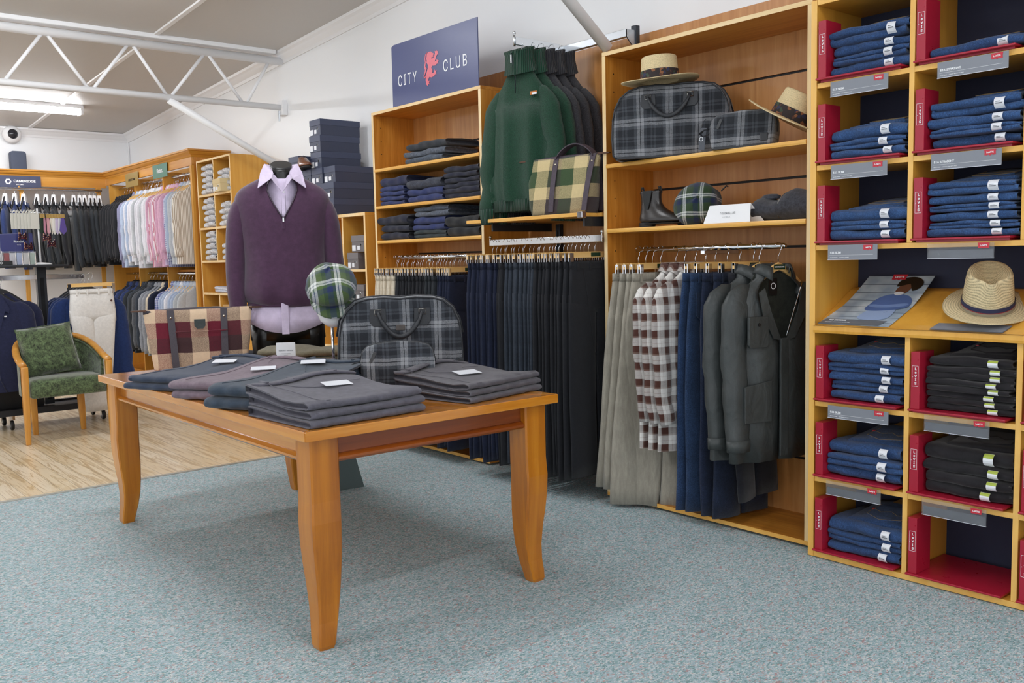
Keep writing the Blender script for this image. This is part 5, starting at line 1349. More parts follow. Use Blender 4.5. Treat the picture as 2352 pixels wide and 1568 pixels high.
for ri, n_, mt in ((0, 3, jb), (1, 4, jb), (2, 4, jd), (4, 4, jd), (5, 3, jd), (6, 3, jd)):
    jeans_pile(2, ri, n_, .04, mt, mt is jb, tagcol=lime, wv=.33)
clear_sleeve = plain('clear_sleeve', '#f4f6fa', .12, Transmission_Weight=.92, IOR=1.1)
def ticket(x0, x1, zt, zb, kind, label, gname):
    T = thing('ticket_holder', label, 'price ticket', (3.352, 2.128-(x0+x1)/2, zb), WALL, gname)
    w = x1-x0; h = zt-zb
    if kind:
        obj('card', MB().box(-w/2, 0, 0, w/2, .0012, h), sign_grey, T)
        obj('sleeve_edge', MB().box(-w/2, -.0022, -.001, w/2, -.0002, .0008).box(w/2-.001, -.0022, 0, w/2, -.0002, h), plain('sleeve_edge', '#d5d9e2', .2), T) if False else obj('sleeve_edge', MB().box(-w/2, -.0022, -.001, w/2, -.0002, .0008), plain('sleeve_edge', '#d5d9e2', .2), T)
        text(kind, .0155, ink_white, T, (-w/2+.010, -.0004, h*.48), align='LEFT', bold=.035)
        obj('rule', MB().box(-w/2+.008, -.0009, h*.30, w/2-.018, -.0002, h*.30+.0007), ink_white, T)
        text('SITS BELOW WAIST  -  SLIM FROM HIP TO ANKLE' if 'SLIM' in kind else 'SITS AT WAIST  -  STRAIGHT FROM HIP TO ANKLE', .0052, ink_white, T, (-w/2+.010, -.0004, h*.15), align='LEFT', bold=.02)
        logo(T, w/2-.038, h*.80, .040, -.0004)
    else:
        obj('sleeve', MB().box(-w/2, 0, 0, w/2, .0015, h), clear_sleeve, T)
        obj('sleeve_edge', MB().box(-w/2, -.0008, -.001, w/2, .0018, .0006), plain('sleeve_edge', '#d5d9e2', .2), T)
        obj('backing_card', MB().box(-w/2+.004, .0018, .002, w/2-.004, .0024, h*.55), plain('card_slate', '#4c5158', .25), T)
        logo(T, w/2-.035, h*.82, .040, -.0008)
g1 = 'grey jeans tickets under the cubby shelves'
ticket(.098, .337, 1.936, 1.879, "511 SLIM", 'grey slim fit ticket below the top left cubby', g1)
ticket(.103, .338, 1.612, 1.558, "511 SLIM", 'grey slim fit ticket below the left cubby of the upper middle row', g1)
ticket(.093, .303, 1.299, 1.241, "511 SLIM", 'grey slim fit ticket below the left cubby just above the counter', g1)
ticket(.099, .357, .653, .603, "511 SLIM", 'grey slim fit ticket below the left cubby under the counter', g1)
ticket(.522, .765, 1.939, 1.883, "516 STRAIGHT", 'grey straight fit ticket below the top middle cubby', g1)
ticket(.505, .750, 1.616, 1.560, "516 STRAIGHT", 'grey straight fit ticket below the middle cubby of the upper middle row', g1)
ticket(.498, .733, 1.294, 1.240, None, 'clear empty ticket sleeve just above the counter', g1)
ticket(.497, .732, .660, .601, None, 'clear empty ticket sleeve below the upper pile of black jeans', g1)
ticket(.494, .729, .342, .281, None, 'clear empty ticket sleeve above the empty red tray', g1)
ticket(.094, .330, .341, .284, None, 'clear empty ticket sleeve above the bottom left jeans', g1)
# poster on the counter: a flat print leaning on the slope and curling up at the back
T = thing('poster', 'printed poster of a person in denim with folded arms lying on the counter', 'poster', (3.37, 2.128, 0), WALL)
bl, br_, tl, tr_ = Vector((.030, .014, .980)), Vector((.335, .012, .978)), Vector((.105, .285, 1.155)), Vector((.385, .285, 1.157))
def PS(u, v, dz=0):
    a = bl.lerp(br_, u); b = tl.lerp(tr_, u); p = a.lerp(b, v)
    p.z += -.020*math.sin(PI*v) + .012*v*v + dz; p.y += .0*v
    p.z = max(p.z, (.975+(p.y-.01)*.515 if p.y < .27 else 1.118)+.003 + dz); return p
N = 24
m = MB(); g = [[PS(i/N, j/N) for i in range(N+1)] for j in range(N+1)]
m.loft(g, False)
def poster_mat():
    t = NT('poster_print'); sep = t.n.new('ShaderNodeSeparateXYZ'); t.link(t.co, sep.inputs[0])
    s = t.math('FRACT', t.math('MULTIPLY', sep.outputs[1], 28.0))
    line = t.math('GREATER_THAN', s, .93)
    n = t.noise(t.co, 12, 2)
    c = t.ramp(n, [(.35, C('#8e9fb0')), (.55, C('#aab8c4')), (.7, C('#c9d2d8'))])
    t.base(t.mix(line, c, C('#57626e'))); t.set(Roughness=.25); return t.m
o = obj('print', m, poster_mat(), T); so = o.modifiers.new('thick', 'SOLIDIFY'); so.thickness = .0012
def patch(pts, mt, name, dz=.0022, parent=None, label=None, smooth_=True):
    """flat printed area on the poster, following its curl"""
    P = [Vector(p) for p in pts]
    if smooth_:
        for _ in range(2):
            Q = []
            for i in range(len(P)): a_, b_ = P[i], P[(i+1) % len(P)]; Q += [a_.lerp(b_, .25), a_.lerp(b_, .75)]
            P = Q
    c = sum(P, Vector((0, 0)))/len(P)
    vs = [PS(c.x, c.y, dz)]; fs = []; rings_ = []
    K = 3
    for r in range(1, K+1):
        for p in P: q = c.lerp(p, r/K); vs.append(PS(q.x, q.y, dz))
    n = len(P)
    for i in range(n): fs.append((0, 1+i, 1+(i+1) % n))
    for r in range(K-1):
        for i in range(n): fs.append((1+r*n+i, 1+(r+1)*n+i, 1+(r+1)*n+(i+1) % n, 1+r*n+(i+1) % n))
    return obj(name, MB().add(vs, fs), mt, parent or T, label=label)
prn = lambda n_, c: plain('print_'+n_, c, .3)
patch([(.0, .0), (.86, .0), (.90, .13), (.04, .13)], prn('slate', '#666c74'), 'caption_strip', smooth_=False)
patch([(.42, .13), (.86, .13), (.86, .36), (.78, .48), (.50, .48), (.44, .34)], prn('jeans', '#8fa4c8'), 'printed_jeans', .0026)
patch([(.36, .42), (.40, .62), (.52, .70), (.72, .71), (.90, .66), (.98, .50), (.88, .42), (.62, .36), (.44, .36)], prn('jacket', '#4f689c'), 'printed_jacket', .0030)
patch([(.40, .52), (.60, .50), (.92, .56), (.94, .50), (.62, .43), (.38, .46)], prn('sleeve', '#6f88b8'), 'printed_sleeves', .0034)
patch([(.60, .70), (.58, .80), (.64, .88), (.74, .88), (.80, .80), (.74, .70)], prn('face', '#6a4536'), 'printed_face', .0034)
patch([(.56, .80), (.54, .90), (.62, .965), (.78, .97), (.92, .90), (.92, .80), (.82, .74), (.80, .82), (.74, .88), (.64, .88)], prn('hair', '#1d1816'), 'printed_hair', .0038)
patch([(.58, .715), (.66, .67), (.76, .71), (.70, .74), (.62, .74)], prn('shirt', '#d5d6da'), 'printed_shirt', .0040)
mid = PS(.50, .965, .004); e = (PS(.5, .99, .004)-PS(.5, .93, .004)); sl_ = math.atan2(e.z, e.y)
lg = obj('logo_tab', MB().prism([(a*.062, c*.062) for a, c in [(-.5, .24), (-.46, -.02), (-.48, -.22), (-.30, -.25), (-.12, -.20), (0, -.30), (.12, -.20), (.30, -.25), (.48, -.22), (.46, -.02), (.5, .24)]], -.0008, 0), logo_red, T, loc=tuple(mid), rot=(-(PI/2-sl_), 0, 0))
text("LeVI'S", .019, ink_white, lg, (0, -.0012, 0), bold=.02)
c1 = PS(.10, .085, .0035)
text("501 ORIGINAL", .017, ink_white, T, (c1.x, c1.y, c1.z+.001), rot=(.44, 0, 0), align='LEFT', bold=.03, shear=.3)
c1 = PS(.08, .035, .0035)
text("SITS AT WAIST  -  STRAIGHT THROUGH SEAT AND THIGH", .006, ink_white, T, (c1.x, c1.y, c1.z+.001), rot=(.44, 0, 0), align='LEFT')
T = thing('counter_card', 'flat grey printed card on the counter partly under the fedora', 'card', (3.40, 1.50, 1.0), WALL)
obj('card', MB().add([(-.13, -.024, -.021), (.13, -.024, -.021), (.145, .02, .0), (-.115, .02, .0)], [(0, 1, 2, 3)]).add([(-.13, -.024, -.023), (.13, -.024, -.023), (.145, .02, -.002), (-.115, .02, -.002)], [(3, 2, 1, 0)]), sign_grey, T)
# ================================================================ MANNEQUIN
MX, MY = 2.165, 4.415
def U(z): return z+.062*min(1, max(0, (z-.5)/.4))
MR = face_cam(MX, MY)
gloss_black = plain('mannequin_black', '#100e0e', .34)
MAN = thing('mannequin', 'headless glossy black torso mannequin standing on the display table', 'mannequin', (MX, MY, TZ+.001), MR)
def ell(a, b, z, cx=0, cy=0, p=1.0, n=40): return [(cx+a*S(math.cos(2*PI*k/n), p), cy+b*S(math.sin(2*PI*k/n), p), z) for k in range(n)]
m = MB().loft([ell(.19, .115, .14), ell(.185, .12, .20), ell(.165, .105, .30), ell(.165, .10, .42), ell(.18, .105, U(.55)), ell(.185, .11, U(.66)), ell(.175, .095, U(.75)), ell(.15, .075, U(.82)), ell(.105, .062, U(.865)), ell(.072, .062, U(.89)), ell(.060, .062, .965), ell(.055, .060, .985), [(x, y, 1.025+.42*y) for x, y, z in ell(.0535, .060, 0)]], True, True, True)
obj('torso', m, gloss_black, MAN, smooth=True)
obj('neck_cap', MB().loft([[(x*k, y*k, 1.025+dz+.42*y*k) for x, y, z in ell(.0535, .060, 0)] for k, dz in ((.99, 0), (1.02, .004), (.98, .008), (.02, .009))], True, True, True), plain('mannequin_cap', '#2b2b2c', .35), MAN)
for s in (-1, 1):
    m = MB().loft([ell(.068, .078, .0, s*.105, .0), ell(.078, .085, .06, s*.103), ell(.088, .095, .14, s*.098), ell(.094, .10, .22, s*.094)], True, True, True)
    obj('thigh', m, gloss_black, MAN, smooth=True)
obj('hip', MB().loft([ell(.04, .06, .12), ell(.15, .10, .17), ell(.185, .118, .22)], True, True, True), gloss_black, MAN, smooth=True)
# swing tag hanging between the legs
st = thing('swing_tag', 'grey swing tag hanging between the legs of the mannequin', 'tag', (MX, MY, TZ+.001), MR)
obj('card', MB().prism([(.006, .03), (.046, .03), (.046, .095), (.038, .105), (.014, .105), (.006, .095)], -.100, -.098).xf(Matrix.Rotation(.0, 4, 'Y')), plain('tag_grey', '#8d8b84', .6), st)
obj('cord', MB().tube([(.026, -.099, .103), (.024, -.105, .16), (.02, -.118, .2)], .001, 4), black_plastic, st)
# shirt under the jumper
lilac = cloth('lilac_cotton', '#cfc0d8', v=.05, bump=.08, rough=.75, sc=30)
SH = thing('dress_shirt', 'pale lilac shirt worn under the plum jumper', 'shirt', (MX, MY, TZ+.001), MR)
rg = []
for z0, a, b in ((.19, .215, .138), (.25, .205, .135), (.33, .190, .126)):
    ring = []
    for k in range(72):
        t_ = 2*PI*k/72; x = a*math.cos(t_); y = b*math.sin(t_)
        hem = -.034*math.cos(2*t_) if z0 < .2 else 0
        wv = .010*math.sin(t_*9+z0*9)*(1 if z0 < .3 else 0)
        rg_z = z0 - hem*1.0 + (.02 if z0 < .2 else 0)
        ring.append((x*(1+wv*2), y*(1+wv*3), rg_z))
    rg.append(ring)
m = MB().loft(rg, True); o = obj('shirt_tail', m, lilac, SH, smooth=True)
so = o.modifiers.new('thick', 'SOLIDIFY'); so.thickness = .002
obj('placket', MB().box(-.030, -.1435, .172, .006, -.139, .33), lilac, SH, bevel=.002)
# shirt front in the zip opening: flat-ish V standing just inside the jumper
m = MB(); rings = []
for i in range(9):
    f = i/8; z = .755+.20*f; wv = .03+.085*f
    rings.append([(x*wv, -.122+.050*f + .035*(x*x)*(0.4+f), z) for x in np.linspace(-1, 1, 9)])
m.loft(rings, False); o = obj('shirt_front', m, lilac, SH, smooth=True); so = o.modifiers.new('thick', 'SOLIDIFY'); so.thickness = .002
obj('front_band', MB().tube([(.004, -.1255+.05*f, .755+.17*f) for f in np.linspace(0, 1, 8)], .011, 8, .12, up=(0, 1, 0)), lilac, SH, smooth=True)
obj('shirt_button', MB().lathe([(.006, 0), (.005, .002), (.001, .002)], 12).xf(Matrix.Translation((.008, -.104, .885)) @ Matrix.Rotation(PI/2, 4, 'X')), plain('pearl', '#d8d2dc', .2), SH)
# collar: stand plus two pointed wings
rg = []
for z, r in ((.945, .086), (.985, .074), (1.022, .066)):
    rg.append([(r*math.cos(a), .92*r*math.sin(a)-.002, z-.075*max(0, -math.sin(a))**3) for a in np.linspace(-PI/2+.18, 1.5*PI-.18, 30)])
o = obj('collar_stand', MB().loft(rg, False), lilac, SH, smooth=True); so = o.modifiers.new('thick', 'SOLIDIFY'); so.thickness = .0025
for s in (-1, 1):
    pts = [(s*.083, -.005, 1.035), (s*.104, -.05, .985), (s*.118, -.118, .905), (s*.050, -.124, .952), (s*.006, -.118, .892), (s*.040, -.070, .985), (s*.050, .05, 1.035)]
    m = MB().add(pts, [(0, 1, 2, 3, 5), (3, 4, 5), (0, 5, 6)])
    o = obj('collar_wing', m, lilac, SH); so = o.modifiers.new('thick', 'SOLIDIFY'); so.thickness = .003
# jumper
plum = cloth('plum_merino', '#4a2f47', v=.10, bump=.12, rough=.85, sc=30, sheen=.35)
JU = thing('zip_jumper', 'plum purple half zip jumper worn by the mannequin', 'jumper', (MX, MY, TZ+.001), MR)
def gap(z):
    if z < .715: return 0.0
    return min(.40, .40*(z-.715)/.17)
rings = []; nn = 80
lv = [(.318, .186, .124), (.322, .200, .138), (.345, .212, .150), (.375, .216, .156), (.42, .213, .155), (.50, .206, .148), (.58, .205, .142), (.66, .214, .140), (.715, .226, .138), (.74, .232, .136), (.78, .242, .130),
      (.815, .240, .120), (.84, .225, .110), (.862, .195, .100), (.880, .155, .092), (.895, .118, .086), (.908, .096, .082), (.916, .093, .080)]
for z, a, b in lv:
    g_ = gap(z); ring = []; zu = U(z)
    for k in range(nn+1):
        t_ = -PI/2+g_+(2*PI-2*g_)*k/nn; c, s_ = math.cos(t_), math.sin(t_)
        x = a*S(c, .92); y = b*S(s_, .92)
        d = max(0, (.52-z)/.2)
        y += -.007*d*math.sin(x*46+.6)*(1 if s_ < 0 else .4) + .010*math.exp(-((x+.11)/.035)**2)*math.exp(-((z-.40)/.09)**2)*(-1 if s_ < 0 else 0)
        x *= 1+.010*math.sin(z*22+s_*2)
        ring.append((x, y, zu + (.012*math.sin(t_*2+1) if z < .35 else 0)))
    rings.append(ring)
m = MB().loft(rings, False)
o = obj('body', m, plum, JU, smooth=True, weld=True, sub=1); so = o.modifiers.new('thick', 'SOLIDIFY'); so.thickness = .004; so.offset = -1
obj('hem_rib', MB().loft([ell(.190, .128, .336), ell(.200, .138, .322), ell(.199, .137, .312), ell(.185, .124, .308)], True), plum, JU, smooth=True)
for s in (-1, 1):
    pts = [(s*.175, .0, .862), (s*.205, .002, .815), (s*.226, .003, .74), (s*.236, .002, .62), (s*.246, -.003, .50), (s*.268 if s > 0 else s*.246, -.012, .40), (s*.300 if s > 0 else s*.243, -.025, .30), (s*.31 if s > 0 else s*.240, -.03, .265)]
    R = [.040, .058, .060, .057, .053, .050, .043, .040]
    sl = obj('sleeve', MB().tube(pts, R, 20, 1.15, up=(0, 1, 0)), plum, JU, smooth=True, sub=1)
    obj('cuff', MB().tube([pts[-1], (pts[-1][0]+.001*s, -.032, .225)], [.041, .040], 18, 1.15), plum, sl, smooth=True)
    g2 = [((b_*S(math.sin(-PI/2+gap(z)), .92), U(z), a_*S(math.cos(-PI/2+gap(z)), .92))) for z, a_, b_ in lv if z >= .715]
    obj('zip_tape', MB().tube([(s*x, y-.002, z) for y, z, x in g2], .0032, 6), plain('zip_plum', '#4a3f4a', .35, .4), JU, smooth=True)
obj('zip_slider', MB().box(-.004, -.146, .735, .004, -.139, .757), chrome, JU, bevel=.001)
obj('zip_guard', MB().box(-.008, -.143, .70, .008, -.137, .738), plum, JU, bevel=.002)
KIDS.clear()
# ================================================================ PIGEONHOLES, SHOE BOXES
PX = 3.465
hw = wood('honey_board', '#cf8f35', '#dba044', '#e8b45c', 'z', .5, rough=.4)
hw_e = wood('honey_edge', '#eac07c', '#f3d199', '#f8e0b4', 'z', .5, rough=.5)
PG = thing('pigeonhole_unit', 'honey wood pigeonhole unit of bagged shirts beside the hanging shirts', 'pigeonhole unit', (PX, 8.876, 0), WALL)
pw = .797
zr = [2.25, 1.92, 1.607, 1.293, .985, .67, .35]
for x0 in (0, pw-.022): obj('side_panel', MB().box(x0, 0, 0.002, x0+.022, .38, 2.25, 0, 1), [hw, hw_e], PG)
obj('top_panel', MB().box(0, 0, 2.2501, pw, .38, 2.268, 0, 1), [hw, hw_e], PG)
for i, z in enumerate(zr[1:]): obj('shelf', MB().box(.0225, .002, z, pw-.0225, .37, z+.02, 0, 1), [hw, hw_e], PG)
for (a, b) in ((1, 0), (2, 1), (3, 2), (5, 4), (6, 5)):
    obj('divider', MB().box(pw/2-.01, .004, zr[a]+.0205, pw/2+.01, .365, zr[b]-.0005, 0, 1), [hw, hw_e], PG)
obj('back_panel', MB().box(.0, .3705, 0.002, pw, .3795, 2.25), hw, PG)
def bag_mat():
    t = NT('plastic_bag'); n = t.noise(t.co, 35, 4, .7, 1.5)
    t.base(t.ramp(n, [(.35, C('#9aa0ac')), (.45, C('#e9eaf0')), (.6, C('#f6f6fa')), (.7, C('#c9ccd6'))])); t.set(Roughness=.15, Specular_IOR_Level=.8); t.bump(n, 1.0, .02); return t.m
bagm = bag_mat()
proto = None
def packet(Y, z, w, h, label, dark=0):
    global proto
    if proto is None:
        proto = obj('shirt_packet', folded_body(.20, .30, .055, 1, 77, sag=.006, rough=2.2), bagm, None, smooth=True)
        o = proto; tag(o, label, 'packaged shirt', 'bagged shirts in the pigeonholes'); o.location = (PX+.02, Y, z); o.rotation_euler = (0, 0, WALL); o.scale = (w/.2, 1, h/.055); return o
    return dup(proto, (PX+.02, Y, z), WALL, label, 'bagged shirts in the pigeonholes', scale=(w/.2, 1, h/.055))
cells = [(0, 0, 5), (0, 1, 4), (1, 0, 5), (1, 1, 4), (2, 0, 5), (2, 1, 3), (4, 0, 3)]
rn = ['top', 'second', 'third', 'fourth', 'fifth', 'bottom']
for r, c, n in cells:
    z = zr[r+1]+.0205; rnd = random.Random(r*5+c)
    for k in range(n):
        h = rnd.uniform(.05, .062); w = rnd.uniform(.22, .30)
        Y = 8.876-(.02+pw/2*c+pw/4+.02*(1 if k else .4)+rnd.uniform(-.02, .02))
        packet(Y, z, w, h-.001, 'clear bagged white shirt, %s from the bottom in the %s row %s pigeonhole' % (ordn(k), rn[r], 'left' if c == 0 else 'right')); z += h
T = folded('pale blue patterned folded shirts lying in the wide pigeonhole', (PX+.03, 8.40, zr[4]+.021), WALL, plaid('print_blue_white', [(0, C('#dfe2ee')), (.4, C('#8d9cc8')), (.55, C('#e6e8f2'))], .03, [(0, C('#e6e8f2')), (.5, C('#b9c2dc')), (.7, C('#e6e8f2'))], .04), .50, .30, .045, 2, 9, name='folded_shirt', cat='shirt', tilt=-.05)
def shoebox(label, loc, rz, w, d, h, mt, lid=None, group=None, name='shoe_box', tags=True, tagm=None):
    """end with the finger hole faces local -y"""
    T = thing(name, label, 'shoe box', loc, rz, group)
    obj('box', MB().box(-w/2+.003, .003, 0, w/2-.003, d-.003, h-.012), mt, T)
    obj('lid', MB().box(-w/2, 0, h*.62, w/2, d, h), lid or mt, T, bevel=.001)
    obj('finger_hole', MB().lathe([(.001, .0), (.011, .0), (.011, .0012), (.009, .002)], 18).xf(Matrix.Translation((w*.22, .003, h*.42)) @ Matrix.Rotation(PI/2, 4, 'X')), brass if not tags else chrome, T)
    obj('hole', MB().lathe([(.001, .0), (.0075, .0), (.0075, .0022), (.001, .0022)], 14).xf(Matrix.Translation((w*.22, .003, h*.42)) @ Matrix.Rotation(PI/2, 4, 'X')), hole_black, T)
    if tags:
        obj('size_label', MB().box(-w*.46, .0015, h*.06, -w*.20, .0032, h*.40), label_white, T)
        obj('price_label', MB().box(-w*.08, .0015, h*.12, w*.12, .0032, h*.36), label_white, T)
    return T
shoebox('cream cardboard shoe box in the top right pigeonhole', (PX-.055, 8.28, 1.941), WALL-.05, .20, .33, .115, plain('box_cream', '#d8c292', .7), name='shoe_box', tags=True)
for k, (z, mt) in enumerate(((.691, '#d9b37a'), (.795, '#cfa468'), (1.0, '#e2c48e'))):
    if k < 2: shoebox('tan cardboard box, %s one in the low right pigeonhole' % ('lower', 'upper')[k], (PX+.01, 8.27, z), WALL, .3, .33, .102, plain('box_tan%d' % k, mt, .7), tags=False)

SU = thing('shoe_shelf_unit', 'low honey wood shelf unit with navy shoe boxes stacked on top', 'shelf unit', (3.465, 6.915, 0), WALL)
sw = 1.14
for x0 in (0, sw-.022): obj('side_panel', MB().box(x0, 0, .002, x0+.022, .36, 1.602, 0, 1), [hw, hw_e], SU)
obj('top_panel', MB().box(0, 0, 1.6025, sw, .36, 1.625, 0, 1), [hw, hw_e], SU)
for xx in (.44, .795): obj('divider', MB().box(xx, .004, .05, xx+.02, .345, 1.6015, 0, 1), [hw, hw_e], SU)
for z in (1.20, .97, .62, .3, .03): 
    for a, b in ((.0225, .4395), (.4605, .7945), (.8155, sw-.0225)): obj('shelf', MB().box(a, .002, z, b, .345, z+.018, 0, 1), [hw, hw_e], SU)
obj('back_panel', MB().box(0, .3455, .002, sw, .357, 1.602), hw, SU)
navyb = plain('box_navy', '#3b4258', .5); navyl = plain('lid_navy', '#424a63', .5)
BP = None
stacks = [(6.237, 3, 'front right stack'), (6.417, 6, 'tallest stack'), (6.600, 3, 'stack under the brown shoe'), (6.785, 4, 'leftmost stack')]
for Y, n, nm in stacks:
    for k in range(n):
        lab = 'navy shoe box, %s from the bottom of the %s' % (ordn(k), nm)
        rnd = random.Random(int(Y*100)+k); loc = (3.435+rnd.uniform(-.008, .012), Y+rnd.uniform(-.003, .003), 1.6255+.1215*k); rz = WALL+rnd.uniform(-.012, .012)
        if BP is None: BP = shoebox(lab, loc, rz, .172, .345, .1205, navyb, navyl, 'navy shoe boxes on the low unit')
        else: dup(BP, loc, rz, lab, 'navy shoe boxes on the low unit')
greyb = plain('box_grey', '#6c6769', .55); greyl = plain('box_grey_lid', '#777274', .55)
shoebox('grey brown shoe box on its own in the upper cubby beside the mannequin', (3.475, 5.905, 1.345), WALL, .19, .31, .118, greyb, greyl)
shoebox('grey brown shoe box under the single one in the upper cubby', (3.475, 5.99, 1.219), WALL, .155, .31, .12, greyb, greyl)
shoebox('grey brown shoe box on the middle shelf of the low unit', (3.475, 5.94, .989), WALL, .19, .31, .115, greyb, greyl)
shoebox('dark brown shoe box at table height behind the chrome post', (3.475, 5.99, .639), WALL, .19, .31, .125, plain('box_dark', '#4a4240', .55), plain('box_dark_lid', '#5a504c', .55))
# brown shoe on the third stack
tan_l = cloth('shoe_leather', '#6d3f26', v=.15, bump=.04, rough=.22, sheen=0, spec=.7, sc=12)
SHO = thing('dress_shoe', 'brown leather lace-up shoe standing on the navy boxes', 'shoe', (3.415, 6.575, 1.6255+.1215*3+.002), WALL-.22)
obj('sole', MB().loft([foot_ring(-.11, .165, .040, .010), foot_ring(-.11, .168, .043, .018)], True, True, True), black_plastic, SHO)
obj('heel', MB().loft([foot_ring(-.11, -.035, .034, 0), foot_ring(-.112, -.03, .036, .02)], True, True, True), black_plastic, SHO)
obj('upper', MB().loft([foot_ring(-.108, .162, .040, .018), foot_ring(-.112, .163, .043, .028), foot_ring(-.113, .150, .042, .042), foot_ring(-.110, .105, .038, .058), foot_ring(-.106, .06, .034, .075), foot_ring(-.104, .025, .029, .092), foot_ring(-.100, .0, .026, .10), foot_ring(-.092, -.01, .020, .095)], True, True, True), tan_l, SHO, smooth=True, sub=1)
for k in range(4): obj('lace', MB().tube([(.0+.016*k, -.02, .098-.011*k), (.006+.016*k, 0, .105-.011*k), (.0+.016*k, .02, .098-.011*k)], .0022, 6), plain('lace_brown', '#3b241a', .8), SHO, smooth=True)

# ================================================================ BACK CORNER CABINETS
crown_w = wood('crown_wood', '#b87a26', '#d09038', '#e0a654', 'x', .5, rough=.3, coat=.3)
crown_wy = wood('crown_wood_long', '#b87a26', '#d09038', '#e0a654', 'y', .5, rough=.3, coat=.3)
BC = thing('wardrobe_unit', 'wooden hanging unit with crown moulding along the right wall', 'wardrobe unit', (3.463, 8.985, 0))
cp = [(0, 2.325), (-.006, 2.335), (-.010, 2.345), (-.022, 2.352), (-.034, 2.368), (-.038, 2.378), (-.050, 2.384), (-.050, 2.40), (.03, 2.40), (.03, 2.325)]
obj('crown_moulding', MB().loft([[(a, yy - (a if yy == 0 else a)*0 + (a if yy == 0 else a), z) for a, z in cp] for yy in (0, 2.755)], True, True, True), crown_wy, BC)
obj('end_crown', MB().loft([[(xx+(a if xx == 0 else 0), a, z) for a, z in cp] for xx in (0, .385)], True, True, True), crown_w, BC)
obj('fascia', MB().box(0, 0.0, 2.245, .022, 2.755, 2.3245), crown_wy, BC)
obj('end_panel', MB().box(.0225, .001, 0.002, .385, .02, 2.3245), veneer, BC)
obj('end_stile', MB().box(-.004, .0, 0.002, .022, .045, 2.2445), hw, BC)
for yy in (.80, 1.70, 2.62): obj('divider', MB().box(.0, yy, 0.002, .36, yy+.028, 2.2445), hw, BC)
obj('back_panel', MB().box(.3605, .0205, .002, .372, 2.74, 2.3245), hw, BC)
obj('mid_shelf', MB().box(.12, .0205, 1.205, .36, .7995, 1.225), veneer, BC)
obj('plinth', MB().box(.02, .046, .002, .36, 2.619, .08), veneer, BC)
BB = thing('wardrobe_unit', 'wooden hanging unit with crown moulding along the back wall', 'wardrobe unit', (3.463, 11.74, 0))
obj('crown_moulding', MB().loft([[(xx+(a if xx == 0 else 0), a, z) for a, z in cp] for xx in (0, -5.2)], True, True, True), crown_w, BB)
obj('fascia', MB().box(-5.2, 0, 2.215, -.0005, .022, 2.3245), crown_w, BB)
for xx in (-.06, -.90, -1.85, -2.8, -3.8): obj('post', MB().box(xx-.045, .001, .002, xx, .03, 2.2145), hw, BB)
for xx in (-.06, -.90, -1.85, -2.8): obj('pole_bracket', MB().box(xx-.06, -.02, 2.16, xx-.046, .03, 2.2145).box(xx+.001, -.02, 2.16, xx+.014, .03, 2.2145) if False else MB().box(xx-.06, -.02, 2.16, xx-.046, .03, 2.2145), hw, BB)
obj('back_rail', MB().box(-5.2, .27, 1.9, -.0005, .29, 2.0), white_paint, BB)
obj('base_panel', MB().box(-5.2, .03, .002, -.001, .05, .12), veneer, BB)
def rail(label, a, b, r=.012):
    c = [(a[i]+b[i])/2 for i in range(3)]
    T = thing('hanging_rail', label, 'rail', c)
    obj('tube', MB().tube([tuple(a[i]-c[i] for i in range(3)), tuple(b[i]-c[i] for i in range(3))], r, 12), chrome, T, smooth=True)
    return T
rail('chrome pole of the dark suit jackets on the back wall', (-1.2, 11.70, 2.183), (3.40, 11.70, 2.183), .014)
rail('upper chrome pole of the shirts on the right wall', (3.56, 9.04, 2.19), (3.56, 11.55, 2.19))
rail('lower chrome pole under the hanging shirts', (3.56, 9.04, 1.188), (3.56, 11.45, 1.188))
def stripe_mat(name, c1, c2, period, duty=.5):
    t = NT(name); sep = t.n.new('ShaderNodeSeparateXYZ'); t.link(t.co, sep.inputs[0])
    a = t.math('ADD', t.math('ADD', t.math('MULTIPLY', sep.outputs[1], .6), sep.outputs[0]), 5.0)
    t.base(stripes(t, a, [(0, C(c1)), (duty, C(c2))], period)); t.set(Roughness=.85); return t.m
sm = {'beige striped': stripe_mat('stripe_beige', '#b3a390', '#efe9df', .013), 'white': cloth('shirt_white', '#e4e4ec', v=.04, bump=.1), 'pale grey': cloth('shirt_grey', '#c3c7cc', v=.05, bump=.1),
      'pale blue': cloth('shirt_blue', '#b4c2da', v=.05, bump=.1), 'blue checked': plaid('shirt_bluecheck', [(0, C('#e6e8f4')), (.5, C('#5c64a4'))], .02, [(0, C('#e6e8f4')), (.5, C('#5c64a4'))], .02),
      'lilac': cloth('shirt_lilac', '#cdbedd', v=.05, bump=.1), 'pink': cloth('shirt_pink', '#e0b4cc', v=.05, bump=.1), 'pink striped': stripe_mat('stripe_pink', '#d592a6', '#f2e2e8', .012), 'mauve grey': cloth('shirt_mauve', '#8f8fae', v=.05, bump=.1)}
seq = ['beige striped', 'pale grey', 'white', 'pale grey', 'pale blue', 'blue checked', 'lilac', 'pink', 'lilac', 'pink', 'pink', 'pink striped', 'white', 'pink', 'pink striped', 'pink', 'white', 'white', 'white', 'white', 'pale grey', 'white', 'white', 'white', 'white', 'pale grey', 'white', 'white', 'pale blue', 'white', 'pale grey', 'pale blue', 'pale blue', 'mauve grey', 'mauve grey']
warmh = hanger_wood
cnt = {}; protoS = []; HP = None
N = len(seq)
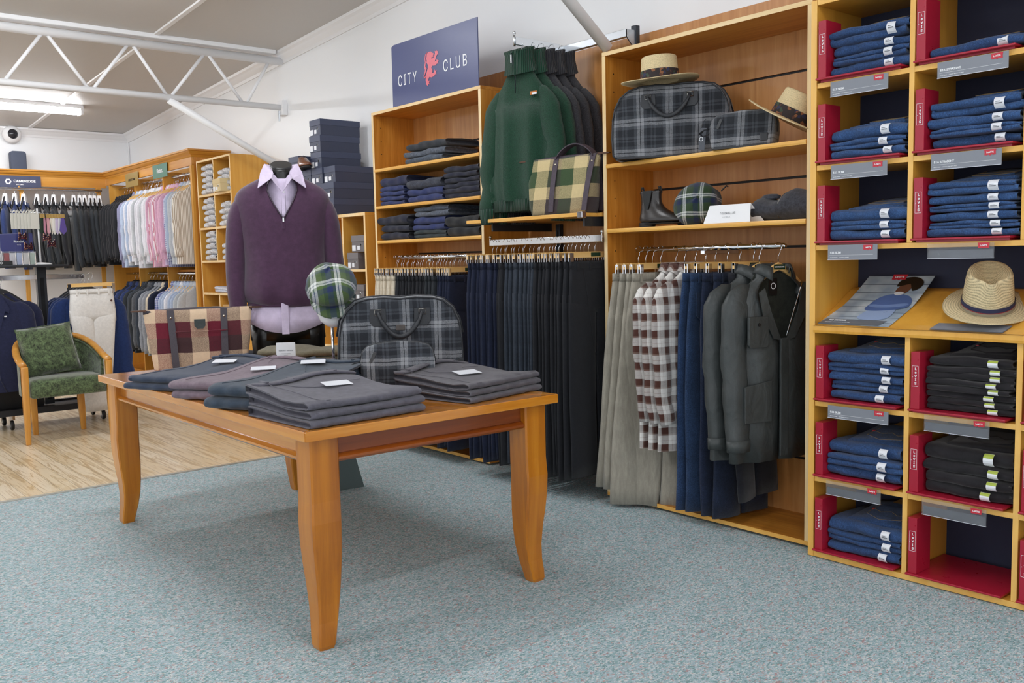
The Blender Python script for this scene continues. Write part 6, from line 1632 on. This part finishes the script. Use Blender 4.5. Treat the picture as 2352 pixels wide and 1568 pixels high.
for i, c in enumerate(seq):
    y = 9.10+1.72*i/(N-1); cnt[c] = cnt.get(c, 0)+1
    lab = '%s shirt on the upper pole, %s %s one from the right' % (c, ordn(cnt[c]-1), c)
    rnd = random.Random(i); rz = rnd.uniform(-.08, .08)+(-.25 if i == 0 else 0); loc = (3.56+rnd.uniform(-.015, .01), y, 2.085)
    if len(protoS) < 3:
        T = top_garment(lab, loc, rz, sm[c], W=.44, L=.80, hemW=.48, t=.028, SL=.60, seed=500+i, rs=(.062, .040), flat=.42, fold=.012 if i else .003, fwd=-.02, out=.03, n=22, group='shirts on the upper pole', sh=.12)
        protoS.append(T)
    else: dup(protoS[i % 3], loc, rz, lab, 'shirts on the upper pole', mats={'*': sm[c]}, scale=(rnd.uniform(.94, 1.05), 1, rnd.uniform(.93, 1.04)))
    hl = 'wooden shirt hanger on the upper pole, %s' % (ordn(i)+' from the right' if i < 20 else ordn(N-1-i)+' from the left')
    if HP is None: HP = coat_hanger(hl, (loc[0], y, 2.105), rz, w=.38); HP['group'] = 'shirt hangers on the upper pole'
    else: dup(HP, (loc[0], y, 2.105), rz, hl, 'shirt hangers on the upper pole')
blkh = plain('hanger_black', '#1d1d20', .4)
SJ = []; SHP = None
def suit(lab, loc, rz, mt, grp, L=.76, buttons=True):
    if len(SJ) < 2:
        T = top_garment(lab, loc, rz, mt, W=.44, L=.76, hemW=.46, t=.036, SL=.60, seed=600+len(SJ), rs=(.070, .056), flat=.5, fold=.006, fwd=-.05, out=.035, n=22, name='suit_jacket', cat='jacket', group=grp, collar='shirt', sh=.115)
        for s in (-1, 1):
            for b in range(3): obj('sleeve_button', MB().lathe([(.006, 0), (.005, .003), (.001, .003)], 8).xf(Matrix.Translation((s*.245, -.075, -.655+.018*b)) @ Matrix.Rotation(PI/2, 4, 'X')), black_plastic, T)
        SJ.append(T); return T
    return dup(SJ[random.Random(lab).randrange(2)], loc, rz, lab, grp, mats={'body': mt, 'sleeve': mt, 'collar': mt}, scale=(random.Random(lab).uniform(.95, 1.03), 1, random.Random(lab+'z').uniform(.94, 1.03)))
def suit_hanger(lab, loc, rz, grp, card=False, mt=None):
    global SHP, SHC
    if not card:
        if SHP is None: SHP = coat_hanger(lab, loc, rz, mt=blkh, w=.38); SHP['group'] = grp; return
        dup(SHP, loc, rz, lab, grp); return
    if SHC is None:
        SHC = coat_hanger(lab, loc, rz, mt=blkh, w=.38); SHC['group'] = grp
        obj('size_card', MB().add([(-.085, -.03, -.10), (.085, -.03, -.10), (.03, -.018, .025), (-.03, -.018, .025)], [(0, 1, 2, 3)]).add([(-.085, .03, -.10), (.085, .03, -.10), (.03, .018, .025), (-.03, .018, .025)], [(3, 2, 1, 0)]).add([(-.085, -.03, -.10), (-.085, .03, -.10), (-.03, .018, .025), (-.03, -.018, .025)], [(0, 1, 2, 3)]).add([(.085, -.03, -.10), (.085, .03, -.10), (.03, .018, .025), (.03, -.018, .025)], [(3, 2, 1, 0)]).add([(-.03, -.018, .025), (.03, -.018, .025), (.03, .018, .025), (-.03, .018, .025)], [(0, 1, 2, 3)]), white_card, SHC)
        KIDS.pop(SHC.name, None)
        return
    dup(SHC, loc, rz, lab, grp)
SHC = None
xs = [2.69, 2.785, 2.866, 2.97, 3.08, 3.145, 3.20, 3.265, 3.31, 3.365]
for i, x in enumerate(xs):
    rz = PI/2+(-.35 if x < 3 else -.22); yy = 11.705
    suit('charcoal suit jacket on the back wall pole, %s from the left of ten' % ordn(i), (x, yy, 2.015), rz, suit_char if i % 3 else suit_black, 'charcoal suit jackets on the back pole')
    suit_hanger('black suit hanger with white card, %s of the charcoal jackets' % ordn(i), (x, yy, 2.098), rz, 'hangers on the back pole', card=True)
for i, x in enumerate((2.27, 2.36, 2.46, 2.55)):
    suit('navy suit jacket on the back wall pole, %s from the left' % ordn(i), (x, 11.705, 2.015), PI/2-.35, suit_blue, 'navy suit jackets on the back pole')
    suit_hanger('black suit hanger with white card, %s of the navy jackets' % ordn(i), (x, 11.705, 2.098), PI/2-.35, 'hangers on the back pole', card=True)
for i in range(6):
    y = 10.90+.095*i
    suit('black suit jacket at the far end of the shirt pole, %s from the right' % ordn(i), (3.54, y, 2.07), .0, suit_black, 'black suit jackets beside the shirts')
    suit_hanger('black hanger of the %s black jacket beside the shirts' % ordn(i), (3.56, y, 2.105), 0, 'hangers beside the shirts')
low = [('navy', suit_navy), ('blue', suit_blue), ('navy', suit_navy), ('blue', suit_blue), ('charcoal', suit_char), ('slate', suit_slate), ('charcoal', suit_char), ('grey', cloth('suit_grey', '#5a5d63', v=.1, bump=.1)), ('slate', suit_slate), ('pale grey', cloth('suit_pale', '#8f939b', v=.1, bump=.1)), ('pale grey', MC['suit_pale']), ('cream', cream), ('navy', suit_navy)]
cnt = {}
for i, (c, mt) in enumerate(low):
    y = 11.16-.105*i; cnt[c] = cnt.get(c, 0)+1
    suit('%s suit jacket on the lower pole, %s %s one from the left' % (c, ordn(cnt[c]-1), c), (3.54, y, 1.075), .0+.03*((i*7) % 3-1), mt, 'suit jackets on the lower pole')
    suit_hanger('black hanger of the %s jacket on the lower pole' % ordn(i), (3.56, y, 1.105), 0, 'hangers on the lower pole')
floral = plaid('shirt_floral', [(0, C('#7a86c4')), (.4, C('#dfe2f2')), (.7, C('#5560a4'))], .018, [(0, C('#dfe2f2')), (.5, C('#6f7cc0'))], .023)
cnt = {}
for i, (c, mt) in enumerate((('floral', floral), ('pale blue', sm['pale blue']), ('pale blue', sm['pale blue']), ('white', sm['white']), ('pale blue', sm['pale blue']), ('pale blue', sm['pale blue']), ('pale grey', sm['pale grey']), ('pale grey', sm['pale grey']))):
    y = 9.74-.088*i; cnt[c] = cnt.get(c, 0)+1
    dup(protoS[i % 3], (3.55, y, 1.085), .04*((i*5) % 3-1), '%s shirt on the lower pole, %s %s one from the left' % (c, ordn(cnt[c]-1), c), 'shirts on the lower pole', mats={'*': mt})
    dup(HP, (3.56, y, 1.105), 0, 'wooden shirt hanger of the %s shirt on the lower pole' % ordn(i), 'shirt hangers on the lower pole')
# signs on the fascia
T = thing('brand_sign', 'navy sign with white crest and lettering on the back cabinet fascia', 'sign', (2.20, 11.728, 2.19))
obj('board', MB().box(-.55, -.004, 0, .545, .0, .137), plain('sign_slate', '#474c66', .4), T)
text('CAMBRIDGE', .052, ink_white, T, (.375, -.0055, .078), align='CENTER', bold=.03, sx=1.12)
text('EST.1867', .024, ink_white, T, (.325, -.0055, .040), align='CENTER', bold=.03, sx=1.1)
cr = obj('crest', MB().prism([(.034*math.cos(a)*(.92+.08*math.cos(6*a)), .034*math.sin(a)*(.92+.08*math.cos(6*a))) for a in np.linspace(0, 2*PI, 49)[:-1]], -.0012, 0).xf(Matrix.Translation((.205, -.0042, .07))), ink_white, T, label='white crest')
obj('shield', MB().prism([(-.016, .018), (.016, .018), (.016, -.004), (0, -.022), (-.016, -.004)], -.0006, 0).xf(Matrix.Translation((.205, -.0056, .07))), MC['sign_slate'], cr)
T = thing('brand_sign', 'gold lettered sign hanging on the fascia above the shirts', 'sign', (3.452, 10.74, 2.165), WALL)
obj('board', MB().box(-.215, -.003, 0, .215, 0, .15), plain('sign_gold', '#a89560', .35, .3), T)
text('UBERSTONE', .052, ink_black, T, (0, -.0045, .075), sx=1.15)
T = thing('brand_sign', 'green sign with white lettering above the shirts', 'sign', (3.452, 9.835, 2.19), WALL)
obj('board', MB().box(-.215, -.003, 0, .215, 0, .14), plain('sign_green', '#5d8a7c', .4), T)
text('Flinders.', .085, ink_white, T, (0, -.0045, .072), bold=.015, sx=.80)

# ================================================================ ROLLING RACK AT THE LEFT
_before = set(o.name for o in COL.objects)
RK = thing('rolling_rack', 'black rolling display rack with top shelf and casters at the left', 'clothes rack', (1.60, 7.80, 0))
obj('top_shelf', MB().box(-.75, -.26, 1.285, .345, .22, 1.305), black_metal, RK, bevel=.004, seg=3)
for xx in (-.55, .19): obj('post', MB().box(xx-.035, -.03, .16, xx+.035, .03, 1.2845), black_metal, RK, bevel=.002)
obj('post_groove', MB().box(.175, -.0315, .2, .205, -.0305, 1.2), hole_black, RK)
obj('base_frame', MB().box(-.70, -.20, .115, .60, -.16, .165).box(-.70, .16, .115, .60, .2, .165) if False else MB().box(-.70, -.20, .115, .60, -.16, .165), black_metal, RK)
obj('base_frame', MB().box(-.70, .16, .115, .60, .2, .165), black_metal, RK)
obj('base_shelf', MB().box(-.70, -.159, .13, .60, .159, .15), black_metal, RK)
obj('centre_panel', MB().box(-.51, -.01, .151, .15, .01, .55), black_plastic, RK)
for xx in (-.13, .56):
    for yy in (.13, -.17) if xx > 0 else (-.17, .13):
        c = obj('caster', MB().box(-.02, -.02, -.03, .02, .02, .0).box(-.022, -.018, -.075, -.018, .018, -.03), chrome, RK, loc=(xx, yy, .114))
        obj('wheel', MB().lathe([(.001, -.012), (.036, -.012), (.040, -.006), (.040, .006), (.036, .012), (.001, .012)], 20).xf(Matrix.Translation((0, 0, -.0735)) @ Matrix.Rotation(PI/2, 4, 'Y')), black_plastic, c, smooth=False)
        obj('hub', MB().lathe([(.001, -.014), (.018, -.014), (.018, .014), (.001, .014)], 14).xf(Matrix.Translation((0, 0, -.0735)) @ Matrix.Rotation(PI/2, 4, 'Y')), galv, c)
obj('side_arm', MB().box(.226, -.006, 1.185, .52, .006, 1.225), chrome, RK, bevel=.002)
obj('side_arm', MB().box(-.50, -.045, 1.185, .150, -.032, 1.225), chrome, RK, bevel=.002)
# garments on the rack
def front_jacket(label, x, y, z, rz, mt, seed, L=.76, pin=False):
    T = top_garment(label, (x, y, z), rz, mt, W=.47, L=L, hemW=.50, t=.042, SL=.62, seed=seed, rs=(.075, .058), flat=.6, fold=.004, fwd=-.03, out=.05, name='blazer', cat='jacket', collar=None, sh=.11)
    for s in (-1, 1):
        o = obj('lapel', MB().add([(s*.006, -.052, -.36), (s*.075, -.054, -.13), (s*.10, -.052, -.15), (s*.11, -.050, -.115), (s*.07, -.035, -.03), (s*.045, -.03, -.015)], [(0, 1, 5), (1, 2, 3), (1, 3, 4, 5)]), mt, T)
        so = o.modifiers.new('thick', 'SOLIDIFY'); so.thickness = .004
    obj('front_edge', MB().tube([(.006, -.050, -.36), (.004, -.052, -.5), (.012, -.050, -.66), (.05, -.046, -L)], .003, 6), mt, T, smooth=True)
    for z_ in (-.38, -.48): obj('button', MB().lathe([(.010, 0), (.008, .004), (.001, .004)], 12).xf(Matrix.Translation((.002, -.053, z_)) @ Matrix.Rotation(PI/2, 4, 'X')), black_plastic, T)
    if pin: obj('lapel_pin', MB().box(-.080, -.060, -.165, -.064, -.056, -.155) if False else MB().box(.066, -.062, -.175, .082, -.057, -.165), ink_white, T)
    return T
navyj = cloth('blazer_navy', '#242844', v=.12, bump=.15); bluej = cloth('blazer_blue', '#1f3260', v=.12, bump=.15)
front_jacket('dark navy blazer hanging nearest on the left side of the rack', 1.385, 7.53, 1.085, face_cam(1.4, 7.5)+.15, navyj, 700, pin=True)
coat_hanger('black hanger of the dark navy blazer on the rack', (1.385, 7.53, 1.115), face_cam(1.4, 7.5)+.15, mt=blkh)
coat_hanger('black hanger of the second navy blazer on the rack', (1.46, 7.62, 1.115), -.05, mt=blkh)
front_jacket('dark navy blazer behind the nearest one on the rack', 1.46, 7.62, 1.085, -.05, navyj, 701)
for k in range(4):
    x, y = 2.06+.006*k, 7.60+.11*k
    front_jacket('blue suit jacket on the right arm of the rack, %s from the front' % ordn(k), x, y, 1.09, -.12, bluej, 710+k, L=.72)
    coat_hanger('black hanger of the %s blue jacket on the rack' % ordn(k), (x, y, 1.118), -.12, mt=blkh)
clip_hanger('pale wooden clip hanger of the cream trousers on the rack', (2.06, 7.50, 1.135), face_cam(2.1, 7.4)+.34, w=.37, named=False)
CT = trousers('cream cotton trousers with a dark button on the rack behind the chair', (2.06, 7.50, 1.10), face_cam(2.1, 7.4)+.34, cloth('trouser_cream', '#e6e3df', v=.05, bump=.15), L=1.0, W=.37, hem=.15, t=.022, seed=720, gap=-.05)
obj('dark_button', MB().lathe([(.009, 0), (.007, .004), (.001, .004)], 12).xf(Matrix.Translation((.14, -.034, -.10)) @ Matrix.Rotation(PI/2, 4, 'X')), plain('button_brown', '#4a2c24', .4), CT)
# on the top shelf of the rack
TS = thing('tie_stand', 'white tie and bow tie stand on the rack top shelf', 'display stand', (1.785, 7.80, 1.306))
obj('base', MB().lathe([(.085, 0), (.085, .006), (.06, .014), (.012, .018)], 28, cap0=True), white_paint, TS, smooth=True)
obj('pole', MB().tube([(0, 0, .015), (0, 0, .455)], .0075, 10), white_paint, TS, smooth=True)
obj('cross_bar', MB().tube([(-.19, 0, .43), (.20, 0, .405)], .004, 8), chrome, TS, smooth=True)
cardc = plain('tie_card', '#d7d5cc', .6); gold = plain('tie_gold', '#b5965a', .45)
tieS = {'dark green': '#1f3a2c', 'pink': '#d79ab0', 'rose': '#e0aab4', 'cream': '#e6ded2', 'ivory': '#e9e6dc', 'lilac': '#cfc2dc', 'silver': '#d8d6da', 'purple': '#5f4d9c'}
for i in range(7):
    T = thing('tie_pack', 'white carded tie accessory hanging on the tie stand, %s from the left' % ordn(i), 'tie', (1.625+.022*i, 7.79-.004*i, 1.735), .35, 'carded accessories on the tie stand')
    obj('card', MB().box(-.035, -.002, -.14, .035, .002, -.015), cardc, T); obj('hanging_loop', MB().tube([(-.02, 0, -.015), (0, 0, .012), (.02, 0, -.015)], .004, 6), cardc, T)
for i, (n_, c) in enumerate(tieS.items()):
    T = thing('necktie', '%s tie with gold band hanging on the tie stand' % n_, 'tie', (1.815+.020*i, 7.79-.003*i, 1.715), .5, 'ties on the tie stand')
    obj('gold_band', MB().box(-.018, -.006, -.03, .018, .006, 0), gold, T)
    w_ = .034 if n_ in ('dark green', 'purple') else .018
    obj('blade', MB().prism([(-.012, -.03), (.012, -.03), (w_, -.135), (0, -.165), (-w_, -.135)], -.004, .004), plain('tie_'+n_.replace(' ', '_'), c, .5), T)
seqm = NT('sequins'); vo = seqm.node('ShaderNodeTexVoronoi', Scale=220.0); seqm.link(seqm.co, vo.inputs['Vector'])
s_ = seqm.n.new('ShaderNodeSeparateColor'); seqm.link(vo.outputs['Color'], s_.inputs[0])
seqm.base(seqm.ramp(s_.outputs[0], [(0, C('#2b1d28')), (.5, C('#6b3540')), (.75, C('#3a3158')), (.9, C('#d9b08a'))], 'CONSTANT')); seqm.set(Roughness=.2, Metallic=.6)
for i, (x, z) in enumerate(((1.665, 1.53), (1.70, 1.45), (1.835, 1.52), (1.865, 1.47))):
    T = thing('bow_tie', 'sequinned bow tie hanging from the tie stand, %s from the left' % ordn(i), 'bow tie', (x, 7.77, z), .2)
    for s in (-1, 1): obj('wing', MB().prism([(0, .012), (s*.03, .045), (s*.036, -.03), (0, -.012)], -.007, .007), seqm.m, T, bevel=.003)
    obj('knot', MB().box(-.008, -.01, -.015, .008, .01, .015), seqm.m, T, bevel=.003)
    obj('neck_band', MB().tube([(0, 0, .012), (.004, 0, .10), (0, .01, 1.735-z)], .003, 6), black_plastic, T)
T = thing('gift_box', 'open glossy navy presentation box on the rack top shelf', 'box', (1.635, 7.83, 1.4065), .0)
gn = plain('gloss_navy', '#3c3f74', .2)
obj('box', MB().prism([(-.125, 0), (.115, 0), (.115, .16), (-.13, .15)], -.025, .02), gn, T, bevel=.006)
text('Rondal', .036, ink_white, T, (.01, -.0265, .09), bold=.01); text('New York', .010, ink_white, T, (.01, -.0265, .062))
T = thing('display_riser', 'clear acrylic riser holding the open navy box on the rack', 'display riser', (1.60, 7.80, 1.306))
obj('riser_top', MB().box(-.13, -.08, .094, .14, .08, .0995), clear_sleeve, T)
for s in (-.127, .133): obj('riser_leg', MB().box(s-.003, -.08, 0, s+.003, .08, .0935), clear_sleeve, T)
for i, (x, c, l) in enumerate(((1.475, '#e4dfe0', 'white patterned'), (1.525, '#9c3a3a', 'dark red'), (1.565, '#e2dde0', 'white quilted'), (1.61, '#b9c4e0', 'pale blue'), (1.655, '#dcd8d2', 'ivory'), (1.70, '#b5c4b4', 'pale green'))):
    T = thing('pocket_square_box', '%s boxed pocket square on the rack top shelf' % l, 'box', (x, 7.66, 1.306), .05)
    obj('box', MB().box(-.022, -.01, 0, .022, .01, .11), clear_sleeve, T); obj('pocket_square', MB().box(-.018, -.006, .004, .018, .006, .095), plain('square_%d' % i, c, .6), T)
T = thing('tray', 'black tray with silver ring logo on the rack top shelf', 'tray', (1.47, 7.60, 1.306), .0)
obj('box', MB().box(-.08, -.03, 0, .08, .02, .035), black_plastic, T, bevel=.003)
obj('ring_logo', MB().lathe([(.009, 0), (.009, .001), (.007, .001), (.007, 0)], 18).xf(Matrix.Translation((0, -.0305, .018)) @ Matrix.Rotation(PI/2, 4, 'X')), ink_white, T)
for i in range(11):
    dup(HP, (2.0+.0*i, 7.52+.05*i, 1.118), -.1, 'bare wooden hanger on the chrome arm of the rack, %s from the front' % ordn(i), 'bare hangers on the rack arm') if i < 4 and False else None

for o in list(COL.objects):      # the rack and all on it stand just behind the chair
    if o.name not in _before and o.parent is None:
        o.location.x *= 1.062; o.location.y *= 1.062
        if o.location.z > 1.3: o.location.z -= 0.0
# ================================================================ ARMCHAIR
CX, CY = 1.812, 7.54
velvet = cloth('green_velvet', '#4b5a3c', v=.5, sc=30, weave=110, bump=.3, rough=.75, sheen=.6)
beech = wood('beech', '#b9772a', '#d39642', '#e2ad5e', 'z', .5, rough=.3, coat=.3)
beech_r = wood('beech_rail', '#b9772a', '#d0923e', '#e2ad5e', 'x', .4, rough=.3, coat=.3)
AC = thing('armchair', 'green velvet tub chair with curved beech arm rail and cushion', 'chair', (CX, CY, 0))
def rp(u):          # horseshoe rail, u from -1 (left front) to 1 (right front)
    a = u*PI*.5; 
    x = .295*S(math.sin(a), .62) if abs(u) > 0 else 0
    y = -.20+ .47*S(max(0, math.cos(a)), .55)
    z = .575 + .185*max(0, math.cos(a))**.8
    return (x, y, z)
us = np.linspace(-1, 1, 33)
obj('arm_rail', MB().tube([rp(u) for u in us], .026, 14, .8), beech_r, AC, smooth=True)
rg = [[(x*k, y*k+o, z_) for (x, y, z_), k, o in (((rp(u)[0], rp(u)[1], rp(u)[2]-.02), .95, 0), ((rp(u)[0], rp(u)[1], .34), .90, -.01), ((rp(u)[0], rp(u)[1], .34), .99, .0), ((rp(u)[0], rp(u)[1], rp(u)[2]-.02), 1.0, .0))] for u in us[1:-1]]
obj('tub_back', MB().loft(rg, True, True, True), velvet, AC, smooth=False)
obj('piping', MB().tube([(rp(u)[0]*.93, rp(u)[1]*.93, rp(u)[2]-.03) for u in us[1:-1]], .006, 6), velvet, AC, smooth=True)
sq = [(-.255, -.235), (.255, -.235), (.262, .02), (.20, .20), (-.20, .20), (-.262, .02)]
rings = []
for z, k in ((.335, .97), (.345, 1.0), (.43, 1.01), (.455, .985), (.468, .9), (.474, .6), (.475, .1)):
    ring = []
    for i in range(6):
        a, b = sq[i], sq[(i+1) % 6]
        for q in range(5): f = q/5; ring.append(((a[0]+(b[0]-a[0])*f)*k, (a[1]+(b[1]-a[1])*f+.01)*k-.01, z))
    rings.append(ring)
obj('seat', MB().loft(rings, True, True, True), velvet, AC, smooth=True)
def cleg(name, x0, y0, z0, x1, y1, w0, w1): 
    obj(name, MB().loft([[(x+a*w, y+b*w, z) for a, b in ((-1, -1), (1, -1), (1, 1), (-1, 1))] for x, y, z, w in ((x1, y1, 0, w1), (x1+(x0-x1)*.5, y1+(y0-y1)*.5, z0*.5, (w0+w1)/2*1.1), (x0, y0, z0, w0))], True, True, True), beech, AC, bevel=.006, seg=3)
cleg('front_leg', -.290, -.205, .57, -.296, -.205, .023, .017)
cleg('front_leg', .290, -.205, .57, .284, -.22, .023, .017)
cleg('rear_leg', -.17, .16, .345, -.155, .21, .024, .018); cleg('rear_leg', .17, .16, .345, .186, .19, .024, .018)
CU = thing('cushion', 'square green velvet cushion leaning on the back of the chair', 'cushion', (CX-.035, CY-.0, .478), rot=(-.30, -.10, .08))
rings = []
for q in range(13):
    v = q/12*2-1; ring = []
    for k in range(40):
        t_ = 2*PI*k/40; x = .195*S(math.cos(t_), .35); z = .185*S(math.sin(t_), .35)
        s = math.cos(v*PI/2)**.35 if abs(v) < 1 else 0.0
        thick = .065*math.sin(v*PI/2)
        e = (1-abs(v)**3)
        ring.append((x*(.35+.65*s) if abs(v) > .0 else x, thick, .185+z*(.35+.65*s)))
    rings.append(ring)
def cush():
    m = MB(); N = 14; 
    for side in (-1, 1):
        g = []
        for i in range(N+1):
            r = []
            for j in range(N+1):
                u, v = i/N*2-1, j/N*2-1
                pin = 1-.06*(1-u*u)*(abs(v)**4) ; pin2 = 1-.06*(1-v*v)*(abs(u)**4)
                h = .070*((1-u**4)*(1-v**4))**.6 + .004*math.sin(u*9+v*5)
                r.append((u*.20*pin2, side*max(0, h), .195+v*.19*pin))
            g.append(r)
        m.loft(g, False)
    return m
obj('cover', cush(), velvet, CU, smooth=True, weld=True)
obj('seam', MB().tube([(.20*S(math.cos(t_), .18)*(.97), 0, .195+.19*S(math.sin(t_), .18)*.97) for t_ in np.linspace(0, 2*PI, 41)], .003, 5), velvet, CU, smooth=True)
# dark floor sign seen under the table
T = thing('floor_sign', 'dark grey leaning panel standing behind the table leg', 'panel', (2.545, 4.52, 0), -.12)
obj('panel', MB().prism([(-.17, 0), (.09, 0), (-.02, .42), (-.17, .42)], -.004, .004), plain('panel_slate', '#53605f', .45), T)
